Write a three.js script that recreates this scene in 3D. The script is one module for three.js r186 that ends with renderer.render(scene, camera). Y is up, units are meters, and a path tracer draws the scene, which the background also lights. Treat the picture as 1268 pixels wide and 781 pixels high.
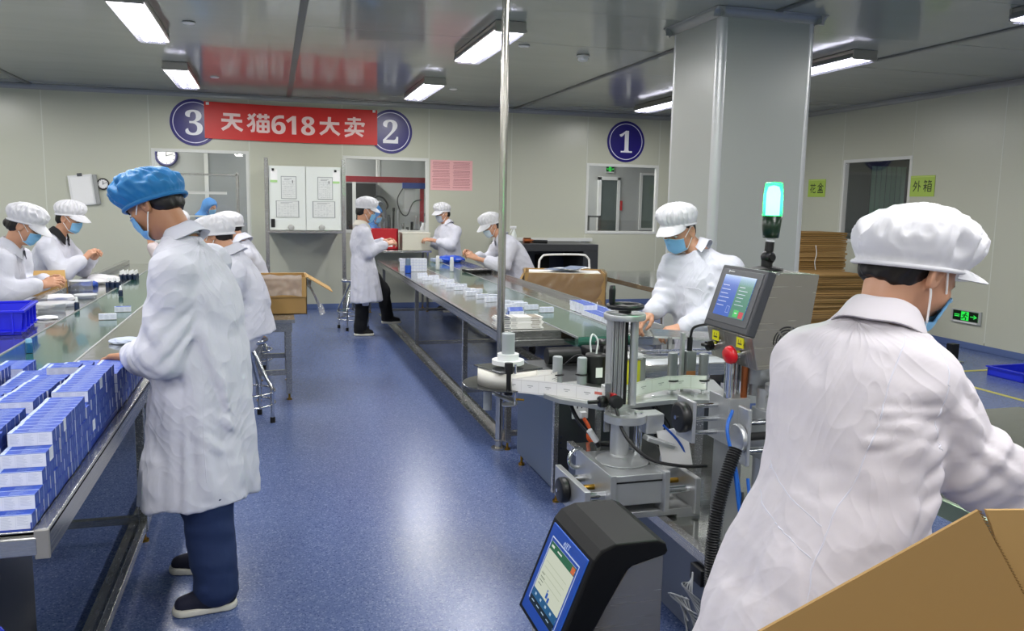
import * as THREE from 'three';
import { RoundedBoxGeometry } from 'three/addons/geometries/RoundedBoxGeometry.js';
import { mergeGeometries, mergeVertices } from 'three/addons/utils/BufferGeometryUtils.js';
import { ImprovedNoise } from 'three/addons/math/ImprovedNoise.js';
import { RectAreaLightUniformsLib } from 'three/addons/lights/RectAreaLightUniformsLib.js';

// ---------------------------------------------------------------- camera, exposure, light levels
const scene = new THREE.Scene();
scene.background = new THREE.Color(0x050505);
const camera = new THREE.PerspectiveCamera(41.786, 1268 / 781, 0.05, 60);
{
  const yaw = 0.282365, pitch = 0.135071, roll = 0.018083;            // looks right, down, tilted a degree
  const f = new THREE.Vector3(Math.sin(yaw) * Math.cos(pitch), -Math.sin(pitch), -Math.cos(yaw) * Math.cos(pitch));
  const r = new THREE.Vector3(Math.cos(yaw), 0, Math.sin(yaw)), u = new THREE.Vector3().crossVectors(r, f);
  const r2 = r.clone().multiplyScalar(Math.cos(roll)).addScaledVector(u, Math.sin(roll));
  const u2 = u.clone().multiplyScalar(Math.cos(roll)).addScaledVector(r, -Math.sin(roll));
  camera.quaternion.setFromRotationMatrix(new THREE.Matrix4().makeBasis(r2, u2, f.clone().negate()));
  camera.position.set(0, 1.57, 0);
}
const renderer = new THREE.WebGLRenderer({ antialias: true });
renderer.toneMapping = THREE.LinearToneMapping;
renderer.toneMappingExposure = 1.0;
renderer.shadowMap.enabled = true;
RectAreaLightUniformsLib.init();
const TUBE_LIGHT = 42, TUBE_GLOW = 8, TUBE_COLOR = new THREE.Color(1.0, 0.985, 0.95);   // ceiling fittings

// ---------------------------------------------------------------- helpers
const names = new Map();
function numbered(n) { const k = names.get(n) || 0; names.set(n, k + 1); return k ? n + '_' + String(k).padStart(3, '0') : n; }
const V = (x, y, z) => new THREE.Vector3(x, y, z);
const A3 = (v) => [v.x, v.y, v.z];
function rng(s) { return () => { s = (s + 0x6d2b79f5) | 0; let t = Math.imul(s ^ (s >>> 15), 1 | s); t = (t + Math.imul(t ^ (t >>> 7), 61 | t)) ^ t; return ((t ^ (t >>> 14)) >>> 0) / 4294967296; }; }
const PN = new ImprovedNoise(), noise = (x, y, z) => PN.noise(x + 31.7, y + 17.3, z + 53.1);
const clamp = (x, a, b) => (x < a ? a : x > b ? b : x), mix = (a, b, t) => a + (b - a) * t, sstep = (a, b, x) => { const t = clamp((x - a) / (b - a), 0, 1); return t * t * (3 - 2 * t); };
function shade(o) { o.castShadow = o.receiveShadow = true; return o; }
function tag(o, label, category, group, kind) {
  if (label) o.userData.label = label;
  if (category) o.userData.category = category;
  if (group) o.userData.group = group;
  if (kind) o.userData.kind = kind;
  return o;
}
function thing(name, label, category, p = [0, 0, 0], ry = 0, group) {
  const o = new THREE.Group(); o.name = numbered(name); o.position.set(...p); o.rotation.y = ry; scene.add(o);
  return tag(o, label, category, group);
}
function part(name, geo, m, parent, p, r) {
  const o = shade(new THREE.Mesh(Array.isArray(geo) ? (geo.length > 1 ? join(geo) : geo[0]) : geo, m)); o.name = name;
  if (p) o.position.set(...p); if (r) o.rotation.set(...r); parent.add(o); return o;
}
function single(name, geo, m, label, category, p, ry = 0, group) {
  const o = part(name, geo, m, scene, p, [0, ry, 0]); o.name = numbered(name); return tag(o, label, category, group);
}
function struct(name, geo, m, p, r) { const o = part(name, geo, m, scene, p, r); o.name = numbered(name); o.userData.kind = 'structure'; return o; }
function structGroup(name) { const o = new THREE.Group(); o.name = numbered(name); o.userData.kind = 'structure'; scene.add(o); return o; }
function copy(o, p, ry, label) {
  const c = o.clone(); c.name = numbered(o.name.replace(/_\d{3}$/, '')); c.userData = { ...o.userData };
  if (p) c.position.set(...p); if (ry !== undefined) c.rotation.y = ry; if (label) c.userData.label = label;
  scene.add(c); return c;
}
function join(list) {
  const gs = list.map((g) => { const n = g.index ? g.toNonIndexed() : g.clone(); for (const k of Object.keys(n.attributes)) if (!['position', 'normal', 'uv'].includes(k)) n.deleteAttribute(k); if (!n.attributes.uv) n.setAttribute('uv', new THREE.BufferAttribute(new Float32Array(n.attributes.position.count * 2), 2)); return n; });
  return mergeGeometries(gs);
}
const at = (g, x, y, z, rx = 0, ry = 0, rz = 0) => g.applyMatrix4(new THREE.Matrix4().compose(V(x, y, z), new THREE.Quaternion().setFromEuler(new THREE.Euler(rx, ry, rz)), V(1, 1, 1)));
function box(w, h, d, r = 0) { return r ? new RoundedBoxGeometry(w, h, d, 2, Math.min(r, w / 2.1, h / 2.1, d / 2.1)) : new THREE.BoxGeometry(w, h, d); }
const bx = (x0, x1, y0, y1, z0, z1, r = 0) => at(box(x1 - x0, y1 - y0, z1 - z0, r), (x0 + x1) / 2, (y0 + y1) / 2, (z0 + z1) / 2);
const cyl = (r, h, n = 20, r2 = r) => new THREE.CylinderGeometry(r2, r, h, n);
function rod(a, b, r, n = 12, r2 = r) {                             // cylinder between two points
  const d = V(b[0] - a[0], b[1] - a[1], b[2] - a[2]), l = d.length(), g = new THREE.CylinderGeometry(r2, r, l, n);
  return g.applyMatrix4(new THREE.Matrix4().compose(V((a[0] + b[0]) / 2, (a[1] + b[1]) / 2, (a[2] + b[2]) / 2), new THREE.Quaternion().setFromUnitVectors(V(0, 1, 0), d.normalize()), V(1, 1, 1)));
}
const pipe = (pts, r, n = 40, m = 8, closed = false) => new THREE.TubeGeometry(new THREE.CatmullRomCurve3(pts.map((p) => V(...p)), closed, 'catmullrom', 0.5), n, r, m, closed);
const lathe = (pts, n = 28) => new THREE.LatheGeometry(pts.map((p) => new THREE.Vector2(p[0], p[1])), n);
function extrude(pts, d, bevel = 0) {
  const s = new THREE.Shape(pts.map((p) => new THREE.Vector2(p[0], p[1])));
  return new THREE.ExtrudeGeometry(s, { depth: d, bevelEnabled: bevel > 0, bevelSize: bevel, bevelThickness: bevel, bevelSegments: 2, curveSegments: 16 });
}
function uvScale(g, sx, sy = sx) { const u = g.attributes.uv; for (let i = 0; i < u.count; i++) u.setXY(i, u.getX(i) * sx, u.getY(i) * sy); return g; }
function metricUV(g) {                                              // uv in metres, by the main direction of each face
  const p = g.attributes.position, n = g.attributes.normal, u = new Float32Array(p.count * 2);
  for (let i = 0; i < p.count; i++) {
    const a = Math.abs(n.getX(i)), b = Math.abs(n.getY(i)), c = Math.abs(n.getZ(i));
    if (b >= a && b >= c) { u[2 * i] = p.getX(i); u[2 * i + 1] = p.getZ(i); } else if (a >= c) { u[2 * i] = p.getZ(i); u[2 * i + 1] = p.getY(i); } else { u[2 * i] = p.getX(i); u[2 * i + 1] = p.getY(i); }
  }
  g.setAttribute('uv', new THREE.BufferAttribute(u, 2)); return g;
}
// textures
function canvasTex(w, h, draw, rep) {
  const c = document.createElement('canvas'); c.width = w; c.height = h; draw(c.getContext('2d'), w, h);
  const t = new THREE.CanvasTexture(c); t.colorSpace = THREE.SRGBColorSpace; t.anisotropy = 8;
  if (rep) { t.wrapS = t.wrapT = THREE.RepeatWrapping; t.repeat.set(rep[0], rep[1]); }
  return t;
}
function grayTex(n, f, rep, h = n) {                                // a height or roughness field, f(u, v) in 0..1
  const d = new Uint8Array(n * h * 4);
  for (let y = 0; y < h; y++) for (let x = 0; x < n; x++) { const v = clamp(f(x / n, y / h), 0, 1) * 255, i = (y * n + x) * 4; d[i] = d[i + 1] = d[i + 2] = v; d[i + 3] = 255; }
  const t = new THREE.DataTexture(d, n, h); t.magFilter = THREE.LinearFilter; t.minFilter = THREE.LinearMipmapLinearFilter; t.generateMipmaps = true; t.wrapS = t.wrapT = THREE.RepeatWrapping; t.repeat.set(rep[0], rep[1]); t.needsUpdate = true; return t;
}
const tnoise = (u, v, f, s = 0) => {                                // tiling noise in -1..1
  const a = u * Math.PI * 2, b = v * Math.PI * 2, r = f / (Math.PI * 2);
  return noise(Math.cos(a) * r + s, Math.sin(a) * r + Math.cos(b) * r * 1.7, Math.sin(b) * r - s);
};
const mat = (color, roughness = 0.5, metalness = 0, o = {}) => new THREE.MeshPhysicalMaterial({ color, roughness, metalness, ...o });
const printMat = (t, roughness = 0.6, o = {}) => new THREE.MeshPhysicalMaterial({ map: t, roughness, ...o });

const R0 = rng(7);
const brushTex = grayTex(256, (u, v) => 0.5 + 0.35 * noise(u * 3, v * 160, 2) + 0.2 * noise(u * 9, v * 60, 5), [1.5, 1.5]);
const crumpleTex = grayTex(512, (u, v) => {
  const a = 1 - Math.abs(tnoise(u, v, 6, 3)) * 2, b = 1 - Math.abs(tnoise(u + 0.3, v, 13, 9)) * 2, c = tnoise(u, v, 34, 5);
  return 0.45 + 0.3 * a * a * Math.sign(a) + 0.17 * b * Math.abs(b) + 0.05 * c;
}, [1.6, 1.6]);
const steelRough = { roughnessMap: brushTex, bumpMap: brushTex, bumpScale: 0.00008 };
const M = {
  steel: mat(0xaeaeac, 0.42, 0.8, steelRough), steelTop: mat(0xb4b6b0, 0.24, 0.9, { roughnessMap: brushTex }), chrome: mat(0xd6d8da, 0.12, 1), alu: mat(0xc4c6c6, 0.38, 0.75), aluDark: mat(0x9b9ea0, 0.4, 0.8),
  darkSteel: mat(0x5c5e60, 0.45, 0.9), black: mat(0x0b0c0e, 0.42), blackMatte: mat(0x17181a, 0.75), rubber: mat(0x0c0c0d, 0.8), white: mat(0xe9eaea, 0.45), whitePlastic: mat(0xe4e5e3, 0.35), paper: mat(0xf0f0ee, 0.8),
  frame: mat(0xd6d8d2, 0.35), graphite: mat(0x35373b, 0.45), red: mat(0xc4141c, 0.35), orange: mat(0xd4551f, 0.5), blue: mat(0x1a55b8, 0.45), yellow: mat(0xe6dc1e, 0.5), brass: mat(0xb08a3a, 0.35, 1), copper: mat(0xb0673f, 0.35, 1),
  glass: mat(0xffffff, 0.02, 0, { transmission: 1, thickness: 0, ior: 1.5 }), cardboard: mat(0xa5834f, 0.85, 0, { bumpMap: grayTex(128, (u, v) => 0.5 + 0.3 * noise(u * 40, v * 6, 1) + 0.2 * noise(u * 4, v * 60, 4), [2, 2]), bumpScale: 0.0004 }), cardEdge: mat(0x8a6a3c, 0.9), cardInside: mat(0xb9955c, 0.85),
  clear: mat(0xf6f8fa, 0.08, 0, { transmission: 0.92, thickness: 0, ior: 1.45 }), film: mat(0xeef0f2, 0.16, 0, { transmission: 0.72, thickness: 0, bumpMap: crumpleTex, bumpScale: 0.01, clearcoat: 0.6, clearcoatRoughness: 0.1 }),
};
function lines(g, x, y, w, n, dy, th, color, r) { g.fillStyle = color; for (let i = 0; i < n; i++) g.fillRect(x, y + i * dy, w * (0.6 + 0.4 * r()), th); }
// brush-stroke lettering: every character is a list of strokes on a 100 x 100 square
const GLYPH = {
  天: [[14, 20, 86, 20], [6, 48, 94, 48], [50, 20, 48, 52, 34, 76, 8, 94], [52, 52, 68, 78, 94, 94]],
  猫: [[38, 8, 26, 24, 6, 36], [10, 12, 28, 34, 32, 62, 28, 90, 18, 92], [30, 42, 20, 58, 4, 70], [44, 20, 98, 20], [58, 6, 58, 33], [82, 6, 82, 33], [48, 42, 48, 94], [48, 42, 92, 42, 92, 94], [48, 67, 92, 67], [48, 92, 92, 92], [70, 42, 70, 92]],
  大: [[6, 38, 94, 38], [50, 6, 48, 48, 34, 74, 8, 94], [52, 42, 68, 74, 94, 94]],
  卖: [[20, 14, 80, 14], [50, 2, 50, 32], [8, 34, 92, 34, 86, 48], [32, 44, 42, 52], [24, 56, 34, 64], [6, 70, 94, 70], [56, 40, 54, 68, 38, 86, 8, 98], [58, 76, 88, 96]],
  外: [[30, 6, 22, 34, 6, 56], [26, 26, 50, 26, 42, 58, 10, 94], [22, 46, 36, 58], [70, 4, 70, 96], [70, 40, 92, 58]],
  箱: [[22, 2, 8, 24], [18, 14, 44, 14], [28, 14, 34, 26], [66, 2, 54, 24], [62, 14, 94, 14], [74, 14, 80, 26], [4, 46, 44, 46], [25, 30, 25, 98], [25, 50, 6, 78], [27, 54, 42, 70], [54, 36, 54, 96], [54, 36, 92, 36, 92, 96], [54, 55, 92, 55], [54, 74, 92, 74], [54, 93, 92, 93]],
  花: [[6, 22, 94, 22], [32, 6, 32, 36], [68, 6, 68, 36], [36, 38, 8, 70], [24, 54, 24, 98], [88, 46, 52, 66], [54, 38, 54, 88, 60, 94, 92, 94, 92, 78]],
  盒: [[50, 2, 32, 22, 4, 36], [50, 2, 68, 22, 96, 36], [32, 32, 68, 32], [30, 42, 30, 62], [30, 42, 70, 42, 70, 62], [30, 60, 70, 60], [16, 70, 16, 94], [16, 70, 84, 70, 84, 94], [38, 70, 38, 94], [62, 70, 62, 94], [4, 95, 96, 95]],
};
function glyph(g, ch, x, y, s, w, color) {
  g.strokeStyle = color; g.lineWidth = w; g.lineJoin = 'round'; g.lineCap = 'butt';
  for (const st of GLYPH[ch]) { g.beginPath(); for (let i = 0; i < st.length; i += 2) { const px = x + st[i] * s / 100, py = y + st[i + 1] * s / 100; if (i) g.lineTo(px, py); else g.moveTo(px, py); } g.stroke(); }
}

// ================================================================ THE SETTING
const ZB = -12.2, XR = 7.68, XL = -5.2, ZF = 4.2, HC = 2.97;
const wavyTex = grayTex(256, (u, v) => 0.5 + 0.4 * tnoise(u, v, 2.2, 1) + 0.08 * tnoise(u, v, 7, 4), [0.28, 0.5]);
const mWall = mat(0xbfc1b0, 0.3, 0, { bumpMap: wavyTex, bumpScale: 0.006 }), mSeam = mat(0xcfd2c6, 0.5), mCeil = mat(0xa0a29a, 0.13, 0, { bumpMap: wavyTex, bumpScale: 0.008, ior: 1.45 }), mCove = mat(0x9a9c9b, 0.35, 0.4), mJoint = mat(0x6d6f6e, 0.5, 0.4), mColumn = mat(0xa3a6a0, 0.32, 0, { bumpMap: wavyTex, bumpScale: 0.004 });
const floorTex = (() => {
  const n = 1024, d = new Uint8Array(n * n * 4), r = rng(11), f = new Float32Array(n * n);
  for (let i = 0; i < 52000; i++) {                                 // chips of pale and dark vinyl
    const x = r() * n | 0, y = r() * n | 0, w = 2 + r() * 4 | 0, h = 2 + r() * 4 | 0, v = (r() - 0.46) * 1.1;
    for (let b = 0; b < h; b++) for (let a = 0; a < w; a++) f[((y + b) % n) * n + (x + a) % n] = v;
  }
  for (let i = 0; i < n * n; i++) { const v = f[i], b = i * 4; d[b] = clamp(87 + v * 66, 0, 255); d[b + 1] = clamp(103 + v * 62, 0, 255); d[b + 2] = clamp(147 + v * 50, 0, 255); d[b + 3] = 255; }
  const t = new THREE.DataTexture(d, n, n); t.colorSpace = THREE.SRGBColorSpace; t.magFilter = THREE.LinearFilter; t.minFilter = THREE.LinearMipmapLinearFilter; t.generateMipmaps = true; t.anisotropy = 8; t.wrapS = t.wrapT = THREE.RepeatWrapping; t.repeat.set(1 / 1.6, 1 / 1.6); t.needsUpdate = true; return t;
})();
const mFloor = mat(0xffffff, 0.27, 0, { map: floorTex });
struct('floor', metricUV(bx(XL - 0.1, XR + 4, -0.1, 0, -16.4, ZF + 0.1)), mFloor);

// walls: each made of upright sandwich panels with a sealed joint between neighbours
function panelWall(name, along, lo, hi, joints, openings, place) {
  const w = structGroup(name), ends = [lo, ...joints.filter((j) => j > lo + 0.05 && j < hi - 0.05), hi];
  part('backing', place(lo, hi, 0, HC, 0.05, 0.06), mSeam, w).visible = true;
  w.remove(w.children[0]);
  const put = (a, b, y0, y1) => part('panel', metricUV(place(a + 0.004, b - 0.004, y0, y1, 0, 0.05)), mWall, w);
  for (let i = 0; i + 1 < ends.length; i++) {
    const a = ends[i], b = ends[i + 1], op = openings.find((o) => Math.abs((o[0] + o[1]) / 2 - (a + b) / 2) < 0.2);
    if (op) { put(a, b, 0, op[2]); put(a, b, op[3], HC); for (const [s, t] of [[a, op[0]], [op[1], b]]) if (t - s > 0.02) put(s, t, op[2], op[3]); } else put(a, b, 0, HC);
    if (i) part('joint_seal', place(a - 0.006, a + 0.006, 0.1, HC, -0.0015, 0.04), mSeam, w);
  }
  return w;
}
const backJoints = [-4.1, -2.845, -1.567, -0.29, 0.975, 2.225, 3.485, 4.705, 5.93, 7.15];
const WIN = [[-1.54, -0.31, 0.96, 2.205], [0.99, 2.212, 1.115, 2.188], [4.712, 5.92, 1.13, 2.195]];
panelWall('wall_back', 'x', XL, XR, backJoints, WIN, (a, b, y0, y1, d0, d1) => bx(a, b, y0, y1, ZB - d1, ZB - d0));
const WR = [-9.97, -8.69, 1.13, 2.235];
panelWall('wall_right', 'z', ZB, ZF, [-11.32, -10.01, -8.68, -7.352, -6.03, -4.7, -3.38, -2.05, -0.7, 0.6, 1.9, 3.2], [WR], (a, b, y0, y1, d0, d1) => bx(XR + d0, XR + d1, y0, y1, a, b));
panelWall('wall_left', 'z', ZB, ZF, [-10.9, -9.6, -8.3, -7, -5.7, -4.4, -3.1, -1.8, -0.5, 0.8, 2.1, 3.4], [], (a, b, y0, y1, d0, d1) => bx(XL - d1, XL - d0, y0, y1, a, b));
panelWall('wall_front', 'x', XL, XR, [-3.9, -2.6, -1.3, 0, 1.3, 2.6, 3.9, 5.2, 6.5], [], (a, b, y0, y1, d0, d1) => bx(a, b, y0, y1, ZF + d0, ZF + d1));

// ceiling of long metal panels, each a little out of true, with cover strips along the room
{
  const c = structGroup('ceiling'), r = rng(5), xs = [XL, -2.95, 0.25, 3.52, 5.5, XR], zs = [];
  for (let z = ZB; z < ZF - 0.3; z += 1.25) zs.push(z); zs.push(ZF);
  part('backing', bx(XL - 0.06, XR + 0.06, HC + 0.055, HC + 0.08, ZB - 0.06, ZF + 0.06), mJoint, c);
  for (let i = 0; i + 1 < xs.length; i++) for (let k = 0; k + 1 < zs.length; k++) {
    const w = xs[i + 1] - xs[i] - 0.012, d = zs[k + 1] - zs[k] - 0.007;
    part('panel', metricUV(box(w, 0.05, d)), mCeil, c, [(xs[i] + xs[i + 1]) / 2, HC + 0.027 + r() * 0.002, (zs[k] + zs[k + 1]) / 2], [(r() - 0.5) * 0.006, 0, (r() - 0.5) * 0.0025]);
  }
  for (const x of xs.slice(1, -1)) part('cover_strip', bx(x - 0.028, x + 0.028, HC - 0.006, HC + 0.004, ZB, ZF), mJoint, c);
}
// coved trims where wall meets ceiling, blue skirting at the floor
const cove = (l) => { const p = [[0, 0], [0, -0.06]]; for (let i = 0; i <= 8; i++) { const a = i / 8 * Math.PI / 2; p.push([0.06 - 0.05 * Math.cos(a) - 0.004, -0.06 + 0.054 * Math.sin(a)]); } p.push([0.06, 0]); return extrude(p, l); };
struct('trim_1', at(cove(XR - XL), XR, HC, ZB, 0, -Math.PI / 2, 0), mCove);
struct('trim_2', at(cove(ZF - ZB), XR, HC, ZF, 0, Math.PI, 0), mCove);
struct('trim_3', at(cove(ZF - ZB), XL, HC, ZB), mCove);
const mSkirt = mat(0x586a96, 0.45);
struct('baseboard_back', bx(XL, XR, 0, 0.075, ZB, ZB + 0.014, 0.005), mSkirt);
struct('baseboard_right', bx(XR - 0.014, XR, 0, 0.075, ZB, ZF, 0.005), mSkirt);
struct('baseboard_left', bx(XL, XL + 0.014, 0, 0.075, ZB, ZF, 0.005), mSkirt);

// square column clad in panels, rounded aluminium corners, cove at its head
{
  const x0 = 3.09, x1 = 3.88, z0 = -6.2, z1 = -5.46, c = structGroup('column'), r = 0.045, mTrim = mat(0xc4c6c6, 0.3, 0.35);
  part('panel', metricUV(bx(x0 + r, x1 - r, 0, HC, z1 - 0.02, z1)), mColumn, c); part('panel', metricUV(bx(x0 + r, x1 - r, 0, HC, z0, z0 + 0.02)), mColumn, c);
  part('panel', metricUV(bx(x0, x0 + 0.02, 0, HC, z0 + r, z1 - r)), mColumn, c); part('panel', metricUV(bx(x1 - 0.02, x1, 0, HC, z0 + r, z1 - r)), mColumn, c);
  for (const [x, z] of [[x0 + r, z1 - r], [x1 - r, z1 - r], [x0 + r, z0 + r], [x1 - r, z0 + r]]) part('corner_trim', at(cyl(r + 0.002, HC, 24), x, HC / 2, z), mTrim, c);
  const h = 0.05, ring = [[x0, z0, x1 - x0, 'n'], [x0, z1, x1 - x0, 's'], [x0, z0, z1 - z0, 'w'], [x1, z0, z1 - z0, 'e']];
  part('cove', [at(cove(x1 - x0 + 0.12), x1 + 0.06, HC, z1, 0, -Math.PI / 2, 0), at(cove(x1 - x0 + 0.12), x0 - 0.06, HC, z0, 0, Math.PI / 2, 0), at(cove(z1 - z0 + 0.12), x0, HC, z1 + 0.06, 0, Math.PI, 0), at(cove(z1 - z0 + 0.12), x1, HC, z0 - 0.06)], mCove, c);
  part('skirting', bx(x0 - 0.008, x1 + 0.008, 0, 0.075, z0 - 0.008, z1 + 0.008), mSkirt, c);
}
// windows: frame and pane
function windowIn(n, o, turn) {
  const w = structGroup('window_' + n), t = 0.03, [a, b, y0, y1] = o;
  const P = turn ? (u0, u1, v0, v1, d0, d1) => bx(XR - d1, XR - d0, v0, v1, u0, u1, 0.003) : (u0, u1, v0, v1, d0, d1) => bx(u0, u1, v0, v1, ZB + d0, ZB + d1, 0.003);
  part('window_frame', [P(a - 0.012, a + t, y0 - 0.012, y1 + 0.012, -0.06, 0.008), P(b - t, b + 0.012, y0 - 0.012, y1 + 0.012, -0.06, 0.008), P(a + t, b - t, y1 - t, y1 + 0.012, -0.06, 0.008), P(a + t, b - t, y0 - 0.012, y0 + t, -0.06, 0.008)], M.frame, w);
  part('pane', P(a + t, b - t, y0 + t, y1 - t, -0.026, -0.02), M.glass, w);
}
WIN.forEach((o, i) => windowIn(i + 1, o)); windowIn(4, WR, true);

// the rooms seen through the windows
{
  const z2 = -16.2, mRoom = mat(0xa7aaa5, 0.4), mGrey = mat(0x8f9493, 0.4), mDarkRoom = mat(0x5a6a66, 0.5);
  struct('wall_back_room', bx(XL, 9.2, 0, HC, z2 - 0.06, z2), mRoom);
  struct('ceiling_back_room', bx(XL, XR + 4, HC, HC + 0.06, z2, ZB - 0.06), mCeil);
  struct('wall_back_room_left', bx(XL - 0.06, XL, 0, HC, z2, ZB), mRoom);
  struct('wall_back_room_right', bx(9.2, 9.26, 0, HC, z2, ZB - 0.06), mRoom);
  struct('partition', bx(3.55, 3.63, 0, HC, z2, ZB - 0.06), mRoom);
  const p2 = structGroup('partition'); part('panel', bx(-0.98, 0.45, 0, HC, -14.4, -14.34), mGrey, p2); part('post', bx(-1.04, -0.98, 0, HC, -14.42, -14.32), M.frame, p2); part('panel', bx(-3, -1.04, 0, HC, -14.4, -14.34), mRoom, p2);
  const x2 = XR + 3.4;
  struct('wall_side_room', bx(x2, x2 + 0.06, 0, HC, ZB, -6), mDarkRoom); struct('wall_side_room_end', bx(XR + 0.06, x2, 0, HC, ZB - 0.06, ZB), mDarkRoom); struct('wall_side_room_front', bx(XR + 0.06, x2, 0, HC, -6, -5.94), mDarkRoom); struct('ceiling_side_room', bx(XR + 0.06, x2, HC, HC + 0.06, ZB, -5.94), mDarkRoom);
  // door and small window in the corridor behind window 3
  const d = structGroup('door_1'); part('door_frame', [bx(6.5, 6.57, 0, 2.14, z2, z2 + 0.05), bx(6.93, 6.99, 0, 2.14, z2, z2 + 0.05), bx(6.5, 6.99, 2.08, 2.15, z2, z2 + 0.05)], M.frame, d); part('door_leaf', bx(6.57, 6.93, 0.01, 2.08, z2, z2 + 0.02), mat(0x4f5a58, 0.3), d); part('handle', bx(7.0, 7.05, 1.46, 1.66, z2, z2 + 0.04), M.red, d);
  const w = structGroup('window_5'); part('window_frame', [bx(7.45, 7.5, 1.05, 2.25, z2, z2 + 0.04), bx(7.5, 8.4, 2.2, 2.25, z2, z2 + 0.04), bx(7.5, 8.4, 1.05, 1.1, z2, z2 + 0.04)], M.frame, w); part('pane', bx(7.5, 8.4, 1.1, 2.2, z2, z2 + 0.012), mat(0x6d7c76, 0.15), w);
}
// floor tape
const mTape = mat(0xb9b45a, 0.5);
single('floor_tape', bx(6.02, 7.66, 0.0005, 0.0022, -6.51, -6.455), mTape, 'yellow floor tape line running sideways to the right wall', 'tape');
single('floor_tape', bx(6.015, 6.07, 0.0005, 0.0022, -6.455, -4.6), mTape, 'yellow floor tape line running towards the camera at right', 'tape');

// ---------------------------------------------------------------- ceiling fittings
{
  const mGlow = new THREE.MeshStandardMaterial({ color: 0xffffff, emissive: new THREE.Color(0.93, 0.93, 1), emissiveIntensity: TUBE_GLOW }), mTray = mat(0xb4b2ae, 0.3, 0.9), mCoverGlow = mat(0xf4f4ff, 0.25, 0, { transmission: 0.8, thickness: 0 });
  const L = 1.5, W = 0.21;
  function fitting(x, y, z, label, group, gain = 1) {
    const t = thing('ceiling_light', label, 'light', [x, y, z], 0, group);
    part('tray', [bx(-W / 2 - 0.01, W / 2 + 0.01, -0.03, 0, -L / 2, L / 2, 0.004), at(box(0.012, 0.06, L), -W / 2 - 0.012, -0.045, 0, 0, 0, -0.5), at(box(0.012, 0.06, L), W / 2 + 0.012, -0.045, 0, 0, 0, 0.5)], mTray, t);
    for (const s of [-1, 1]) part('end_plate', bx(-W / 2 - 0.02, W / 2 + 0.02, -0.085, 0, s * L / 2 - 0.008, s * L / 2 + 0.008, 0.003), mTray, t);
    for (const s of [-0.055, 0.055]) part('tube', at(cyl(0.03, L - 0.06, 14), s, -0.062, 0, Math.PI / 2), mGlow, t);
    part('cover', bx(-W / 2, W / 2, -0.1, -0.094, -L / 2 + 0.01, L / 2 - 0.01, 0.002), mCoverGlow, t);
    const l = new THREE.RectAreaLight(TUBE_COLOR, TUBE_LIGHT * gain, W, L - 0.04); l.name = 'lamp'; l.position.set(0, -0.106, 0); l.rotation.x = -Math.PI / 2; t.add(l);
    return t;
  }
  const say = { '-0.95,-10.3': 'far left twin-tube ceiling light over the left packing table', '-0.95,-7.17': 'near left twin-tube ceiling light at the top of the picture', '1.81,-10.3': 'small far twin-tube ceiling light above the number two sign', '1.81,-7.17': 'bright twin-tube ceiling light crossed by the steel pole', '5.08,-7.17': 'twin-tube ceiling light just right of the column', '5.08,-10.3': 'farthest twin-tube ceiling light, half hidden behind the column' };
  for (const x of [-3.72, -0.95, 1.81, 5.08]) for (const z of [-10.3, -7.17, -4.04, -0.9, 2.2]) fitting(x, HC, z, say[x + ',' + z] || (x === 5.08 && z === -4.04 ? 'twin-tube ceiling light cut off by the right picture edge' : 'twin-tube ceiling light out of the picture'), 'ceiling lights');
  for (const x of [-2.2, 0.6, 5.4]) for (const z of [-13.4, -15.3]) fitting(x, HC, z, 'twin-tube ceiling light in the room behind the windows', 'back room lights', 1.2);
  fitting(9.3, HC, -8.4, 'twin-tube ceiling light in the dark room behind the right wall', 'side room lights', 0.3);
  // smoke detector and downlight discs
  const sd = thing('smoke_detector', 'round white smoke detector on the ceiling left of the column', 'detector', [2.86, HC, -7.6]);
  part('base', lathe([[0, 0], [0.062, 0], [0.062, -0.016], [0.055, -0.02]]), M.whitePlastic, sd); part('head', lathe([[0.05, -0.02], [0.05, -0.045], [0.034, -0.056], [0, -0.058]]), M.whitePlastic, sd);
  const disc = lathe([[0, 0], [0.05, 0], [0.052, -0.006], [0.042, -0.012], [0, -0.012]]);
  for (const [x, z, s] of [[-0.62, -7.4, 'small round ceiling disc beside the near left light'], [-0.62, -10.55, 'small round ceiling disc beside the far left light'], [2.2, -7.35, 'small round ceiling disc right of the steel pole'], [2.2, -10.4, 'small round ceiling disc right of the far middle light']]) single('ceiling_disc', disc, M.whitePlastic, s, 'ceiling disc', [x, HC + 0.002, z]);
}

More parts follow.
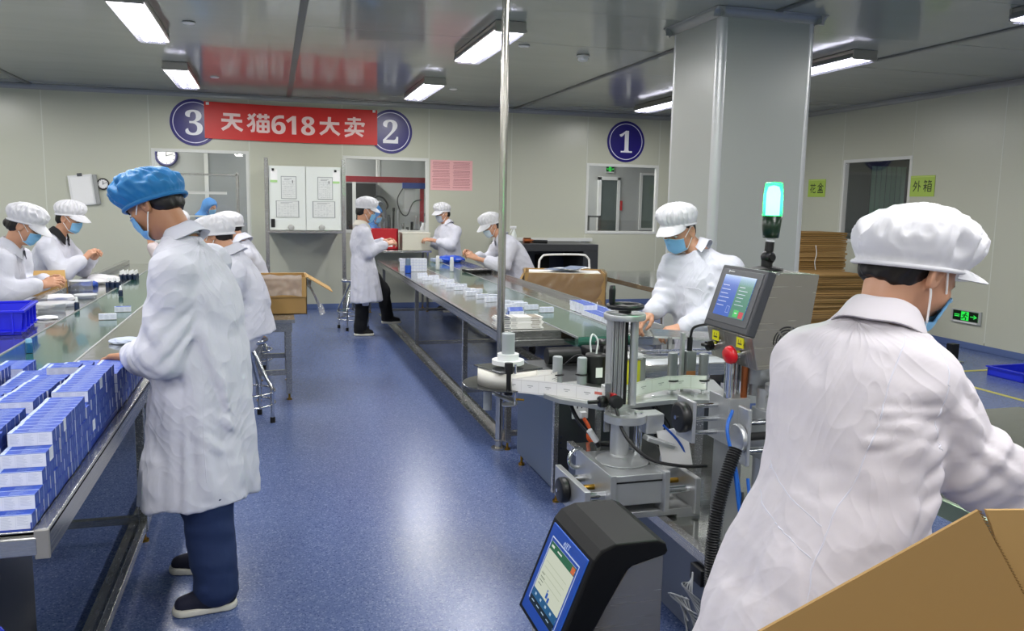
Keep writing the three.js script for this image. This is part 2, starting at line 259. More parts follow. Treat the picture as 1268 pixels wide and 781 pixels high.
// ================================================================ TABLES AND WHAT LIES ON THEM
const TH = 0.76;
const mBelt = mat(0x2f5c4d, 0.16, 0, { clearcoat: 0.5, clearcoatRoughness: 0.05 });
const foot = () => [at(cyl(0.008, 0.05, 8), 0, 0.03, 0), at(cyl(0.019, 0.012, 12), 0, 0.006, 0)];
function legs(t, xs, zs, y, s = 0.038) {
  for (const z of zs) for (const x of xs) { const l = part('leg', bx(x - s / 2, x + s / 2, 0.05, y, z - s / 2, z + s / 2, 0.003), M.steel, t); part('foot', foot(), M.brass, l, [x, 0, z]); }
}
function line(name, name2, label, x0, b0, b1, x1, z0, z1, zs, ends) {     // steel shelf, green belt, steel shelf
  const t = thing(name, label, 'conveyor table', [0, 0, 0]);
  part('shelf', [bx(x0, b0, TH - 0.012, TH, z1, ends[0], 0.003), bx(x0 + 0.002, b0, TH - 0.055, TH - 0.012, ends[0] - 0.02, ends[0], 0.002)], M.steelTop, t);
  part('shelf', [bx(b1, x1, TH - 0.012, TH, z1, ends[2], 0.003), bx(b1, x1 - 0.002, TH - 0.055, TH - 0.012, ends[2] - 0.02, ends[2], 0.002)], M.steelTop, t);
  part('belt', [bx(b0 + 0.006, b1 - 0.006, TH - 0.006, TH - 0.001, z1 + 0.03, ends[1] - 0.03), at(cyl(0.032, b1 - b0 - 0.012, 20), (b0 + b1) / 2, TH - 0.033, ends[1] - 0.03, 0, 0, Math.PI / 2), bx(b0 + 0.006, b1 - 0.006, TH - 0.065, TH - 0.06, z1 + 0.03, ends[1] - 0.03)], mBelt, t);
  part('belt_edge_strip', [bx(b0 - 0.003, b0 + 0.007, TH - 0.008, TH + 0.003, z1, Math.max(ends[0], ends[1])), bx(b1 - 0.007, b1 + 0.003, TH - 0.008, TH + 0.003, z1, Math.max(ends[1], ends[2]))], M.alu, t);
  part('side_rail', bx(x0, x0 + 0.03, TH - 0.07, TH + 0.004, z1, ends[0], 0.004), M.steel, t);
  part('side_rail', bx(x1 - 0.03, x1, TH - 0.07, TH + 0.004, z1, ends[2], 0.004), M.steel, t);
  part('end_rail', bx(x0, x1, TH - 0.06, TH - 0.002, z1 - 0.02, z1 + 0.01, 0.003), M.steel, t);
  const xa = x0 + 0.055, xb = x1 - 0.055;
  legs(t, [xa, xb], zs.slice(name2 ? 1 : 0), TH - 0.02); if (name2) legs(t, [xa], [zs[0]], TH - 0.02);
  for (const z of zs) { part('crossbar', bx(xa, xb, 0.09, 0.125, z - 0.015, z + 0.015, 0.003), M.steel, t); part('crossbar', bx(xa, xb, TH - 0.09, TH - 0.05, z - 0.015, z + 0.015, 0.003), M.steel, t); }
  for (const x of [xa, xb]) part('floor_rail', [bx(x - 0.014, x + 0.014, 0.055, 0.095, zs[zs.length - 1], zs[0], 0.003), bx(x - 0.075, x - 0.014, 0.055, 0.062, zs[zs.length - 1], zs[0])], M.steel, t);
  return t;
}
const leftLine = line('conveyor_table', true, 'long stainless packing table with a green belt at left, piled with blue cartons', -1.7, -1.345, -0.945, -0.54, -2.16, -10.9, [-2.32, -3.945, -6.2, -8.45, -10.7], [-2.16, -2.2, -2.16]);
part('end_rail', [bx(-1.7, -0.565, TH - 0.06, TH - 0.012, -2.18, -2.15, 0.006), bx(-1.7, -0.565, TH - 0.012, TH + 0.001, -2.2, -2.16, 0.003)], M.steel, leftLine);
part('end_cap', bx(-0.572, -0.538, TH - 0.07, TH + 0.004, -2.162, -2.152, 0.003), mat(0x8e8c88, 0.5, 0.3), leftLine);
const rightLine = line('conveyor_table', false, 'long stainless packing table with a green belt in the middle of the room', 1.365, 1.785, 2.165, 2.5, -4.7, -11.35, [-4.95, -6.2, -8.45, -11.1], [-5.0, -4.7, -4.66]);
part('shelf_edge', bx(1.39, 1.785, TH - 0.06, TH + 0.002, -5.02, -4.995, 0.003), M.steel, rightLine);
part('guide_rail', [bx(2.44, 2.455, TH, TH + 0.035, -11.3, -4.7)], M.steel, rightLine);

// tall steel post
{ const t = thing('steel_post', 'tall bright stainless post rising from the packing table to the ceiling', 'post', [1.372, 0, -4.98]);
  part('pole', at(cyl(0.024, HC, 20), 0, HC / 2, 0), mat(0xc9c6be, 0.22, 1), t); part('floor_flange', at(cyl(0.05, 0.012, 24), 0, 0.006, 0), M.steel, t); part('ceiling_flange', at(cyl(0.05, 0.012, 24), 0, HC - 0.008, 0), M.steel, t); }

// ---- small cartons: white printed sides, blue tops and ends
const cartonTex = canvasTex(512, 256, (g, w, h) => {
  const r = rng(3); g.fillStyle = '#dfe3ee'; g.fillRect(0, 0, w, h);
  // left half top: long white face; left half bottom: blue long face with a pale head; right: end face and a white side
  for (const [x, n] of [[14, 9], [92, 11], [178, 8]]) lines(g, x, 20, 62, n, 10, 2.4, '#a9b2c6', r);
  g.fillStyle = '#c9cfdf'; g.fillRect(84, 8, 2, 112); g.fillRect(170, 8, 2, 112); g.fillStyle = '#2a56b4'; g.fillRect(0, 0, 256, 5);
  const gr = g.createLinearGradient(0, 128, 256, 128); gr.addColorStop(0, '#1650c4'); gr.addColorStop(0.5, '#0e3ca6'); gr.addColorStop(1, '#1548b8'); g.fillStyle = gr; g.fillRect(0, 128, 256, 128);
  g.fillStyle = '#b9c8ea'; g.fillRect(0, 128, 26, 128); g.fillRect(0, 246, 256, 10);
  g.fillStyle = '#9cb4e4'; for (let i = 0; i < 7; i++) g.fillRect(110, 150 + i * 12, 60 + r() * 50, 3);
  g.fillStyle = '#24409c'; g.fillRect(256, 0, 128, 128); g.fillStyle = '#8ea0d0'; g.fillRect(256, 0, 10, 128); g.fillStyle = '#30509f'; g.fillRect(300, 20, 60, 90); lines(g, 306, 40, 46, 4, 14, 3, '#6f86c6', r);
  g.fillStyle = '#e4e7f0'; g.fillRect(384, 0, 128, 128); lines(g, 400, 24, 90, 7, 12, 3, '#aab3c8', r);
  g.fillStyle = '#e6e9f1'; g.fillRect(256, 128, 256, 128); for (const [x, n] of [[270, 9], [350, 8], [430, 9]]) lines(g, x, 146, 64, n, 10, 2.4, '#b4bccd', r);
});
const mCarton = printMat(cartonTex, 0.55);
const CW = 0.106, CH = 0.0362, CD = 0.0362;
function cartonGeo(style) {                                          // faces in three order: +x -x +y -y +z -z
  const g = new THREE.BoxGeometry(CW, CH, CD), u = g.attributes.uv;
  const A = [0, 0.5, 0.5, 1], B = [0, 0, 0.5, 0.5], C = [0.5, 0.5, 0.75, 1], E = [0.75, 0.5, 1, 1], F = [0.5, 0, 1, 0.5];
  const rects = [[C, C, B, F, A, B], [E, E, B, F, A, F], [E, E, F, F, A, F], [E, C, B, A, F, A]][style];
  rects.forEach((q, f) => { for (let i = 0; i < 4; i++) { const k = f * 4 + i; u.setXY(k, q[0] + u.getX(k) * (q[2] - q[0]), q[1] + u.getY(k) * (q[3] - q[1])); } });
  return g;
}
const CG = [0, 1, 2, 3].map(cartonGeo);
{ // the big pile on the near end of the left table
  const r = rng(21), all = [];
  const cols = [ // x of the middle, front z, back z, layers, seed, where the stack steps down towards the back
    [-0.63, -2.17, -3.92, 5, 0, [-3.32, -3.62]], [-0.758, -2.2, -3.2, 5, 1, [-9, -9]], [-0.752, -3.27, -3.9, 5, 2, [-3.38, -3.6]], [-0.875, -2.6, -3.05, 5, 3, [-9, -9]], [-0.868, -3.12, -3.8, 4, 4, [-3.45, -9]], [-0.99, -2.75, -3.4, 5, 5, [-9, -9]], [-0.984, -3.46, -3.72, 4, 6, [-9, -9]], [-1.105, -2.7, -3.15, 4, 7, [-9, -9]], [-1.11, -3.22, -3.5, 5, 8, [-9, -9]], [-1.225, -2.9, -3.42, 4, 9, [-9, -9]],
  ];
  for (const [x, z0, z1, n, c, down] of cols) {
    const steps = Math.floor((z0 - z1) / (CD + 0.0014)), drift = [], turn = [];
    let w = 0, k = 0; for (let i = 0; i <= steps; i++) { if (r() < 0.16) w = (r() - 0.5) * 0.018; if (r() < 0.12) k = (r() - 0.5) * 0.05; drift.push(w + (r() - 0.5) * 0.003); turn.push(k); }
    const top = (i) => { const z = z0 - i * (CD + 0.0014); return n - (z < down[0] ? 1 : 0) - (z < down[1] ? 1 : 0) - (noise(x * 31, i * 0.17, c) > 0.3 ? 1 : 0); };
    for (let l = 0; l < n; l++) {
      const start = c === 0 ? [0, 1, 3, 4, 6][l] : c === 1 ? [0, 0, 1, 2, 4][l] : Math.max(0, l - 1) >> 1;
      for (let i = start; i < steps; i++) {
        if (l >= top(i)) continue;
        const isTop = l >= top(i) - 1, side = c === 0, front = i - start < 2;
        all.push({ x: x + drift[i] * (0.4 + 0.15 * l) + (r() - 0.5) * 0.004, y: TH + 0.004 + CH * (l + 0.5), z: z0 - CD / 2 - i * (CD + 0.0014), a: turn[i] + (r() - 0.5) * 0.03, s: r() < 0.93 ? 0 : 1, seen: (isTop ? 3 : 0) + (side ? 2 : 0) + (front ? 4 : 0), near: -z0 + i * CD, c, l, isTop, first: i - start < 1 });
      }
    }
  }
  all.sort((p, q) => (q.seen > 1 ? 1 : 0) - (p.seen > 1 ? 1 : 0) || p.near - q.near);
  const shown = all.slice(0, 200), rest = all.slice(200);
  const proto = CG.map((g) => { const m = shade(new THREE.Mesh(g, mCarton)); m.name = 'carton'; return m; });
  for (const b of shown) {
    const o = proto[b.s].clone(); o.name = numbered('carton'); o.position.set(b.x, b.y, b.z); o.rotation.y = b.a; scene.add(o);
    const row = ['outer row along the rail', 'second row from the rail, near part', 'second row from the rail, far part', 'third row from the rail, near part', 'third row from the rail, far part', 'fourth row from the rail, near part', 'fourth row from the rail, far part', 'fifth row, near part', 'fifth row, far part', 'innermost row'][b.c], lay = b.first ? 'frontmost carton, layer ' + ['one', 'two', 'three', 'four', 'five'][b.l] + ' from below,' : b.isTop ? 'blue-topped carton on top' : 'blue carton in layer ' + ['one', 'two', 'three', 'four', 'five'][b.l] + ' from below';
    tag(o, lay + ' of the ' + row, 'carton', b.first ? null : lay + ', ' + row);
  }
  const im = shade(new THREE.InstancedMesh(CG[0], mCarton, rest.length)), m4 = new THREE.Matrix4();
  rest.forEach((b, i) => im.setMatrixAt(i, m4.makeRotationY(b.a).setPosition(b.x, b.y, b.z)));
  im.name = 'carton_pile'; scene.add(im); tag(im, 'deeper and farther blue cartons of the big pile on the left table', 'cartons', null, 'stuff');
  single('blue_tray', [bx(-1.29, -0.578, TH + 0.0005, TH + 0.003, -4.0, -2.165), bx(-0.5805, -0.578, TH + 0.0005, TH + 0.02, -4.0, -2.165)], mat(0x16389c, 0.3), 'flat blue plastic tray under the big carton pile', 'tray');
}
function carton(x, z, a, label, group, s = 0, y = TH + 0.003, lay = 0) {
  const o = single('carton', CG[s], mCarton, label, 'carton', [x, y + CH / 2 + lay * CH, z], a, group); return o;
}
carton(-1.06, -5.93, 0.12, 'lone white carton on the left belt, the nearer of two', null, 2); carton(-1.03, -6.32, 0.1, 'white carton with a blue end on the left belt, the farther of two', null, 1);
{ // cartons on the middle table
  const r = rng(4), g = 'white cartons in a row along the belt';
  for (let i = 0; i < 13; i++) { const z = -8.9 + i * 0.235; carton(1.52 + 0.02 * i + (r() - 0.5) * 0.08, z, 0.15 + (r() - 0.5) * 0.25, 'pale carton in the loose row along the middle belt', g, 2); if (i % 2) carton(1.62 + 0.02 * i + (r() - 0.5) * 0.05, z + 0.05, 0.1 + (r() - 0.5) * 0.2, 'pale carton in the loose row along the middle belt', g, 2); }
  for (let i = 0; i < 3; i++) for (let l = 0; l < 4; l++) for (let k = 0; k < (l === 3 ? 3 : 1); k++) carton(1.46 + i * 0.104, -9.55 - k * 0.04, 0.02, 'pale carton in the stacked block at the far end of the middle table', 'cartons in the far block', 2, TH + 0.003, l);
  for (const [x, z, a] of [[1.9, -6.02, 0.05], [1.97, -5.86, 0.04], [1.86, -6.17, 0.08]]) carton(x, z, a, 'white carton beside the blue ones near the belt end', 'three white cartons near the belt end', 2);
  for (let k = 0; k < 5; k++) carton(1.6 + k * 0.012, -5.42 - k * 0.045, 0.06 + (r() - 0.5) * 0.05, 'bright blue carton lying behind the stack of leaflets', 'blue cartons behind the leaflets', 0, TH + 0.003, 1);
  for (let k = 0; k < 5; k++) carton(1.59 + k * 0.012, -5.42 - k * 0.045, 0.06, 'bright blue carton lying behind the stack of leaflets', 'blue cartons behind the leaflets', 0);
  for (let k = 0; k < 21; k++) for (let c = 0; c < (k < 10 ? 3 : 2); c++) for (let l = 0; l < (c ? 1 : 1 + (k > 11)); l++) carton(2.235 + c * 0.105 + (r() - 0.5) * 0.006 + (k > 12 ? 0.02 : 0), -5.2 - k * 0.0385, Math.PI + (r() - 0.5) * 0.03, 'blue-topped carton in the rows in front of the machine worker', 'cartons in rows before the machine worker', 1, TH + 0.003, l);
}
// ---- stack of folded leaflets on the shelf end
{ const r = rng(9), t = thing('leaflet_stack', 'stack of folded white printed leaflets on the steel shelf end', 'leaflets', [1.53, TH + 0.003, -5.14], 0.03);
  const tex = canvasTex(256, 64, (g, w, h) => { g.fillStyle = '#e4e2dc'; g.fillRect(0, 0, w, h); g.fillStyle = '#3c4250'; g.fillRect(14, 0, 52, h); g.fillStyle = '#b8b6b2'; g.fillRect(74, 0, 30, h); g.fillStyle = '#9c9282'; g.fillRect(190, 0, 50, h); });
  const m = printMat(tex, 0.7), ml = mat(0xeeedea, 0.7);
  for (let i = 0; i < 16; i++) { const s = Math.abs((i % 8) - 4) * 0.004 - 0.008; part('leaflet', box(0.3, 0.0042, 0.14), i % 2 ? m : ml, t, [s + (r() - 0.5) * 0.002, 0.0025 + i * 0.0048, (r() - 0.5) * 0.003], [0, (r() - 0.5) * 0.02, 0]); }
}
// ---- left table odds and ends
const mBottle = mat(0x1c2c48, 0.12, 0, { clearcoat: 0.6 }), mCap = mat(0xeceeee, 0.4);
const bottleBody = lathe([[0, 0], [0.0165, 0], [0.0175, 0.002], [0.0175, 0.045], [0.0155, 0.05], [0.009, 0.053], [0, 0.053]], 20), bottleCap = lathe([[0.0105, 0.053], [0.0105, 0.068], [0.008, 0.07], [0.007, 0.086], [0.004, 0.09], [0, 0.09]], 18);
const B0 = (() => { const t = thing('dropper_bottle', 'navy dropper bottle standing alone on the left belt edge', 'bottle', [-1.36, TH + 0.001, -6.5]); part('glass_body', bottleBody, mBottle, t); part('cap', bottleCap, mCap, t); return t; })();
{ const r = rng(17);
  for (const [x0, z0, nx, nz, lab] of [[-1.42, -8.0, 3, 3, 'white-capped navy bottle in the nearer cluster on the left table'], [-1.43, -8.75, 4, 4, 'white-capped navy bottle in the farther cluster on the left table']])
    for (let i = 0; i < nx; i++) for (let k = 0; k < nz; k++) { const c = copy(B0, [x0 + i * 0.041 + (r() - 0.5) * 0.01, TH + 0.001, z0 - k * 0.052 + (r() - 0.5) * 0.01], r() * 3, lab); c.userData.group = lab.includes('nearer') ? 'nearer bottle cluster' : 'farther bottle cluster'; }
  const a = copy(B0, [-1.2, TH + 0.001, -7.3], 0, 'dark green bottle with white tip alone on the left belt before the clusters');
  const t = thing('dropper_bottle', 'small teal bottle with a pale cap on the near belt by the blue bin', 'bottle', [-1.22, TH + 0.001, -4.72]); part('glass_body', bottleBody, mat(0x1b5a8a, 0.15), t); part('cap', lathe([[0.0155, 0.053], [0.0155, 0.07], [0.012, 0.074], [0, 0.074]], 18), mat(0x7fb4d6, 0.4), t);
}
{ // blue stacking bin with bottles inside
  const t = thing('storage_bin', 'bright blue plastic stacking bin on the left table', 'bin', [-1.63, TH + 0.002, -5.55], 0.1), mB = mat(0x1a22d8, 0.35), w = 0.42, d = 0.5, h = 0.145;
  const wall = (W) => { const s = new THREE.Shape([[-W / 2 + 0.02, 0], [W / 2 - 0.02, 0], [W / 2, h], [-W / 2, h]].map((p) => new THREE.Vector2(...p))); return new THREE.ExtrudeGeometry(s, { depth: 0.005, bevelEnabled: false }); };
  part('bin_body', [bx(-w / 2 + 0.02, w / 2 - 0.02, 0, 0.005, -d / 2 + 0.02, d / 2 - 0.02), at(wall(w), 0, 0, d / 2 - 0.022, -0.13 * -1), at(wall(w), 0, 0, -d / 2 + 0.017, -0.13), at(wall(d), w / 2 - 0.022, 0, 0, 0, Math.PI / 2), at(wall(d), -w / 2 + 0.017, 0, 0, 0, Math.PI / 2)], mB, t);
  part('rim', [bx(-w / 2 - 0.008, w / 2 + 0.008, h - 0.014, h, d / 2 - 0.008, d / 2 + 0.012, 0.003), bx(-w / 2 - 0.008, w / 2 + 0.008, h - 0.014, h, -d / 2 - 0.012, -d / 2 + 0.008, 0.003), bx(w / 2 - 0.012, w / 2 + 0.008, h - 0.014, h, -d / 2, d / 2, 0.003), bx(-w / 2 - 0.008, -w / 2 + 0.012, h - 0.014, h, -d / 2, d / 2, 0.003)], mB, t);
  for (let i = 0; i < 4; i++) { part('rib', bx(-0.15 + i * 0.1, -0.142 + i * 0.1, 0.01, h - 0.01, d / 2 - 0.02, d / 2 + 0.006), mB, t); part('rib', bx(w / 2 - 0.02, w / 2 + 0.004, 0.01, h - 0.01, -0.18 + i * 0.12, -0.172 + i * 0.12), mB, t); }
  part('rib', [bx(-w / 2 + 0.01, w / 2 - 0.01, 0.02, 0.026, d / 2 - 0.02, d / 2 + 0.004), bx(w / 2 - 0.02, w / 2 + 0.003, 0.02, 0.026, -d / 2, d / 2)], mB, t);
  const r = rng(8); for (let i = 0; i < 10; i++) { const c = copy(B0, [-1.74 + (i % 5) * 0.055 + r() * 0.01, TH + 0.008, -5.62 + (i / 5 | 0) * 0.07 + r() * 0.02], 0, 'white-capped bottle standing inside the blue bin'); c.userData.group = 'bottles in the blue bin'; }
}
function dish(x, z, y, r, h, label) {
  const t = thing('lidded_dish', label, 'dish', [x, y, z]);
  part('dish_body', lathe([[0, 0.002], [r - 0.004, 0.002], [r, 0.006], [r, h], [r - 0.003, h], [r - 0.003, 0.007], [0, 0.006]], 36), M.clear, t); part('lid', lathe([[0, h + 0.002], [r + 0.004, h + 0.002], [r + 0.005, h + 0.006], [r + 0.002, h + 0.009], [0, h + 0.009]], 36), mat(0xe9ecee, 0.3, 0, { transmission: 0.35, thickness: 0 }), t);
}
dish(-1.5, -6.35, TH, 0.1, 0.06, 'round clear lidded dish beside the blue bin'); dish(-1.5, -6.72, TH, 0.095, 0.02, 'flat white round dish behind the clear lidded dish'); dish(-1.58, -7.75, TH, 0.09, 0.085, 'tall clear tub near the farther woman on the left table'); dish(-1.44, -7.2, TH, 0.08, 0.025, 'low white dish in front of the bottle clusters');
function cloth(name, label, x, y, z, sx, sy, sz, m, seed, ry = 0) {  // crumpled soft bundle
  const g = new THREE.SphereGeometry(1, 40, 26), p = g.attributes.position;
  for (let i = 0; i < p.count; i++) {
    const v = V(p.getX(i), p.getY(i), p.getZ(i)), k = 1 + 0.28 * noise(v.x * 1.6 + seed, v.y * 1.6, v.z * 1.6) + 0.14 * (0.5 - Math.abs(noise(v.x * 4 + seed, v.y * 4, v.z * 4)));
    v.multiplyScalar(k); v.y = Math.max(v.y, -0.62) + 0.62; p.setXYZ(i, v.x * sx, v.y * sy * 0.62, v.z * sz);
  }
  g.computeVertexNormals(); return single(name, g, m, label, 'cloth', [x, y, z], ry);
}
const mCloth = mat(0xe9e8ea, 0.85), mBlueCloth = mat(0x2a4fae, 0.7);
cloth('cloth_bundle', 'white glove bundle lying before the nearer seated woman', -1.62, TH, -7.05, 0.13, 0.05, 0.06, mCloth, 2, 0.4);
cloth('cloth_bundle', 'white crumpled cloth beside the blue bin on the left table', -1.44, TH, -6.02, 0.06, 0.02, 0.06, mCloth, 5);
cloth('cloth_bundle', 'white plastic bag bundle by the dark rail on the left table', -1.56, TH, -8.5, 0.14, 0.075, 0.2, mCloth, 8, 0.2);
cloth('cloth_bundle', 'folded dark blue cloth beside the white bag bundle', -1.6, TH, -8.12, 0.08, 0.06, 0.1, mBlueCloth, 11);
cloth('cloth_bundle', 'pale blue cloth lying on the steel shelf by the standing man', -0.79, TH + 0.002, -4.95, 0.09, 0.03, 0.07, mat(0xbfc8de, 0.7), 14);
cloth('cloth_bundle', 'pale beige cloth under the hands of the nearer seated woman', -1.68, TH, -6.55, 0.14, 0.04, 0.09, mat(0xcfc7bd, 0.8), 17);
single('blue_label_sheet', bx(-0.08, 0.08, 0, 0.003, -0.05, 0.05), mBlueCloth, 'blue printed sheet lying between the white dishes', 'sheet', [-1.55, TH + 0.001, -6.95], 0.5);
{ const t = thing('steel_tool_rail', 'dark steel ledge along the far left side of the left table', 'rail', [0, 0, 0]); part('ledge', bx(-1.72, -1.66, TH, TH + 0.05, -10.8, -6.1, 0.003), M.steel, t); part('bracket', [bx(-1.7, -1.67, TH - 0.06, TH, -10.6, -10.56), bx(-1.7, -1.67, TH - 0.06, TH, -6.5, -6.46)], M.darkSteel, t); }
// ---- open cartons
function openBox(name, label, p, ry, w, h, d, flaps, filled) {
  const t = thing(name, label, 'box', p, ry), e = 0.006;
  part('box_body', metricUV(join([bx(-w / 2, w / 2, 0, e, -d / 2, d / 2), bx(-w / 2, w / 2, 0, h, d / 2 - e, d / 2), bx(-w / 2, w / 2, 0, h, -d / 2, -d / 2 + e), bx(-w / 2, -w / 2 + e, 0, h, -d / 2, d / 2), bx(w / 2 - e, w / 2, 0, h, -d / 2, d / 2)])), M.cardboard, t);
  for (const [side, len, ang] of flaps) {
    const along = side === 'f' || side === 'b' ? w : d, g = metricUV(bx(-along / 2 + 0.004, along / 2 - 0.004, 0, e, 0, len)), o = part('flap', g, M.cardInside, t);
    if (side === 'f') { o.position.set(0, h, d / 2); o.rotation.set(ang, 0, 0); }
    if (side === 'b') { o.position.set(0, h, -d / 2); o.rotation.set(-ang, Math.PI, 0, 'YXZ'); o.rotation.set(ang, Math.PI, 0, 'YXZ'); }
    if (side === 'r') { o.position.set(w / 2, h, 0); o.rotation.set(ang, Math.PI / 2, 0, 'YXZ'); }
    if (side === 'l') { o.position.set(-w / 2, h, 0); o.rotation.set(ang, -Math.PI / 2, 0, 'YXZ'); }
  }
  return t;
}
openBox('cardboard_box', 'small open brown box behind the hands of the nearer seated woman', [-1.83, TH - 0.02, -7.7], 0.25, 0.3, 0.12, 0.24, [['b', 0.1, -0.7]]);
{ // side table with the big carton and its plastic bag
  const t = thing('side_table', 'low stainless side table under the big brown box', 'table', [0, 0, 0]), y = 0.645;
  part('table_top', bx(-0.17, 0.15, y - 0.03, y, -7.42, -6.56, 0.003), M.steel, t); part('apron', [bx(-0.14, 0.13, y - 0.1, y - 0.03, -6.62, -6.59), bx(-0.14, 0.13, y - 0.1, y - 0.03, -7.4, -7.37), bx(0.1, 0.13, y - 0.1, y - 0.03, -7.38, -6.6)], M.steel, t);
  legs(t, [-0.13, 0.1], [-6.62, -7.36], y - 0.03, 0.045);
  part('stretcher', [bx(-0.13, 0.1, 0.2, 0.24, -6.635, -6.605), bx(-0.13, 0.1, 0.2, 0.24, -7.375, -7.345), bx(0.085, 0.115, 0.2, 0.24, -7.36, -6.62)], M.steel, t);
  const b = openBox('cardboard_box', 'big open brown box lined with a plastic bag on the side table', [0.055, y, -7.08], 0, 0.4, 0.3, 0.42, [['f', 0.16, 1.52], ['r', 0.24, 0.55], ['b', 0.2, 1.2]]);
  const g = new THREE.PlaneGeometry(0.36, 0.34, 34, 26), q = g.attributes.position;
  for (let i = 0; i < q.count; i++) { const u = q.getX(i), v = q.getY(i); const fold = v < 0 ? 0.012 : 0; q.setXYZ(i, u, 0.30 + (v > 0 ? 0.012 * noise(u * 14, 1, v * 9) - v * 0.35 + 0.02 : v * 0.9 * (1 + 0.3 * noise(u * 6, 4, 0))), 0.21 + (v > 0 ? -v * 0.9 : 0.02) + 0.016 * noise(u * 22, v * 16, 3) + fold); }
  g.computeVertexNormals(); part('plastic_bag', g, mat(0xeae2da, 0.2, 0, { transmission: 0.7, thickness: 0, side: THREE.DoubleSide }), b, [-0.02, 0.006, 0]);
  const f = new THREE.PlaneGeometry(0.3, 0.36, 24, 28), w = f.attributes.position; for (let i = 0; i < w.count; i++) { const u = w.getX(i), v = w.getY(i); w.setXYZ(i, 0.225 + 0.05 * noise(v * 7, u * 9, 2) + (0.18 - v) * 0.3, 0.12 + v * 0.8, u + 0.02 * noise(u * 20, v * 20, 1)); }
  f.computeVertexNormals(); part('plastic_bag', f, M.film, b);
}
// ---- plastic-lined carton on a trolley, right of the middle table
{ const t = thing('trolley', 'flat trolley with a white tubular handle right of the middle table', 'trolley', [3.05, 0, -8.45], 0.05);
  part('deck', bx(-0.55, 0.44, 0.2, 0.235, -0.4, 0.4, 0.006), mat(0x3c4f7a, 0.5), t);
  part('handle', pipe([[-0.16, 0.22, -0.36], [-0.16, 0.86, -0.4], [-0.13, 0.97, -0.4], [-0.06, 1.0, -0.4], [0.34, 1.0, -0.4], [0.43, 0.97, -0.4], [0.46, 0.86, -0.4], [0.46, 0.22, -0.36]], 0.012, 90, 10), M.white, t);
  for (const [x, z] of [[-0.48, 0.3], [0.36, 0.3], [-0.48, -0.3], [0.36, -0.3]]) { const w = part('caster', at(cyl(0.06, 0.03, 20), x, 0.062, z, 0, 0, Math.PI / 2), M.rubber, t); part('caster_fork', bx(x - 0.025, x + 0.025, 0.1, 0.2, z - 0.03, z + 0.03), M.darkSteel, w); }
  const b = openBox('cardboard_box', 'wide brown box wrapped in clear plastic on the trolley', [3.0, 0.236, -8.36], -0.3, 0.84, 0.62, 0.56, [['l', 0.16, 1.15], ['b', 0.12, 0.3]]);
  const mk = (w, d, h0, h1, seed) => { const g = new THREE.CylinderGeometry(1, 1, 1, 96, 18, true), p = g.attributes.position; for (let i = 0; i < p.count; i++) { const a = Math.atan2(p.getZ(i), p.getX(i)), c = Math.cos(a), s = Math.sin(a), k = 1 / Math.pow(Math.pow(Math.abs(c), 8) + Math.pow(Math.abs(s), 8), 1 / 8), y = p.getY(i) + 0.5, n = 0.02 * noise(a * 9 + y * 5, y * 4, seed) + 0.014; p.setXYZ(i, c * k * (w / 2 + n), mix(h0, h1 + 0.02 * noise(a * 4, seed, 2), y), s * k * (d / 2 + n)); } g.computeVertexNormals(); return g; };
  part('plastic_wrap', mk(0.85, 0.57, 0.05, 0.63, 4), mat(0xe8dcc4, 0.12, 0, { transmission: 0.85, thickness: 0, clearcoat: 1, clearcoatRoughness: 0.08, side: THREE.DoubleSide }), b);
  const r = rng(6); for (let i = 0; i < 7; i++) single('leaflet_sheet', bx(-0.14, 0.14, 0, 0.004, -0.09, 0.09), i % 3 ? M.paper : mat(0x8793ab, 0.7), 'loose printed sheet lying on top inside the plastic-wrapped box', 'sheet', [2.94 + r() * 0.16, 0.862 + i * 0.006, -8.4 + r() * 0.12], r() * 1.2, 'sheets in the wrapped box').rotation.z = (r() - 0.5) * 0.12;
  single('packing_fill', bx(-0.38, 0.38, 0, 0.6, -0.24, 0.24), M.paper, 'white paper filling the plastic-wrapped box to near its rim', 'paper', [3.0, 0.25, -8.36], -0.3);
}
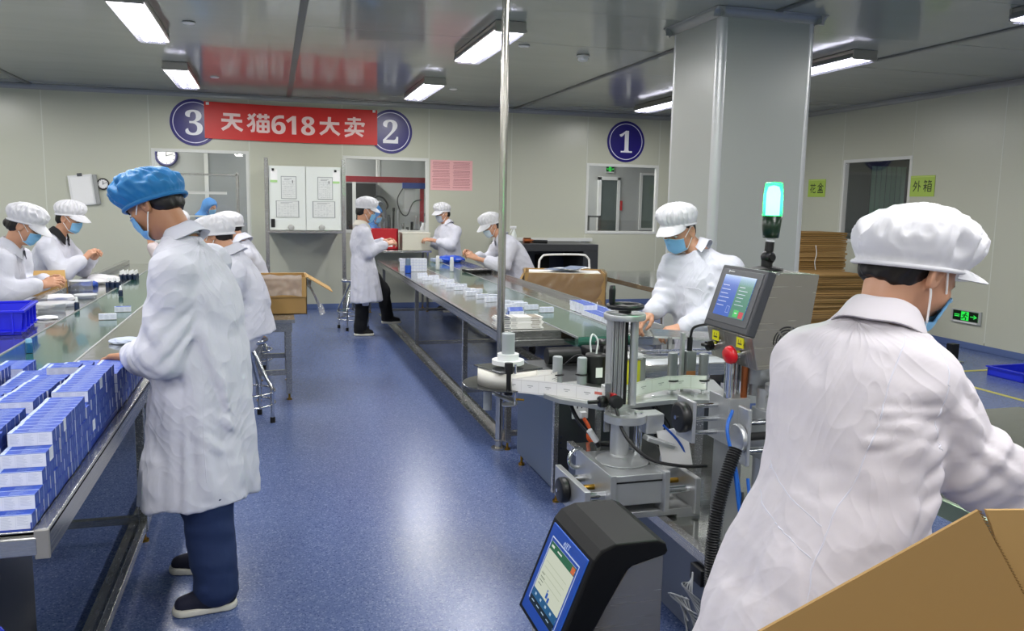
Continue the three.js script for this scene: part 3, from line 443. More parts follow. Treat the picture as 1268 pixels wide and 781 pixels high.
// ---- dark cabinet with things on top
{ const t = thing('machine_cabinet', 'low dark grey machine cabinet by the back wall behind the trolley', 'cabinet', [3.35, 0, -10.2]);
  part('cabinet_body', [bx(-0.55, 0.62, 0.98, 1.07, -0.5, 0.4, 0.006), bx(0.42, 0.62, 0.03, 0.98, -0.5, 0.4, 0.006), bx(-0.55, -0.42, 0.03, 0.98, -0.5, 0.4, 0.006), bx(-0.5, 0.5, 0.03, 0.98, -0.5, -0.42), bx(-0.5, 0.5, 0.03, 0.4, -0.4, 0.36)], M.graphite, t);
  part('inner_panel', bx(-0.42, 0.42, 0.4, 0.98, -0.41, -0.35), mat(0x2a3350, 0.3), t); part('vent', bx(0.02, 0.2, 0.62, 0.9, -0.34, -0.3), M.blackMatte, t);
  const s = thing('spray_bottle', 'white trigger spray bottle standing on the dark cabinet', 'bottle', [2.9, 1.071, -9.98]);
  part('bottle_body', lathe([[0, 0], [0.034, 0], [0.036, 0.01], [0.036, 0.1], [0.02, 0.15], [0.014, 0.165], [0, 0.165]]), mat(0xdfe6e2, 0.35), s); part('trigger_head', [bx(-0.05, 0.03, 0.185, 0.215, -0.012, 0.012, 0.004), bx(-0.012, 0.012, 0.16, 0.19, -0.012, 0.012, 0.003), at(box(0.008, 0.06, 0.012), -0.032, 0.16, 0, 0, 0, -0.4)], M.white, s);
  const k = thing('hand_tool', 'black and copper hand tool lying on the dark cabinet', 'tool', [3.08, 1.071, -10.0]); part('grip', rod([0.06, 0.025, 0], [0.26, 0.022, 0.03], 0.022), M.blackMatte, k); part('tool_head', [at(cyl(0.035, 0.09, 18), 0, 0.036, 0, 0, 0, Math.PI / 2), bx(0.03, 0.08, 0.01, 0.05, -0.02, 0.02)], M.copper, k);
  const l = thing('wall_ledge', 'long thin pale ledge on the back wall above the dark cabinet', 'ledge', [4.1, 1.0, ZB + 0.02]); part('rail', bx(-0.9, 0.7, 0, 0.05, 0, 0.07, 0.004), M.frame, l);
}
{ const t = thing('side_table', 'stainless side table beside the column with a bare top', 'table', [0, 0, 0]), y = 0.79; part('table_top', bx(3.5, 4.6, y - 0.05, y, -9.1, -7.02, 0.003), M.steelTop, t); legs(t, [3.56, 4.54], [-7.1, -9.02], y - 0.05); part('stretcher', [bx(3.56, 4.54, 0.2, 0.23, -7.115, -7.085), bx(3.545, 3.575, 0.2, 0.23, -9, -7.1)], M.steel, t); }
// ---- stools
function stool(x, z, h, ry, label) {
  const t = thing('stool', label, 'stool', [x, 0, z], ry);
  part('seat', lathe([[0, h - 0.035], [0.14, h - 0.035], [0.152, h - 0.025], [0.152, h - 0.008], [0.14, h], [0, h + 0.002]], 32), M.chrome, t);
  for (let i = 0; i < 4; i++) { const a = Math.PI / 4 + i * Math.PI / 2, c = Math.cos(a), s = Math.sin(a); const l = part('leg', pipe([[c * 0.03, h - 0.05, s * 0.03], [c * 0.06, h - 0.1, s * 0.06], [c * 0.16, h * 0.5, s * 0.16], [c * 0.185, h * 0.42, s * 0.185], [c * 0.19, h * 0.34, s * 0.19], [c * 0.19, 0.02, s * 0.19]], 0.0125, 40, 10), M.chrome, t); part('foot', at(cyl(0.018, 0.04, 12), c * 0.19, 0.02, s * 0.19), M.rubber, l); }
  part('ring', at(new THREE.TorusGeometry(0.19, 0.008, 8, 40), 0, h * 0.36, 0, Math.PI / 2), M.chrome, t); part('ring', at(new THREE.TorusGeometry(0.19, 0.008, 8, 40), 0, 0.13, 0, Math.PI / 2), M.chrome, t); part('stem', rod([0, h * 0.36, 0], [0, h - 0.03, 0], 0.016), M.chrome, t);
}
stool(-0.2, -6.02, 0.6, 0.35, 'chrome stool under the nearer white-capped worker'); stool(-0.22, -7.72, 0.6, 0.1, 'chrome stool under the farther white-capped worker'); stool(0.93, -10.22, 0.62, 0.3, 'empty chrome stool behind the standing woman at the far end');
stool(-2.1, -7.0, 0.6, 0.2, 'chrome stool under the nearer woman left of the packing table'); stool(-2.2, -8.5, 0.6, 0.6, 'chrome stool under the farther woman left of the packing table'); stool(2.85, -9.35, 0.6, 0.2, 'chrome stool under the seated woman right of the middle table'); stool(-0.32, -8.5, 0.6, 0.2, 'chrome stool under the worker hidden behind the standing man');
// ---- far end of the middle table
{ const t = thing('tray_bag', 'shiny blue pouch bag lying at the far end of the middle table', 'bag', [2.32, TH + 0.003, -11.05], 0.2), g = new THREE.SphereGeometry(1, 36, 20), p = g.attributes.position;
  for (let i = 0; i < p.count; i++) { const v = V(p.getX(i), p.getY(i), p.getZ(i)); v.multiplyScalar(1 + 0.2 * noise(v.x * 3, v.y * 3, v.z * 3)); p.setXYZ(i, v.x * 0.2, Math.max(0, v.y + 0.5) * 0.06, v.z * 0.14); } g.computeVertexNormals(); part('bag_body', g, mat(0x1c4cc4, 0.2), t); part('bag_edge', bx(-0.26, -0.14, 0.004, 0.05, -0.1, 0.08, 0.01), mat(0xa7b4d0, 0.25), t); }
{ const g = 'black packs on the far table'; for (let i = 0; i < 5; i++) { const t = thing('black_pack', 'flat black pack in the row before the seated woman', 'pack', [2.18 + i * 0.06, TH + 0.003, -9.35 - i * 0.02], 0.25, g); part('pack_body', box(0.05, 0.03, 0.26, 0.006), M.black, t, [0, 0.016, 0]); part('pack_label', bx(-0.02, 0.02, 0.031, 0.032, -0.06, 0.02), M.paper, t); } }
{ const b = lathe([[0, 0], [0.022, 0], [0.024, 0.004], [0.024, 0.12], [0.02, 0.13], [0.02, 0.165], [0, 0.168]], 22); single('white_bottle', b, M.white, 'slim white bottle beside the black packs on the middle table', 'bottle', [2.02, TH + 0.002, -9.55]); single('white_bottle', b, M.white, 'slim white bottle beside the far carton block on the middle table', 'bottle', [1.9, TH + 0.002, -9.8]);
  const t = thing('squeeze_bottle', 'blue bottle with a grey top at the far left table corner', 'bottle', [1.47, TH + 0.002, -9.35]); part('bottle_body', lathe([[0, 0], [0.035, 0], [0.037, 0.004], [0.037, 0.08], [0.028, 0.09], [0, 0.09]]), mat(0x1d4fb4, 0.3), t); part('cap', lathe([[0.03, 0.088], [0.03, 0.16], [0.026, 0.166], [0, 0.166]]), mat(0x6c7f93, 0.4), t); }
{ const t = thing('red_crate', 'red plastic crate with a white label under the far window', 'crate', [1.5, 0.88, -11.85]); part('crate_body', [bx(-0.2, 0.2, 0, 0.3, 0.13, 0.15, 0.004), bx(-0.2, 0.2, 0, 0.3, -0.15, -0.13, 0.004), bx(-0.2, -0.18, 0, 0.3, -0.15, 0.15), bx(0.18, 0.2, 0, 0.3, -0.15, 0.15), bx(-0.2, 0.2, 0, 0.02, -0.15, 0.15)], mat(0xb31420, 0.4), t); part('label_patch', bx(0.02, 0.12, 0.05, 0.12, 0.15, 0.152), M.paper, t);
  const s = thing('wall_shelf', 'steel shelf below the far middle window carrying the red crate', 'shelf', [1.75, 0, -11.85]); part('shelf_board', bx(-0.5, 0.42, 0.85, 0.88, -0.3, 0.2, 0.003), M.steel, s); legs(s, [-0.45, 0.37], [-0.25, 0.15], 0.85, 0.03); const q = thing('white_box', 'plain cream storage box on the shelf under the far window', 'box', [1.98, 0.88, -11.85]); part('box_body', bx(-0.22, 0.18, 0, 0.24, -0.15, 0.15, 0.006), mat(0xcfcdbd, 0.5), q); part('box_lid', bx(-0.225, 0.185, 0.235, 0.25, -0.155, 0.155, 0.004), mat(0xd8d6c8, 0.5), q); }
// ---- flat cardboard blanks by the right wall
{ const r = rng(31), g = 'flat cardboard blanks', y0 = 0.12; const p = thing('pallet', 'low wooden pallet under the stacks of flat cardboard', 'pallet', [6.5, 0, -9.0]);
  for (let i = 0; i < 5; i++) part('deck_board', bx(-0.75, 0.75, 0.095, 0.117, -0.7 + i * 0.31, -0.56 + i * 0.31), mat(0x9a7c50, 0.8), p); for (const x of [-0.7, 0, 0.7]) part('bearer', bx(x - 0.04, x + 0.04, 0, 0.095, -0.7, 0.68), mat(0x8a6c44, 0.8), p);
  const m = [mat(0xb08d58, 0.85), mat(0xa07d4a, 0.85), mat(0x94733f, 0.85)];
  const st = (x, z, w, d, n, th, lab) => { const q = metricUV(box(w, th * 0.82, d)); let y = y0; for (let i = 0; i < n; i++) { single('cardboard_blank', q, m[r() * 3 | 0], lab, 'cardboard', [x + (r() - 0.5) * 0.03, y + th / 2, z + (r() - 0.5) * 0.03], (r() - 0.5) * 0.05, lab.includes('taller') ? g + ' in the taller stack' : g + ' in the lower stack'); y += th; } };
  st(6.62, -9.35, 0.95, 0.6, 44, 0.0262, 'flat brown cardboard blank in the taller stack by the right wall'); st(6.42, -8.62, 0.85, 0.62, 26, 0.0262, 'flat brown cardboard blank in the lower front stack by the right wall');
  const e = thing('strap', 'white strap end hanging on the taller cardboard stack', 'strap', [6.62, 0.95, -9.035]); part('strap_band', pipe([[0, 0.16, 0], [0.01, 0.05, 0.012], [-0.005, -0.05, 0.008], [0.01, -0.15, 0.012]], 0.006, 20, 6), M.white, e); }
{ const t = thing('storage_bin', 'blue plastic bin on the floor at the right picture edge', 'bin', [6.95, 0, -6.1], 0.03), m = mat(0x2030c8, 0.4); part('bin_body', [bx(-0.3, 0.3, 0.0, 0.01, -0.2, 0.2), bx(-0.3, 0.3, 0, 0.09, 0.19, 0.2), bx(-0.3, 0.3, 0, 0.09, -0.2, -0.19), bx(-0.3, -0.29, 0, 0.09, -0.2, 0.2), bx(0.29, 0.3, 0, 0.09, -0.2, 0.2)], m, t); part('rim', [bx(-0.31, 0.31, 0.08, 0.092, 0.185, 0.215), bx(-0.31, 0.31, 0.08, 0.092, -0.215, -0.185), bx(-0.315, -0.285, 0.08, 0.092, -0.21, 0.21), bx(0.285, 0.315, 0.08, 0.092, -0.21, 0.21)], m, t); }
{ const t = thing('storage_bin', 'upright blue plastic bin behind the right worker by the wall', 'bin', [7.2, 0, -5.2], 0.03), m = mat(0x3a55b0, 0.4); part('bin_body', [bx(-0.3, 0.3, 0, 0.34, 0.19, 0.2), bx(-0.3, 0.3, 0, 0.34, -0.2, -0.19), bx(-0.3, -0.29, 0, 0.34, -0.2, 0.2), bx(0.29, 0.3, 0, 0.34, -0.2, 0.2), bx(-0.3, 0.3, 0, 0.01, -0.2, 0.2)], m, t); part('rim', bx(-0.31, 0.31, 0.32, 0.34, 0.185, 0.215), m, t); }

// ---- on the back wall
function disc(n, x, y, rad, label) {
  const tex = canvasTex(512, 512, (g) => { g.fillStyle = '#1c1272'; g.fillRect(0, 0, 512, 512); g.strokeStyle = '#e8e8f4'; g.lineWidth = 9; g.beginPath(); g.arc(256, 256, 222, 0, 7); g.stroke(); g.fillStyle = '#f2f2f6'; g.font = 'bold 380px serif'; g.textAlign = 'center'; g.fillText(n, 256, 392); });
  const t = thing('number_sign', label, 'sign', [x, y, ZB + 0.002]); part('plate', at(cyl(rad, 0.008, 64), 0, 0, 0.004, Math.PI / 2), mat(0x1c1272, 0.35), t); part('face', at(new THREE.CircleGeometry(rad, 64), 0, 0, 0.0085), printMat(tex, 0.3), t);
}
disc('3', -0.995, 2.575, 0.31, 'round indigo number three sign, half covered by the red banner'); disc('2', 1.665, 2.56, 0.31, 'round indigo number two sign at the right banner end'); disc('1', 5.345, 2.555, 0.315, 'round indigo number one sign above the right window');
{ const tex = canvasTex(1024, 240, (g, w, h) => { g.fillStyle = '#d3211c'; g.fillRect(0, 0, w, h); const f = '#f8dcd8'; glyph(g, '天', 87, 50, 136, 20, f); glyph(g, '猫', 238, 50, 138, 17, f); g.fillStyle = f; g.font = 'bold 172px sans-serif'; g.textAlign = 'center'; g.fillText('6', 424, 186); g.fillText('1', 508, 186); g.fillText('8', 600, 186); glyph(g, '大', 662, 50, 136, 20, f); glyph(g, '卖', 812, 50, 138, 17, f); });
  const t = thing('banner', 'red cloth banner with pale slogan lettering across signs three and two', 'banner', [0.303, 2.6, ZB + 0.028]); const g = new THREE.PlaneGeometry(2.33, 0.49, 60, 10), p = g.attributes.position; for (let i = 0; i < p.count; i++) { const x = p.getX(i); p.setXYZ(i, x, p.getY(i) - x * 0.004 - 0.012 * Math.cos(x * 1.3) + 0.012, 0.004 * noise(x * 3, p.getY(i) * 4, 1) + 0.006); } g.computeVertexNormals(); const b = g.clone(); part('banner_cloth', g, printMat(tex, 0.45, { side: THREE.DoubleSide }), t); for (const s of [-1, 1]) part('corner_tape', bx(s * 1.12 - 0.02, s * 1.12 + 0.02, 0.215, 0.25, 0.008, 0.012), M.paper, t); }
{ const tex = canvasTex(512, 380, (g, w, h) => { const r = rng(2); g.fillStyle = '#e9b4b4'; g.fillRect(0, 0, w, h); for (const x of [22, 270]) for (let i = 0; i < 22; i++) { if (i % 7 === 6) continue; let q = x + r() * 14; while (q < x + 205) { const k = 5 + r() * 9; g.fillStyle = i % 7 ? '#b5767a' : '#8e4a50'; g.fillRect(q, 26 + i * 15, k, 7); q += k + 3; } } });
  const t = single('notice', bx(-0.318, 0.318, -0.22, 0.22, 0, 0.003), printMat(tex, 0.7), 'pink printed two-column notice on the back wall', 'notice', [2.565, 1.962, ZB + 0.002]); }
{ const t = thing('clipboard_box', 'white document holder hanging tilted on the back wall at left', 'holder', [-2.41, 1.64, ZB + 0.004], 0); t.rotation.z = 0.1; part('holder_body', bx(-0.15, 0.15, -0.2, 0.2, 0, 0.03, 0.006), M.whitePlastic, t); part('side', bx(0.15, 0.2, -0.2, 0.19, 0, 0.05, 0.004), mat(0x9a9c9a, 0.5), t); part('clip', bx(-0.03, 0.03, 0.18, 0.22, 0.03, 0.045, 0.003), M.darkSteel, t); part('sheet', bx(-0.12, 0.12, -0.18, 0.17, 0.03, 0.033), M.paper, t); }
function clock(x, y, z, r, label, m) {
  const t = thing('wall_clock', label, 'clock', [x, y, z]); part('rim', at(new THREE.TorusGeometry(r, r * 0.13, 12, 48), 0, 0, 0.02), m, t); part('face', at(cyl(r, 0.02, 40), 0, 0, 0.012, Math.PI / 2), M.paper, t); part('hand', [bx(-0.004, 0.004, -0.01, r * 0.55, 0.024, 0.026), at(box(r * 0.75, 0.005, 0.002), r * 0.3, 0.01, 0.027, 0, 0, 0.3)], M.black, t);
  const ticks = []; for (let i = 0; i < 12; i++) ticks.push(at(box(0.006, r * 0.13, 0.002), Math.sin(i * Math.PI / 6) * r * 0.78, Math.cos(i * Math.PI / 6) * r * 0.78, 0.024, 0, 0, -i * Math.PI / 6)); part('hour_marks', ticks, M.black, t);
}
clock(-2.155, 1.725, ZB + 0.002, 0.068, 'small black-rimmed clock on the back wall beside the document holder', M.black); clock(-1.6, 2.22, -14.335, 0.155, 'round clock with a purple rim seen through the left window', mat(0x3b3a66, 0.4));
{ // pass-through cupboard with two white doors on posts
  const x0 = -0.07, x1 = 0.92, zf = -11.38, t = thing('pass_through_cupboard', 'wall cupboard with two white doors plastered with forms on steel posts', 'cupboard', [0, 0, 0]);
  part('carcass', bx(x0 + 0.02, x1 - 0.02, 1.16, 2.0, ZB + 0.01, zf - 0.02), M.frame, t); part('ledge', bx(x0, x1, 1.125, 1.16, ZB + 0.01, zf + 0.05, 0.004), M.steel, t);
  for (const x of [x0, x1]) part('post', bx(x - 0.025, x + 0.025, 0, 2.1, zf - 0.03, zf + 0.02, 0.004), M.steel, t);
  const form = (seed, table) => canvasTex(192, 256, (g, w, h) => { const r = rng(seed); g.fillStyle = '#d9dcd8'; g.fillRect(0, 0, w, h); g.strokeStyle = '#8e9492'; g.lineWidth = 7; g.strokeRect(5, 5, w - 10, h - 10); lines(g, 40, 26, 110, 2, 14, 4, '#777c7c', r); for (let y = 66; y < h - 24; y += 15) for (let x = 20; x < w - 40; x += 24) if (r() < 0.75) { g.fillStyle = '#a3a8a8'; g.fillRect(x, y, 6 + r() * 14, 3); } g.strokeStyle = '#b4b9b8'; g.lineWidth = 2; for (let y = 60; y < h - 16; y += 28) { g.beginPath(); g.moveTo(16, y); g.lineTo(w - 16, y); g.stroke(); } if (table) { g.fillStyle = '#2c2f30'; g.fillRect(138, 46, 9, 30); } });
  const mF = [1, 2, 3, 4].map((i) => printMat(form(i, i < 3), 0.6)), mDoor = mat(0xdfe4de, 0.3);
  [[x0 + 0.03, 0.425], [0.432, x1 - 0.03]].forEach(([a, b], i) => {
    const d = part('door', bx(a, b, 1.165, 2.0, zf - 0.02, zf, 0.004), mDoor, t), c = (a + b) / 2;
    part('form_sheet', bx(c - 0.1 + 0.02, c + 0.1 + 0.02, 1.57, 1.87, zf, zf + 0.003), mF[i], d); part('form_sheet', bx(c - 0.15, c + 0.15, 1.33, 1.55, zf, zf + 0.003), mF[i + 2], d);
    const lx = i ? b - 0.11 : a + 0.02; part('label_sheet', bx(lx, lx + 0.09, 1.78, 1.95, zf, zf + 0.003), M.paper, d); part('label_stripe', bx(lx, lx + 0.09, 1.785, 1.815, zf + 0.003, zf + 0.0045), mat(0xa9d48c, 0.6), d); part('lock', bx(lx + 0.02, lx + 0.05, 1.935, 1.965, zf, zf + 0.012), M.black, d);
    part('handle', at(lathe([[0, 0], [0.04, 0], [0.04, 0.018], [0.03, 0.026], [0, 0.028]]), c + (i ? -0.03 : 0.04), 1.2, zf, Math.PI / 2), mat(0xd9dad6, 0.2, 0, { transmission: 0.4, thickness: 0 }), d);
  });
  part('switch_plate', bx(x0 + 0.05, x0 + 0.1, 1.2, 1.31, zf, zf + 0.01, 0.002), M.black, t);
}
// ---- signs on the right wall
for (const [z, y, txt, lab] of [[-10.545, 1.868, '花盒', 'green paper sign half hidden by the column edge'], [-8.478, 1.868, '外箱', 'green paper sign right of the dark window on the right wall']]) {
  const tex = canvasTex(256, 160, (g, w, h) => { g.fillStyle = '#a9c653'; g.fillRect(0, 0, w, h); g.fillStyle = 'rgba(255,255,220,0.25)'; g.fillRect(6, 6, w - 12, 6); glyph(g, txt[0], 26, 34, 92, 9, '#3a4a1c'); glyph(g, txt[1], 138, 34, 92, 9, '#3a4a1c'); });
  single('paper_sign', at(box(0.4, 0.255, 0.004), 0, 0, 0), printMat(tex, 0.5), lab, 'sign', [XR - 0.004, y, z], -Math.PI / 2);
}
function exitSign(p, ry, w, h, label, right) {
  const tex = canvasTex(256, 128, (g, W, H) => {
    g.fillStyle = '#04140a'; g.fillRect(0, 0, W, H); g.fillStyle = '#27e04a'; g.fillRect(84, 6, 80, 116); g.fillStyle = '#04240e'; g.strokeStyle = '#04240e'; g.lineWidth = 11; g.lineCap = 'round';
    g.beginPath(); g.arc(132, 26, 10, 0, 7); g.fill(); for (const q of [[126, 44, 116, 74], [122, 48, 100, 58], [126, 46, 148, 62], [116, 74, 136, 90, 132, 112], [116, 74, 104, 94, 88, 98]]) { g.beginPath(); g.moveTo(q[0], q[1]); for (let i = 2; i < q.length; i += 2) g.lineTo(q[i], q[i + 1]); g.stroke(); }
    g.strokeStyle = '#2fe452'; g.lineWidth = 10; g.lineCap = 'butt'; g.beginPath(); g.moveTo(178, 64); g.lineTo(236, 64); g.moveTo(212, 40); g.lineTo(240, 64); g.lineTo(212, 88); g.stroke(); g.lineWidth = 12; g.beginPath(); g.moveTo(16, 54); g.lineTo(70, 54); g.moveTo(16, 76); g.lineTo(70, 76); g.stroke();
  });
  const t = thing('exit_sign', label, 'sign', p, ry); part('housing', box(w, h, 0.025, 0.004), mat(0xbfc2c0, 0.35, 0.3), t, [0, 0, 0.0125]); part('sign_face', box(w * 0.86, h * 0.72, 0.003), new THREE.MeshStandardMaterial({ color: 0x111111, map: tex, emissive: 0xffffff, emissiveMap: tex, emissiveIntensity: 1.1, roughness: 0.4 }), t, [0, h * 0.04, 0.0265]); part('lower_strip', bx(-w * 0.4, w * 0.4, -h * 0.47, -h * 0.38, 0.025, 0.027), M.whitePlastic, t);
}
exitSign([XR - 0.002, 0.368, -7.62], -Math.PI / 2, 0.42, 0.155, 'lit green running-man exit sign low on the right wall', true);
exitSign([6.755, 2.3, -16.19], 0, 0.2, 0.14, 'small lit green exit sign over the door beyond the right window');

// ================================================================ THE LABELLING MACHINE AND ITS SURROUNDINGS
const mPanelGrey = mat(0x404448, 0.45, 0.4), mClearGrey = mat(0xc3c6c6, 0.36, 0.7), mGreyPlastic = mat(0xa6abae, 0.45);
{ // conveyor cabinet
  const t = thing('machine_cabinet', 'dark steel machine cabinet with a wall socket at the near end of the middle table', 'cabinet', [0, 0, 0]);
  part('cabinet_body', bx(1.4, 2.36, 0.07, 0.62, -4.66, -3.97, 0.004), mPanelGrey, t);
  part('side_sheet', bx(1.392, 1.4, 0.08, 0.66, -4.64, -3.985, 0.002), mat(0x6f7c8a, 0.35, 0.8), t);
  part('corner_post', bx(1.386, 1.412, 0.06, 0.67, -3.985, -3.955, 0.003), M.steel, t);
  part('top_plate', bx(1.39, 2.37, 0.62, 0.635, -4.67, -3.96, 0.002), M.darkSteel, t);
  for (const [x, z] of [[1.42, -3.99], [2.33, -3.99], [1.42, -4.63], [2.33, -4.63]]) part('foot', at(join(foot()), x, 0, z), M.brass, t);
  for (const y of [0.15, 0.3, 0.33, 0.36, 0.58]) part('screw', at(cyl(0.005, 0.006, 10), 1.43, y, -3.968, Math.PI / 2), M.chrome, t);
  const s = thing('wall_socket', 'white double socket with an orange-plugged lead on the dark cabinet', 'socket', [1.53, 0.5, -3.968]);
  part('face_plate', box(0.09, 0.09, 0.012, 0.004), M.whitePlastic, s, [0, 0, 0.006]); part('slot', [bx(-0.02, -0.014, 0.012, 0.026, 0.012, 0.0135), bx(0.004, 0.01, 0.012, 0.026, 0.012, 0.0135)], M.black, s); part('plug', box(0.035, 0.035, 0.03, 0.004), M.white, s, [0.01, -0.02, 0.026]);
  single('power_lead', [pipe([[1.54, 0.465, -3.93], [1.56, 0.42, -3.9], [1.55, 0.37, -3.88], [1.6, 0.32, -3.86]], 0.01, 30, 8)], M.orange, 'orange power lead hanging from the white socket', 'cable');
  const e = thing('motor_unit', 'dark motor and wiring block under the end of the green belt', 'motor', [0, 0, 0]);
  part('motor', at(cyl(0.05, 0.2, 20), 1.62, 0.69, -4.5, 0, 0, Math.PI / 2), M.black, e); part('gear_box', bx(1.75, 1.9, 0.635, 0.74, -4.55, -4.4, 0.008), M.blackMatte, e); part('terminal', bx(2.0, 2.1, 0.635, 0.73, -4.5, -4.38, 0.005), M.darkSteel, e); part('connector', bx(1.9, 1.97, 0.66, 0.7, -4.42, -4.36, 0.004), M.orange, e);
  for (let i = 0; i < 5; i++) part('wire', pipe([[1.6 + i * 0.08, 0.66, -4.4], [1.66 + i * 0.08, 0.72, -4.34], [1.74 + i * 0.08, 0.68, -4.3], [1.82 + i * 0.07, 0.645, -4.25]], 0.006, 24, 6), [M.black, M.blue, M.black, M.red, M.black][i], e);
  // flat conveyor that carries the bottles past the labeller
  const c = thing('bottle_conveyor', 'narrow steel bottle conveyor running behind the label rollers', 'conveyor', [0, 0, 0]);
  part('rail', [bx(1.55, 2.6, 0.74, 0.8, -3.62, -3.6, 0.002), bx(1.55, 2.6, 0.74, 0.8, -3.86, -3.84, 0.002)], M.steel, c); part('belt', bx(1.55, 2.6, 0.775, 0.785, -3.84, -3.62), mat(0xcfd4d6, 0.25, 0.3), c); part('support', [bx(1.7, 1.74, 0.635, 0.76, -3.99, -3.86), bx(2.3, 2.34, 0.635, 0.76, -3.99, -3.86), bx(1.7, 1.74, 0.7, 0.74, -3.9, -3.62), bx(2.3, 2.34, 0.7, 0.74, -3.9, -3.62)], M.darkSteel, c);
  part('guide', [bx(1.6, 2.55, 0.83, 0.842, -3.69, -3.68), bx(1.6, 2.55, 0.83, 0.842, -3.79, -3.78)], M.chrome, c); part('cover', at(box(0.62, 0.012, 0.1), 2.24, 0.88, -3.92, 0.25, -0.2, 0), M.steel, c); part('cover_bracket', [bx(2.0, 2.02, 0.7, 0.88, -3.93, -3.91), bx(2.46, 2.48, 0.7, 0.88, -3.93, -3.91)], M.steel, c);
}
{ // low bench that carries everything
  const t = thing('machine_bench', 'low stainless bench with a dark side panel carrying the labelling machine', 'bench', [0, 0, 0]);
  part('bench_top', bx(1.44, 2.3, 0.345, 0.36, -3.85, -1.86, 0.003), M.steelTop, t); part('edge_rail', [bx(1.42, 1.455, 0.33, 0.372, -3.85, -1.84, 0.003), bx(1.42, 2.3, 0.33, 0.372, -1.875, -1.84, 0.003)], M.steel, t);
  part('side_panel', bx(1.43, 1.44, 0.04, 0.335, -3.84, -1.86), mat(0x59616e, 0.4, 0.7), t); part('side_panel', bx(1.43, 2.3, 0.04, 0.335, -1.87, -1.86), mat(0x4c525c, 0.4, 0.7), t);
  for (const [x, z] of [[1.47, -3.8], [2.26, -3.8], [1.47, -1.92], [2.26, -1.92]]) part('foot', at(cyl(0.025, 0.045, 14), x, 0.022, z), M.brass, t);
  part('hatch', bx(1.424, 1.43, 0.1, 0.29, -2.18, -1.98, 0.002), mat(0x7a8087, 0.35, 0.8), t); part('frame_bar', bx(1.55, 1.575, 0.36, 0.76, -3.8, -3.775), M.steel, t); part('frame_bar', bx(2.1, 2.125, 0.36, 0.76, -3.8, -3.775), M.steel, t);
  const wt = canvasTex(128, 96, (g) => { g.fillStyle = '#e8e8e4'; g.fillRect(0, 0, 128, 96); g.fillStyle = '#b3252a'; g.fillRect(0, 0, 128, 30); g.fillStyle = '#f0e8e4'; g.fillRect(14, 8, 60, 12); g.fillStyle = '#d8c11c'; g.beginPath(); g.moveTo(30, 84); g.lineTo(8, 84); g.lineTo(30, 44); g.lineTo(52, 84); g.fill(); g.fillStyle = '#1a1a18'; g.fillRect(28, 56, 5, 16); g.fillRect(28, 75, 5, 5); g.fillStyle = '#6b6b68'; for (let i = 0; i < 4; i++) g.fillRect(64, 46 + i * 11, 50, 4); });
  single('warning_label', box(0.12, 0.09, 0.003), printMat(wt, 0.4), 'small red and white warning label on the bench side panel', 'label', [1.4275, 0.255, -1.93], -Math.PI / 2);
  part('cable_box', bx(1.4, 1.43, 0.26, 0.32, -2.5, -2.42, 0.004), M.black, t);
}
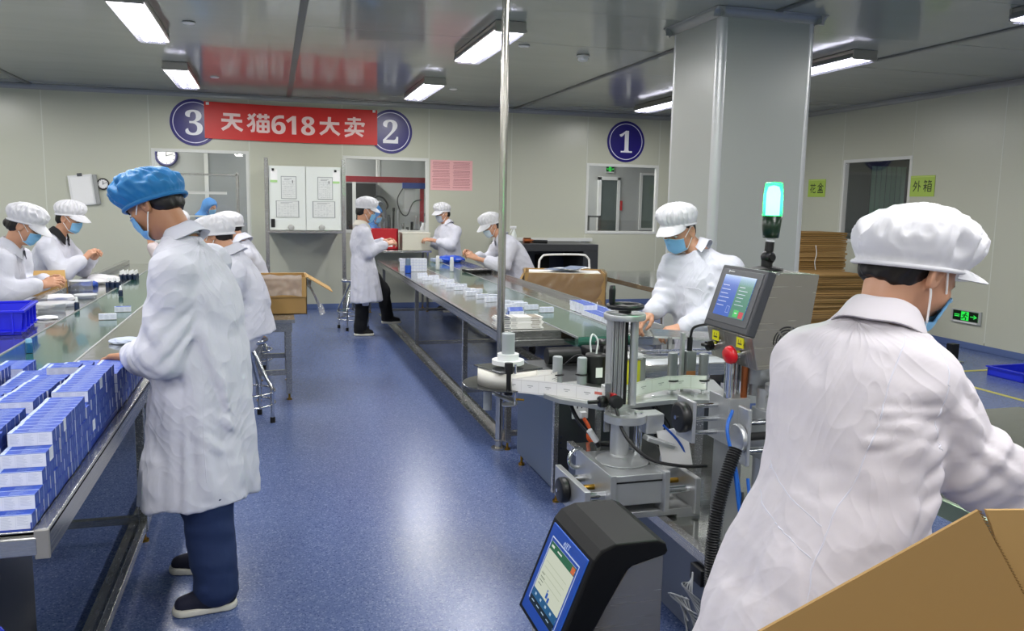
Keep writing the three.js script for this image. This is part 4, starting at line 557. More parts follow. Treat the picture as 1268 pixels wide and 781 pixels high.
{ // labelling head: sliding base, column, plate, rollers
  const t = thing('labelling_machine', 'aluminium labelling machine with rollers on a plate above a sliding column base', 'machine', [0, 0, 0]);
  const sl = part('slide_block', bx(1.22, 1.43, 0.43, 0.55, -3.12, -2.79, 0.004), mClearGrey, t);
  part('clamp_bar', bx(1.2, 1.225, 0.4, 0.562, -3.14, -2.765, 0.003), M.alu, sl); part('clamp_bar', bx(1.425, 1.447, 0.4, 0.562, -3.14, -2.765, 0.003), M.alu, sl); part('groove', bx(1.226, 1.425, 0.52, 0.526, -2.792, -2.787), M.black, sl);
  part('base_plate', bx(1.12, 1.6, 0.372, 0.398, -3.12, -2.8, 0.003), M.alu, t);
  part('end_plate', bx(1.095, 1.12, 0.38, 0.51, -3.1, -2.76, 0.004), M.alu, t); part('end_plate', bx(1.565, 1.59, 0.372, 0.52, -3.1, -2.78, 0.006), M.alu, t);
  part('rail_foot', [bx(1.5, 1.6, 0.36, 0.374, -3.12, -2.8)], M.alu, t);
  for (const z of [-3.04, -2.83]) part('guide_rod', rod([1.1, 0.465, z], [1.585, 0.465, z], 0.016), M.chrome, t); part('lead_screw', rod([1.1, 0.465, -2.93], [1.585, 0.465, -2.93], 0.011), M.brass, t);
  const kb = part('adjust_knob', at(lathe([[0, 0], [0.045, 0], [0.05, 0.006], [0.05, 0.026], [0.044, 0.034], [0, 0.034]], 28), 1.093, 0.455, -2.95, 0, 0, Math.PI / 2), M.black, t); part('knob_bolt', at(cyl(0.008, 0.012, 10), 1.057, 0.455, -2.95, 0, 0, Math.PI / 2), M.chrome, kb);
  part('clamp_lever', at(new THREE.TorusGeometry(0.04, 0.009, 8, 24), 1.19, 0.53, -3.1, 0, 0.3, 0), M.chrome, t);
  part('column_flange', at(lathe([[0, 0], [0.11, 0], [0.105, 0.008], [0.07, 0.018], [0.062, 0.03], [0, 0.03]], 36), 1.335, 0.55, -2.97), mClearGrey, t);
  part('lift_column', at(cyl(0.038, 0.17, 28), 1.325, 0.66, -2.98), M.alu, t); part('lift_rod', rod([1.395, 0.56, -2.96], [1.395, 0.75, -2.96], 0.017), M.chrome, t); part('column_collar', at(cyl(0.085, 0.03, 30), 1.345, 0.727, -2.98), mClearGrey, t);
  { const P = [[1.11, 3.3], [1.14, 3.2], [1.28, 3.05], [1.34, 3.035], [1.42, 3.06], [1.6, 3.09], [1.78, 3.05], [1.88, 3.08], [1.99, 3.42], [1.7, 3.5], [1.36, 3.52], [1.14, 3.48]], g = extrude(P, 0.016, 0.002); g.rotateX(-Math.PI / 2); part('mounting_plate', at(g, 0, 0.742, 0), mat(0xb9bcba, 0.38, 0.75), t); part('plate_support', bx(1.5, 1.54, 0.36, 0.742, -3.4, -3.36), M.steel, t); part('plate_support', bx(1.82, 1.86, 0.36, 0.742, -3.3, -3.26), M.steel, t); }
  // handwheel tower
  const tx = 1.355, tz = -3.04, y0 = 0.76, y1 = 1.115;
  { const s = []; for (let i = 0; i < 6; i++) s.push(bx(tx - 0.058 + i * 0.009, tx - 0.053 + i * 0.009, y0, y1, tz + 0.008, tz + 0.02 + (i % 2) * 0.004)); part('tower_profile', [bx(tx - 0.06, tx, y0, y1, tz - 0.04, tz + 0.01), ...s], M.alu, t); }
  part('tower_rod', rod([tx + 0.045, y0, tz], [tx + 0.045, y1, tz], 0.017), M.alu, t); part('tower_rod', rod([tx + 0.012, y0, tz - 0.05], [tx + 0.012, y1, tz - 0.05], 0.012), M.chrome, t); part('tower_screw', rod([tx + 0.018, y0, tz - 0.02], [tx + 0.018, y1, tz - 0.02], 0.009), M.black, t);
  part('tower_cap', at(lathe([[0, 0], [0.082, 0], [0.085, 0.004], [0.085, 0.022], [0.08, 0.027], [0, 0.027]], 36), tx, y1, tz), M.alu, t);
  const hw = part('handwheel', [at(new THREE.TorusGeometry(0.066, 0.011, 12, 44), tx, 1.168, tz, Math.PI / 2), at(cyl(0.026, 0.028, 20), tx, 1.156, tz), at(box(0.13, 0.01, 0.022), tx, 1.166, tz), at(box(0.022, 0.01, 0.13), tx, 1.166, tz)], M.black, t); part('crank_handle', at(lathe([[0, 0], [0.009, 0], [0.0125, 0.01], [0.0135, 0.06], [0.0115, 0.078], [0, 0.08]], 18), tx - 0.062, 1.175, tz + 0.01), M.black, hw);
  const post = (x, z, r, h, m, base = 0.758) => { const q = part('roller', lathe([[0, 0], [r, 0], [r, h - 0.004], [r - 0.004, h], [0, h]], 24), m, t, [x, base, z]); part('roller_flange', lathe([[0, 0.04], [r + 0.008, 0.04], [r + 0.008, 0.046], [0, 0.046]], 24), M.black, q); part('roller_axle', at(cyl(0.008, 0.03, 10), 0, -0.012, 0), M.chrome, q); return q; };
  post(1.215, -3.44, 0.022, 0.125, mGreyPlastic, 0.77); post(1.325, -3.42, 0.022, 0.12, mGreyPlastic, 0.77); post(1.66, -3.2, 0.021, 0.165, M.aluDark, 0.775); post(1.8, -3.18, 0.021, 0.16, M.aluDark, 0.775);
  part('peel_post', [rod([1.302, 0.76, -3.06], [1.302, 0.89, -3.06], 0.009), bx(1.285, 1.36, 0.77, 0.84, -3.1, -3.06, 0.006)], mClearGrey, t);
  { const q = part('stepper_motor', lathe([[0, 0], [0.05, 0], [0.05, 0.12], [0.046, 0.13], [0, 0.13]], 28), M.black, t, [1.4, 0.77, -3.44]); part('motor_label', bx(-0.02, 0.012, 0.03, 0.075, 0.049, 0.051), M.paper, q); part('wire_bow', pipe([[0, 0.13, 0], [0.005, 0.19, 0], [-0.02, 0.22, 0], [-0.035, 0.19, 0.01], [-0.03, 0.14, 0.01]], 0.004, 24, 6), M.white, q); }
  part('clamp_screw', [rod([1.45, 0.76, -3.5], [1.45, 0.93, -3.5], 0.01), at(lathe([[0, 0], [0.03, 0], [0.034, 0.012], [0.02, 0.026], [0, 0.028]], 8), 1.45, 0.93, -3.5)], M.black, t);
  { const q = part('sensor_bracket', [bx(1.27, 1.294, 0.66, 0.86, -3.02, -3.012, 0.002)], M.steel, t); part('sensor_head', bx(1.294, 1.312, 0.775, 0.82, -3.02, -2.99, 0.003), M.red, q); part('sensor_knob', [at(lathe([[0, 0], [0.02, 0], [0.024, 0.006], [0.024, 0.03], [0, 0.032]], 10), 1.245, 0.785, -3.02, 0, 0, -Math.PI / 2), at(cyl(0.008, 0.05, 10), 1.225, 0.785, -3.02, 0, 0, Math.PI / 2)], M.black, q); }
  part('clamp_knob', [at(lathe([[0, 0], [0.024, 0], [0.027, 0.008], [0.027, 0.03], [0.02, 0.036], [0, 0.036]], 12), 1.305, 0.79, -3.0, Math.PI / 2)], M.blackMatte, t);
  { const q = part('press_roller', lathe([[0, 0], [0.05, 0], [0.05, 0.125], [0, 0.125]], 30), mat(0xc9c21a, 0.45), t, [1.52, 0.77, -3.34]); part('roller_cap', lathe([[0, 0.125], [0.06, 0.125], [0.06, 0.143], [0, 0.143]], 30), M.alu, q); part('roller_frame', [bx(0.035, 0.065, 0, 0.13, -0.02, 0.03), bx(-0.065, -0.05, 0, 0.13, -0.015, 0.015)], M.aluDark, q); }
  { const q = part('sensor_block', bx(1.73, 1.775, 0.775, 0.94, -3.26, -3.2, 0.003), M.aluDark, t); part('copper_window', bx(1.728, 1.772, 0.82, 0.855, -3.2, -3.198), mat(0xd08a5a, 0.3, 0.6), q); part('sensor_post', bx(1.712, 1.726, 0.76, 1.02, -3.24, -3.22), M.alu, q); part('sensor_plug', at(cyl(0.012, 0.06, 12), 1.755, 0.97, -3.23), M.black, q); part('sensor_lead', pipe([[1.755, 0.99, -3.23], [1.76, 1.05, -3.2], [1.82, 1.07, -3.1], [1.88, 1.02, -3.0], [1.88, 0.9, -2.95]], 0.006, 40, 8), M.black, q); }
  part('plate_screw', [[1.2, -3.22], [1.45, -3.2], [1.55, -3.15], [1.72, -3.12], [1.82, -3.35]].map(([x, z]) => at(cyl(0.006, 0.006, 8), x, 0.762, z)), M.chrome, t);
  // arm to the label reel with its guide roller
  part('reel_arm', [rod([1.14, 0.735, -3.38], [1.05, 0.73, -3.62], 0.014), rod([1.03, 0.68, -3.66], [1.04, 0.675, -3.5], 0.011), rod([0.97, 0.68, -3.74], [1.035, 0.676, -3.5], 0.009)], mClearGrey, t);
  { const q = part('guide_roller', lathe([[0, 0], [0.019, 0], [0.019, 0.145], [0, 0.145]], 24), M.black, t, [1.005, 0.715, -3.5]); part('roller_rod', rod([0.028, -0.05, 0.012], [0.028, 0.14, 0.012], 0.0055), M.chrome, q); part('roller_foot', lathe([[0, -0.05], [0.03, -0.05], [0.03, -0.042], [0, -0.042]], 20), M.alu, q); part('roller_screw', rod([0.03, -0.02, 0.012], [0.07, -0.025, 0.012], 0.005), M.brass, q); }
  part('reel_post', at(cyl(0.03, 0.14, 24), 1.035, 0.905, -3.62), mGreyPlastic, t); part('arm_post', [at(cyl(0.02, 0.1, 16), 0.95, 0.66, -3.66), at(cyl(0.034, 0.016, 20), 0.95, 0.715, -3.66)], mGreyPlastic, t);
  part('reel_hub', [at(cyl(0.075, 0.02, 36), 1.035, 0.843, -3.62), at(cyl(0.05, 0.03, 32), 1.035, 0.866, -3.62), at(cyl(0.022, 0.16, 20), 1.035, 0.78, -3.62)], M.white, t);
  part('reel_disc', at(lathe([[0, 0], [0.19, 0], [0.192, 0.003], [0.19, 0.006], [0, 0.006]], 56), 1.02, 0.735, -3.64), mat(0x2c2f33, 0.15, 0, { clearcoat: 0.8 }), t);
  part('reel_cover', at(box(0.24, 0.006, 0.22, 0.002), 1.035, 0.818, -3.62, 0, 0.32, 0), mat(0x34373b, 0.15, 0, { clearcoat: 0.8 }), t);
  // second slide on the right with its knob
  part('side_slide', bx(1.535, 1.62, 0.73, 0.9, -2.66, -2.52, 0.003), M.alu, t); part('side_slide_foot', bx(1.55, 1.61, 0.36, 0.73, -2.64, -2.54, 0.003), M.aluDark, t);
  for (const y of [0.76, 0.81, 0.86]) part('guide_rod', rod([1.42, y, -2.6], [1.535, y, -2.6], 0.009), M.chrome, t); part('slide_plate', bx(1.405, 1.42, 0.74, 0.89, -2.66, -2.54, 0.003), M.alu, t);
  { const q = part('adjust_knob', at(lathe([[0, 0], [0.05, 0], [0.055, 0.008], [0.055, 0.03], [0.045, 0.036], [0, 0.036]], 30), 1.405, 0.825, -2.59, 0, 0, Math.PI / 2), M.black, t); part('knob_bolt', at(cyl(0.008, 0.01, 10), 1.367, 0.825, -2.59, 0, 0, Math.PI / 2), M.chrome, q); }
  for (const [x, z, r, m] of [[1.545, -2.545, 0.018, M.chrome], [1.6, -2.535, 0.012, M.copper], [1.575, -2.6, 0.012, M.brass], [1.612, -2.61, 0.014, M.chrome]]) part('slide_rod', rod([x, 0.9, z], [x, 1.05, z], r), m, t);
}
{ // label roll and web
  const r = thing('label_roll', 'white roll of labels lying on the black reel disc', 'label roll', [1.035, 0.742, -3.62]); part('roll_body', lathe([[0.03, 0], [0.14, 0], [0.14, 0.07], [0.03, 0.07]], 48), mat(0xdedcd2, 0.65), r); part('roll_core', lathe([[0.024, 0], [0.03, 0], [0.03, 0.071], [0.024, 0.071]], 30), M.cardEdge, r);
  const tex = canvasTex(1024, 64, (g, w, h) => { g.fillStyle = '#f6f5f0'; g.fillRect(0, 0, w, h); g.fillStyle = '#d9d6ce'; g.fillRect(0, 4, w, 2); g.fillRect(0, 58, w, 2); g.fillStyle = '#9b9a96'; for (let x = 16; x < w; x += 64) { g.fillRect(x, 26, 20, 3); g.fillRect(x + 4, 34, 10, 2); g.fillStyle = '#d3d0c8'; g.fillRect(x + 40, 6, 1, 52); g.fillStyle = '#9b9a96'; } g.fillStyle = '#e07a6a'; g.fillRect(560, 18, 22, 12); });
  const web = (name, label, pts) => { const c = new THREE.CatmullRomCurve3(pts.map((p) => V(p[0], p[2], p[1])), false, 'catmullrom', 0.1), n = 120, pos = [], uv = [], ix = []; for (let i = 0; i <= n; i++) { const p = c.getPointAt(i / n); pos.push(p.x, p.y - 0.031, p.z, p.x, p.y + 0.031, p.z); uv.push(i / n, 0, i / n, 1); if (i) { const k = i * 2; ix.push(k - 2, k, k - 1, k - 1, k, k + 1); } } const g = new THREE.BufferGeometry(); g.setAttribute('position', new THREE.Float32BufferAttribute(pos, 3)); g.setAttribute('uv', new THREE.Float32BufferAttribute(uv, 2)); g.setIndex(ix); g.computeVertexNormals(); return single(name, g, printMat(tex, 0.5, { side: THREE.DoubleSide }), label, 'label web'); };
  web('label_web', 'printed label web running from the reel round the rollers across the plate', [[1.15, -3.535, 0.782], [1.19, -3.46, 0.80], [1.21, -3.416, 0.80], [1.18, -3.42, 0.79], [1.03, -3.478, 0.765], [0.986, -3.49, 0.763], [0.99, -3.52, 0.763], [1.02, -3.475, 0.763], [1.16, -3.23, 0.79], [1.28, -3.055, 0.80], [1.36, -3.075, 0.80], [1.5, -3.14, 0.805], [1.63, -3.185, 0.81], [1.66, -3.176, 0.81], [1.72, -3.19, 0.81], [1.8, -3.156, 0.81], [1.826, -3.18, 0.81], [1.85, -3.3, 0.81]]);
}
{ // control box on its stand
  const t = thing('control_box', 'stainless control box with a touch screen, red stop button and fan grille', 'control box', [0.03, 0, 0]), z0 = -2.725, z1 = -2.425;
  const P = [[1.6, 1.348], [1.765, 1.343], [1.725, 1.037], [1.548, 1.022], [1.523, 1.128]];
  part('housing', at(extrude(P, z1 - z0, 0.003), 0, 0, z0), mat(0xa09c94, 0.4, 0.65, steelRough), t);
  part('top_edge', at(box(0.02, 0.01, z1 - z0 + 0.01, 0.003), 1.603, 1.35, (z0 + z1) / 2), M.steel, t);
  const tilt = Math.atan2(0.077, 0.233), sc = new THREE.Group(); sc.name = 'screen_panel';
  const scr = canvasTex(512, 400, (g, w, h) => { g.fillStyle = '#3f68c8'; g.fillRect(0, 0, w * 0.53, h); g.fillStyle = '#4f8f78'; g.fillRect(w * 0.53, 0, w * 0.47, h); const q = g.createLinearGradient(0, 0, 0, h); q.addColorStop(0, 'rgba(190,215,255,.9)'); q.addColorStop(0.13, 'rgba(150,185,250,.45)'); q.addColorStop(0.24, 'rgba(150,185,250,0)'); g.fillStyle = q; g.fillRect(0, 0, w, h * 0.3); g.fillStyle = '#dfe9ff'; for (let i = 0; i < 6; i++) { g.fillRect(18, 100 + i * 40, 110 + (i * 37) % 60, 6); g.fillRect(300, 100 + i * 34, 90 + (i * 53) % 70, 5); } g.strokeStyle = '#b9cdf8'; g.lineWidth = 4; g.strokeRect(196, 300, 46, 62); g.fillStyle = '#4fd06a'; g.fillRect(330, 320, 78, 66); g.fillStyle = '#d34a56'; g.fillRect(420, 330, 70, 62); g.fillStyle = '#f4f6f2'; g.fillRect(350, 345, 38, 10); });
  // panel in its own axes: x to the right for the reader, y up the slope, z outwards
  const basis = new THREE.Matrix4().makeBasis(V(0, 0, 1), V(Math.sin(tilt), Math.cos(tilt), 0), V(-Math.cos(tilt), Math.sin(tilt), 0)).setPosition(1.563, 1.24, (z0 + z1) / 2 + 0.012);
  const put = (name, g, m, par) => part(name, g.applyMatrix4(basis), m, par);
  const be = put('screen_bezel', box(0.292, 0.232, 0.036, 0.006).translate(0, 0, 0.018), mat(0x3b3d42, 0.4), t);
  put('inner_frame', box(0.262, 0.196, 0.004, 0.002).translate(0, 0.004, 0.0365), mat(0x46494e, 0.35), be); put('screen', box(0.2, 0.15, 0.003).translate(0, 0.006, 0.039), new THREE.MeshStandardMaterial({ color: 0x0a0a0a, map: scr, emissive: 0xffffff, emissiveMap: scr, emissiveIntensity: 0.85, roughness: 0.2 }), be);
  put('logo_mark', join([at(box(0.03, 0.003, 0.002), -0.065, 0.094, 0.0385), at(box(0.006, 0.008, 0.002), -0.085, 0.094, 0.0385)]), M.alu, be);
  // controls on the lower face
  const face = (y) => 1.523 + (1.115 - y) * 0.21;
  const tagTex = canvasTex(96, 64, (g) => { g.fillStyle = '#e8e412'; g.fillRect(0, 0, 96, 64); g.strokeStyle = '#3a3a10'; g.lineWidth = 6; for (const x of [30, 62]) { g.beginPath(); g.moveTo(x, 14); g.lineTo(x, 32); g.stroke(); } g.strokeRect(24, 38, 48, 4); });
  for (const z of [-2.665, -2.5]) part('yellow_tag', at(box(0.046, 0.036, 0.003), face(1.1) - 0.004, 1.104, z, 0, -Math.PI / 2, 0), printMat(tagTex, 0.4), t);
  { const s = part('selector_switch', at(cyl(0.016, 0.03, 20), face(1.06) - 0.012, 1.066, -2.665, 0, 0, Math.PI / 2 + 0.2), M.chrome, t); part('switch_lever', [at(cyl(0.018, 0.022, 20), face(1.06) - 0.036, 1.067, -2.665, 0, 0, Math.PI / 2 + 0.2), at(box(0.02, 0.012, 0.04, 0.004), face(1.06) - 0.052, 1.069, -2.665)], M.black, s); }
  { const s = part('stop_button_base', at(cyl(0.015, 0.04, 20), face(1.06) - 0.018, 1.062, -2.5, 0, 0, Math.PI / 2 + 0.2), M.chrome, t); part('stop_button', at(lathe([[0, 0], [0.025, 0], [0.032, 0.006], [0.032, 0.02], [0.024, 0.032], [0, 0.036]], 30), face(1.06) - 0.034, 1.065, -2.5, 0, 0, Math.PI / 2 + 0.2), mat(0xd01420, 0.3), s); }
  { const gsl = []; for (const rr of [0.022, 0.032, 0.042, 0.052]) for (let i = 0; i < 6; i++) gsl.push(at(new THREE.TorusGeometry(rr, 0.0026, 6, 14, Math.PI / 3 - 0.16), 1.655, 1.115, z1 + 0.003, 0, 0, i * Math.PI / 3 + 0.3)); part('fan_grille', gsl, M.blackMatte, t); }
  part('side_port', at(new THREE.TorusGeometry(0.014, 0.005, 8, 20), 1.765, 1.14, z1 - 0.03, 0, Math.PI / 2, 0), M.chrome, t);
  part('neck', [at(cyl(0.06, 0.08, 28), 1.635, 0.99, -2.56), at(cyl(0.045, 0.06, 28), 1.635, 0.935, -2.56)], M.aluDark, t);
  part('stand_column', [at(cyl(0.035, 0.56, 28), 1.64, 0.66, -2.5), at(cyl(0.02, 0.6, 20), 1.69, 0.66, -2.46)], M.alu, t); part('stand_clamp', bx(1.6, 1.76, 0.69, 0.87, -2.53, -2.4, 0.004), mClearGrey, t); part('stand_collar', [at(cyl(0.06, 0.022, 28), 1.65, 0.955, -2.42), at(cyl(0.05, 0.018, 28), 1.65, 0.912, -2.43)], M.alu, t); part('stand_foot', at(lathe([[0, 0], [0.065, 0], [0.065, 0.012], [0.045, 0.03], [0.045, 0.1], [0, 0.1]], 28), 1.65, 0.36, -2.45), M.whitePlastic, t);
  part('clamp_plate', bx(1.49, 1.505, 0.7, 0.9, -2.44, -2.37, 0.006), M.alu, t); part('clamp_wheel', [at(lathe([[0, 0], [0.048, 0], [0.05, 0.004], [0.05, 0.016], [0.046, 0.02], [0, 0.02]], 36), 1.488, 0.79, -2.41, 0, 0, Math.PI / 2)], mat(0xc6c8ca, 0.3, 0.8), t); for (const y of [0.74, 0.79, 0.84]) part('clamp_rod', rod([1.505, y, -2.42], [1.61, y, -2.42], y === 0.79 ? 0.014 : 0.011), y === 0.79 ? M.blackMatte : M.chrome, t);
  // signal lamp
  const L = thing('signal_lamp', 'lit green signal lamp on a black swivel foot above the control box', 'lamp', [1.695, 1.35, -2.585]);
  part('lamp_foot', lathe([[0, 0], [0.058, 0], [0.058, 0.006], [0.03, 0.012], [0, 0.014]], 30), M.black, L); part('swivel', [at(new THREE.SphereGeometry(0.026, 20, 14), 0.004, 0.045, 0), rod([0, 0.01, 0], [0, 0.04, 0], 0.02), rod([0.004, 0.045, 0], [0.008, 0.1, 0], 0.016), at(cyl(0.012, 0.06, 16), 0.004, 0.046, 0, Math.PI / 2)], M.black, L); part('lamp_ring', at(cyl(0.015, 0.014, 20), 0.009, 0.107, 0), M.white, L);
  part('lamp_base', at(lathe([[0, 0], [0.027, 0], [0.031, 0.03], [0.036, 0.078], [0, 0.078]], 30), 0.01, 0.114, 0), mat(0x0d2a16, 0.3), L); part('lamp_lens', at(lathe([[0.0345, 0], [0.034, 0.06], [0.031, 0.112], [0.027, 0.117], [0, 0.118]], 30), 0.011, 0.192, 0), mat(0x6dffb0, 0.2, 0, { transmission: 0.85, thickness: 0 }), L);
  part('lamp_bulb', at(lathe([[0, 0], [0.024, 0], [0.024, 0.08], [0.018, 0.1], [0, 0.105]], 24), 0.011, 0.194, 0), new THREE.MeshStandardMaterial({ color: 0xffffff, emissive: new THREE.Color(0.4, 1, 0.7), emissiveIntensity: 14 }), L);
  const pl = new THREE.PointLight(new THREE.Color(0.15, 1, 0.4), 0.5); pl.position.set(0.011, 0.25, 0); pl.castShadow = true; pl.shadow.radius = 1; pl.name = 'lamp_light'; L.add(pl);
}
// cables and hoses
const ribbed = (pts, r, n) => { const c = new THREE.CatmullRomCurve3(pts.map((p) => V(...p))), k = n * 4, g = new THREE.TubeGeometry(c, k, r, 14), p = g.attributes.position; for (let i = 0; i <= k; i++) { const o = c.getPointAt(i / k), f = 1 + [0.09, 0.12, -0.06, -0.12][i % 4]; for (let j = 0; j <= 14; j++) { const q = i * 15 + j; p.setXYZ(q, o.x + (p.getX(q) - o.x) * f, o.y + (p.getY(q) - o.y) * f, o.z + (p.getZ(q) - o.z) * f); } } g.computeVertexNormals(); return g; };
single('corrugated_hose', ribbed([[1.47, 0.77, -2.36], [1.42, 0.68, -2.33], [1.375, 0.56, -2.3], [1.355, 0.42, -2.28], [1.36, 0.25, -2.27], [1.372, 0.1, -2.27], [1.36, 0.024, -2.2], [1.2, 0.024, -2.05]], 0.021, 120), M.black, 'black corrugated hose hanging from the control box clamp to the floor', 'hose');
for (const [p, s] of [[[[1.5, 0.88, -2.44], [1.46, 0.82, -2.4], [1.48, 0.68, -2.36], [1.5, 0.5, -2.33], [1.52, 0.38, -2.32]], 'pale blue air tube looping behind the clamp wheel'], [[[1.46, 0.7, -2.34], [1.47, 0.56, -2.31], [1.5, 0.44, -2.3], [1.51, 0.365, -2.31]], 'bright blue air tube beside the corrugated hose'], [[[1.53, 0.66, -2.37], [1.52, 0.56, -2.33], [1.49, 0.46, -2.3], [1.49, 0.37, -2.29]], 'second blue air tube crossing down to the bench']]) single('air_tube', pipe(p, 0.006, 40, 8), mat(0x1c62c0, 0.3), s, 'tube');
single('black_cable', pipe([[1.5, 0.62, -2.35], [1.47, 0.5, -2.28], [1.44, 0.4, -2.2], [1.415, 0.32, -2.06], [1.412, 0.29, -1.97]], 0.005, 40, 8), M.black, 'thin black cable dropping to the warning label', 'cable');
single('black_cable', pipe([[1.3, 0.78, -2.98], [1.31, 0.68, -2.9], [1.38, 0.6, -2.83], [1.5, 0.57, -2.8], [1.62, 0.56, -2.8]], 0.007, 50, 8), M.black, 'black cable hanging from the red sensor across the lift column', 'cable');
single('black_cable', pipe([[1.22, 0.73, -3.3], [1.235, 0.66, -3.22], [1.28, 0.6, -3.15], [1.31, 0.57, -3.14], [1.5, 0.55, -3.16]], 0.009, 50, 8), M.black, 'black cable looping under the left plate corner', 'cable');
{ const t = thing('cable_joint', 'white inline cable connector under the plate corner', 'connector', [1.27, 0.612, -3.13]); part('connector_body', at(cyl(0.013, 0.06, 14), 0, 0, 0, 0, 0, 0.6), M.white, t); part('connector_end', at(cyl(0.01, 0.03, 12), 0.02, -0.035, 0, 0, 0, 0.6), M.black, t); }
single('cable_tangle', [0, 1, 2, 3, 4].map((i) => pipe([[1.39, 0.3 - i * 0.01, -2.46], [1.36 - i * 0.01, 0.24 + i * 0.012, -2.4], [1.37, 0.16 + i * 0.02, -2.34 + i * 0.012], [1.385, 0.12 + i * 0.012, -2.42], [1.38 - i * 0.012, 0.2, -2.48 - i * 0.01], [1.37, 0.05 + i * 0.04, -2.44]], 0.0035, 60, 6)), mat(0x8f9296, 0.4), 'grey tangle of thin cables hanging on the bench side', 'cables');
single('cable_tangle', [0, 1, 2].map((i) => pipe([[1.56, 0.73, -3.2 + i * 0.02], [1.6 + i * 0.02, 0.62, -3.16], [1.58, 0.56 + i * 0.02, -3.18], [1.64, 0.48, -3.2 + i * 0.02], [1.62 + i * 0.02, 0.38, -3.2]], 0.005, 50, 8)), M.black, 'black cables gathered below the plate beside the control box', 'cables');
{ const t = thing('document_pouch', 'white paper pouch with a blue cord hanging below the plate', 'pouch', [1.53, 0.66, -2.9]); part('pouch_sheet', box(0.12, 0.16, 0.004), M.paper, t, [0, -0.05, 0], [0, -0.3, 0.2]); part('pouch_cord', pipe([[-0.06, 0.05, 0.01], [0.01, -0.02, 0.01], [0.06, -0.1, 0.01]], 0.005, 20, 6), M.blue, t); part('hook', rod([0, 0.02, 0], [0, 0.085, -0.02], 0.003), M.chrome, t); }
single('lower_bracket', [bx(1.42, 1.5, 0.66, 0.742, -3.02, -2.94, 0.006), at(box(0.13, 0.02, 0.05, 0.006), 1.46, 0.64, -2.9, 0, 0, -0.35)], mClearGrey, 'curved grey bracket bolted under the mounting plate', 'bracket');

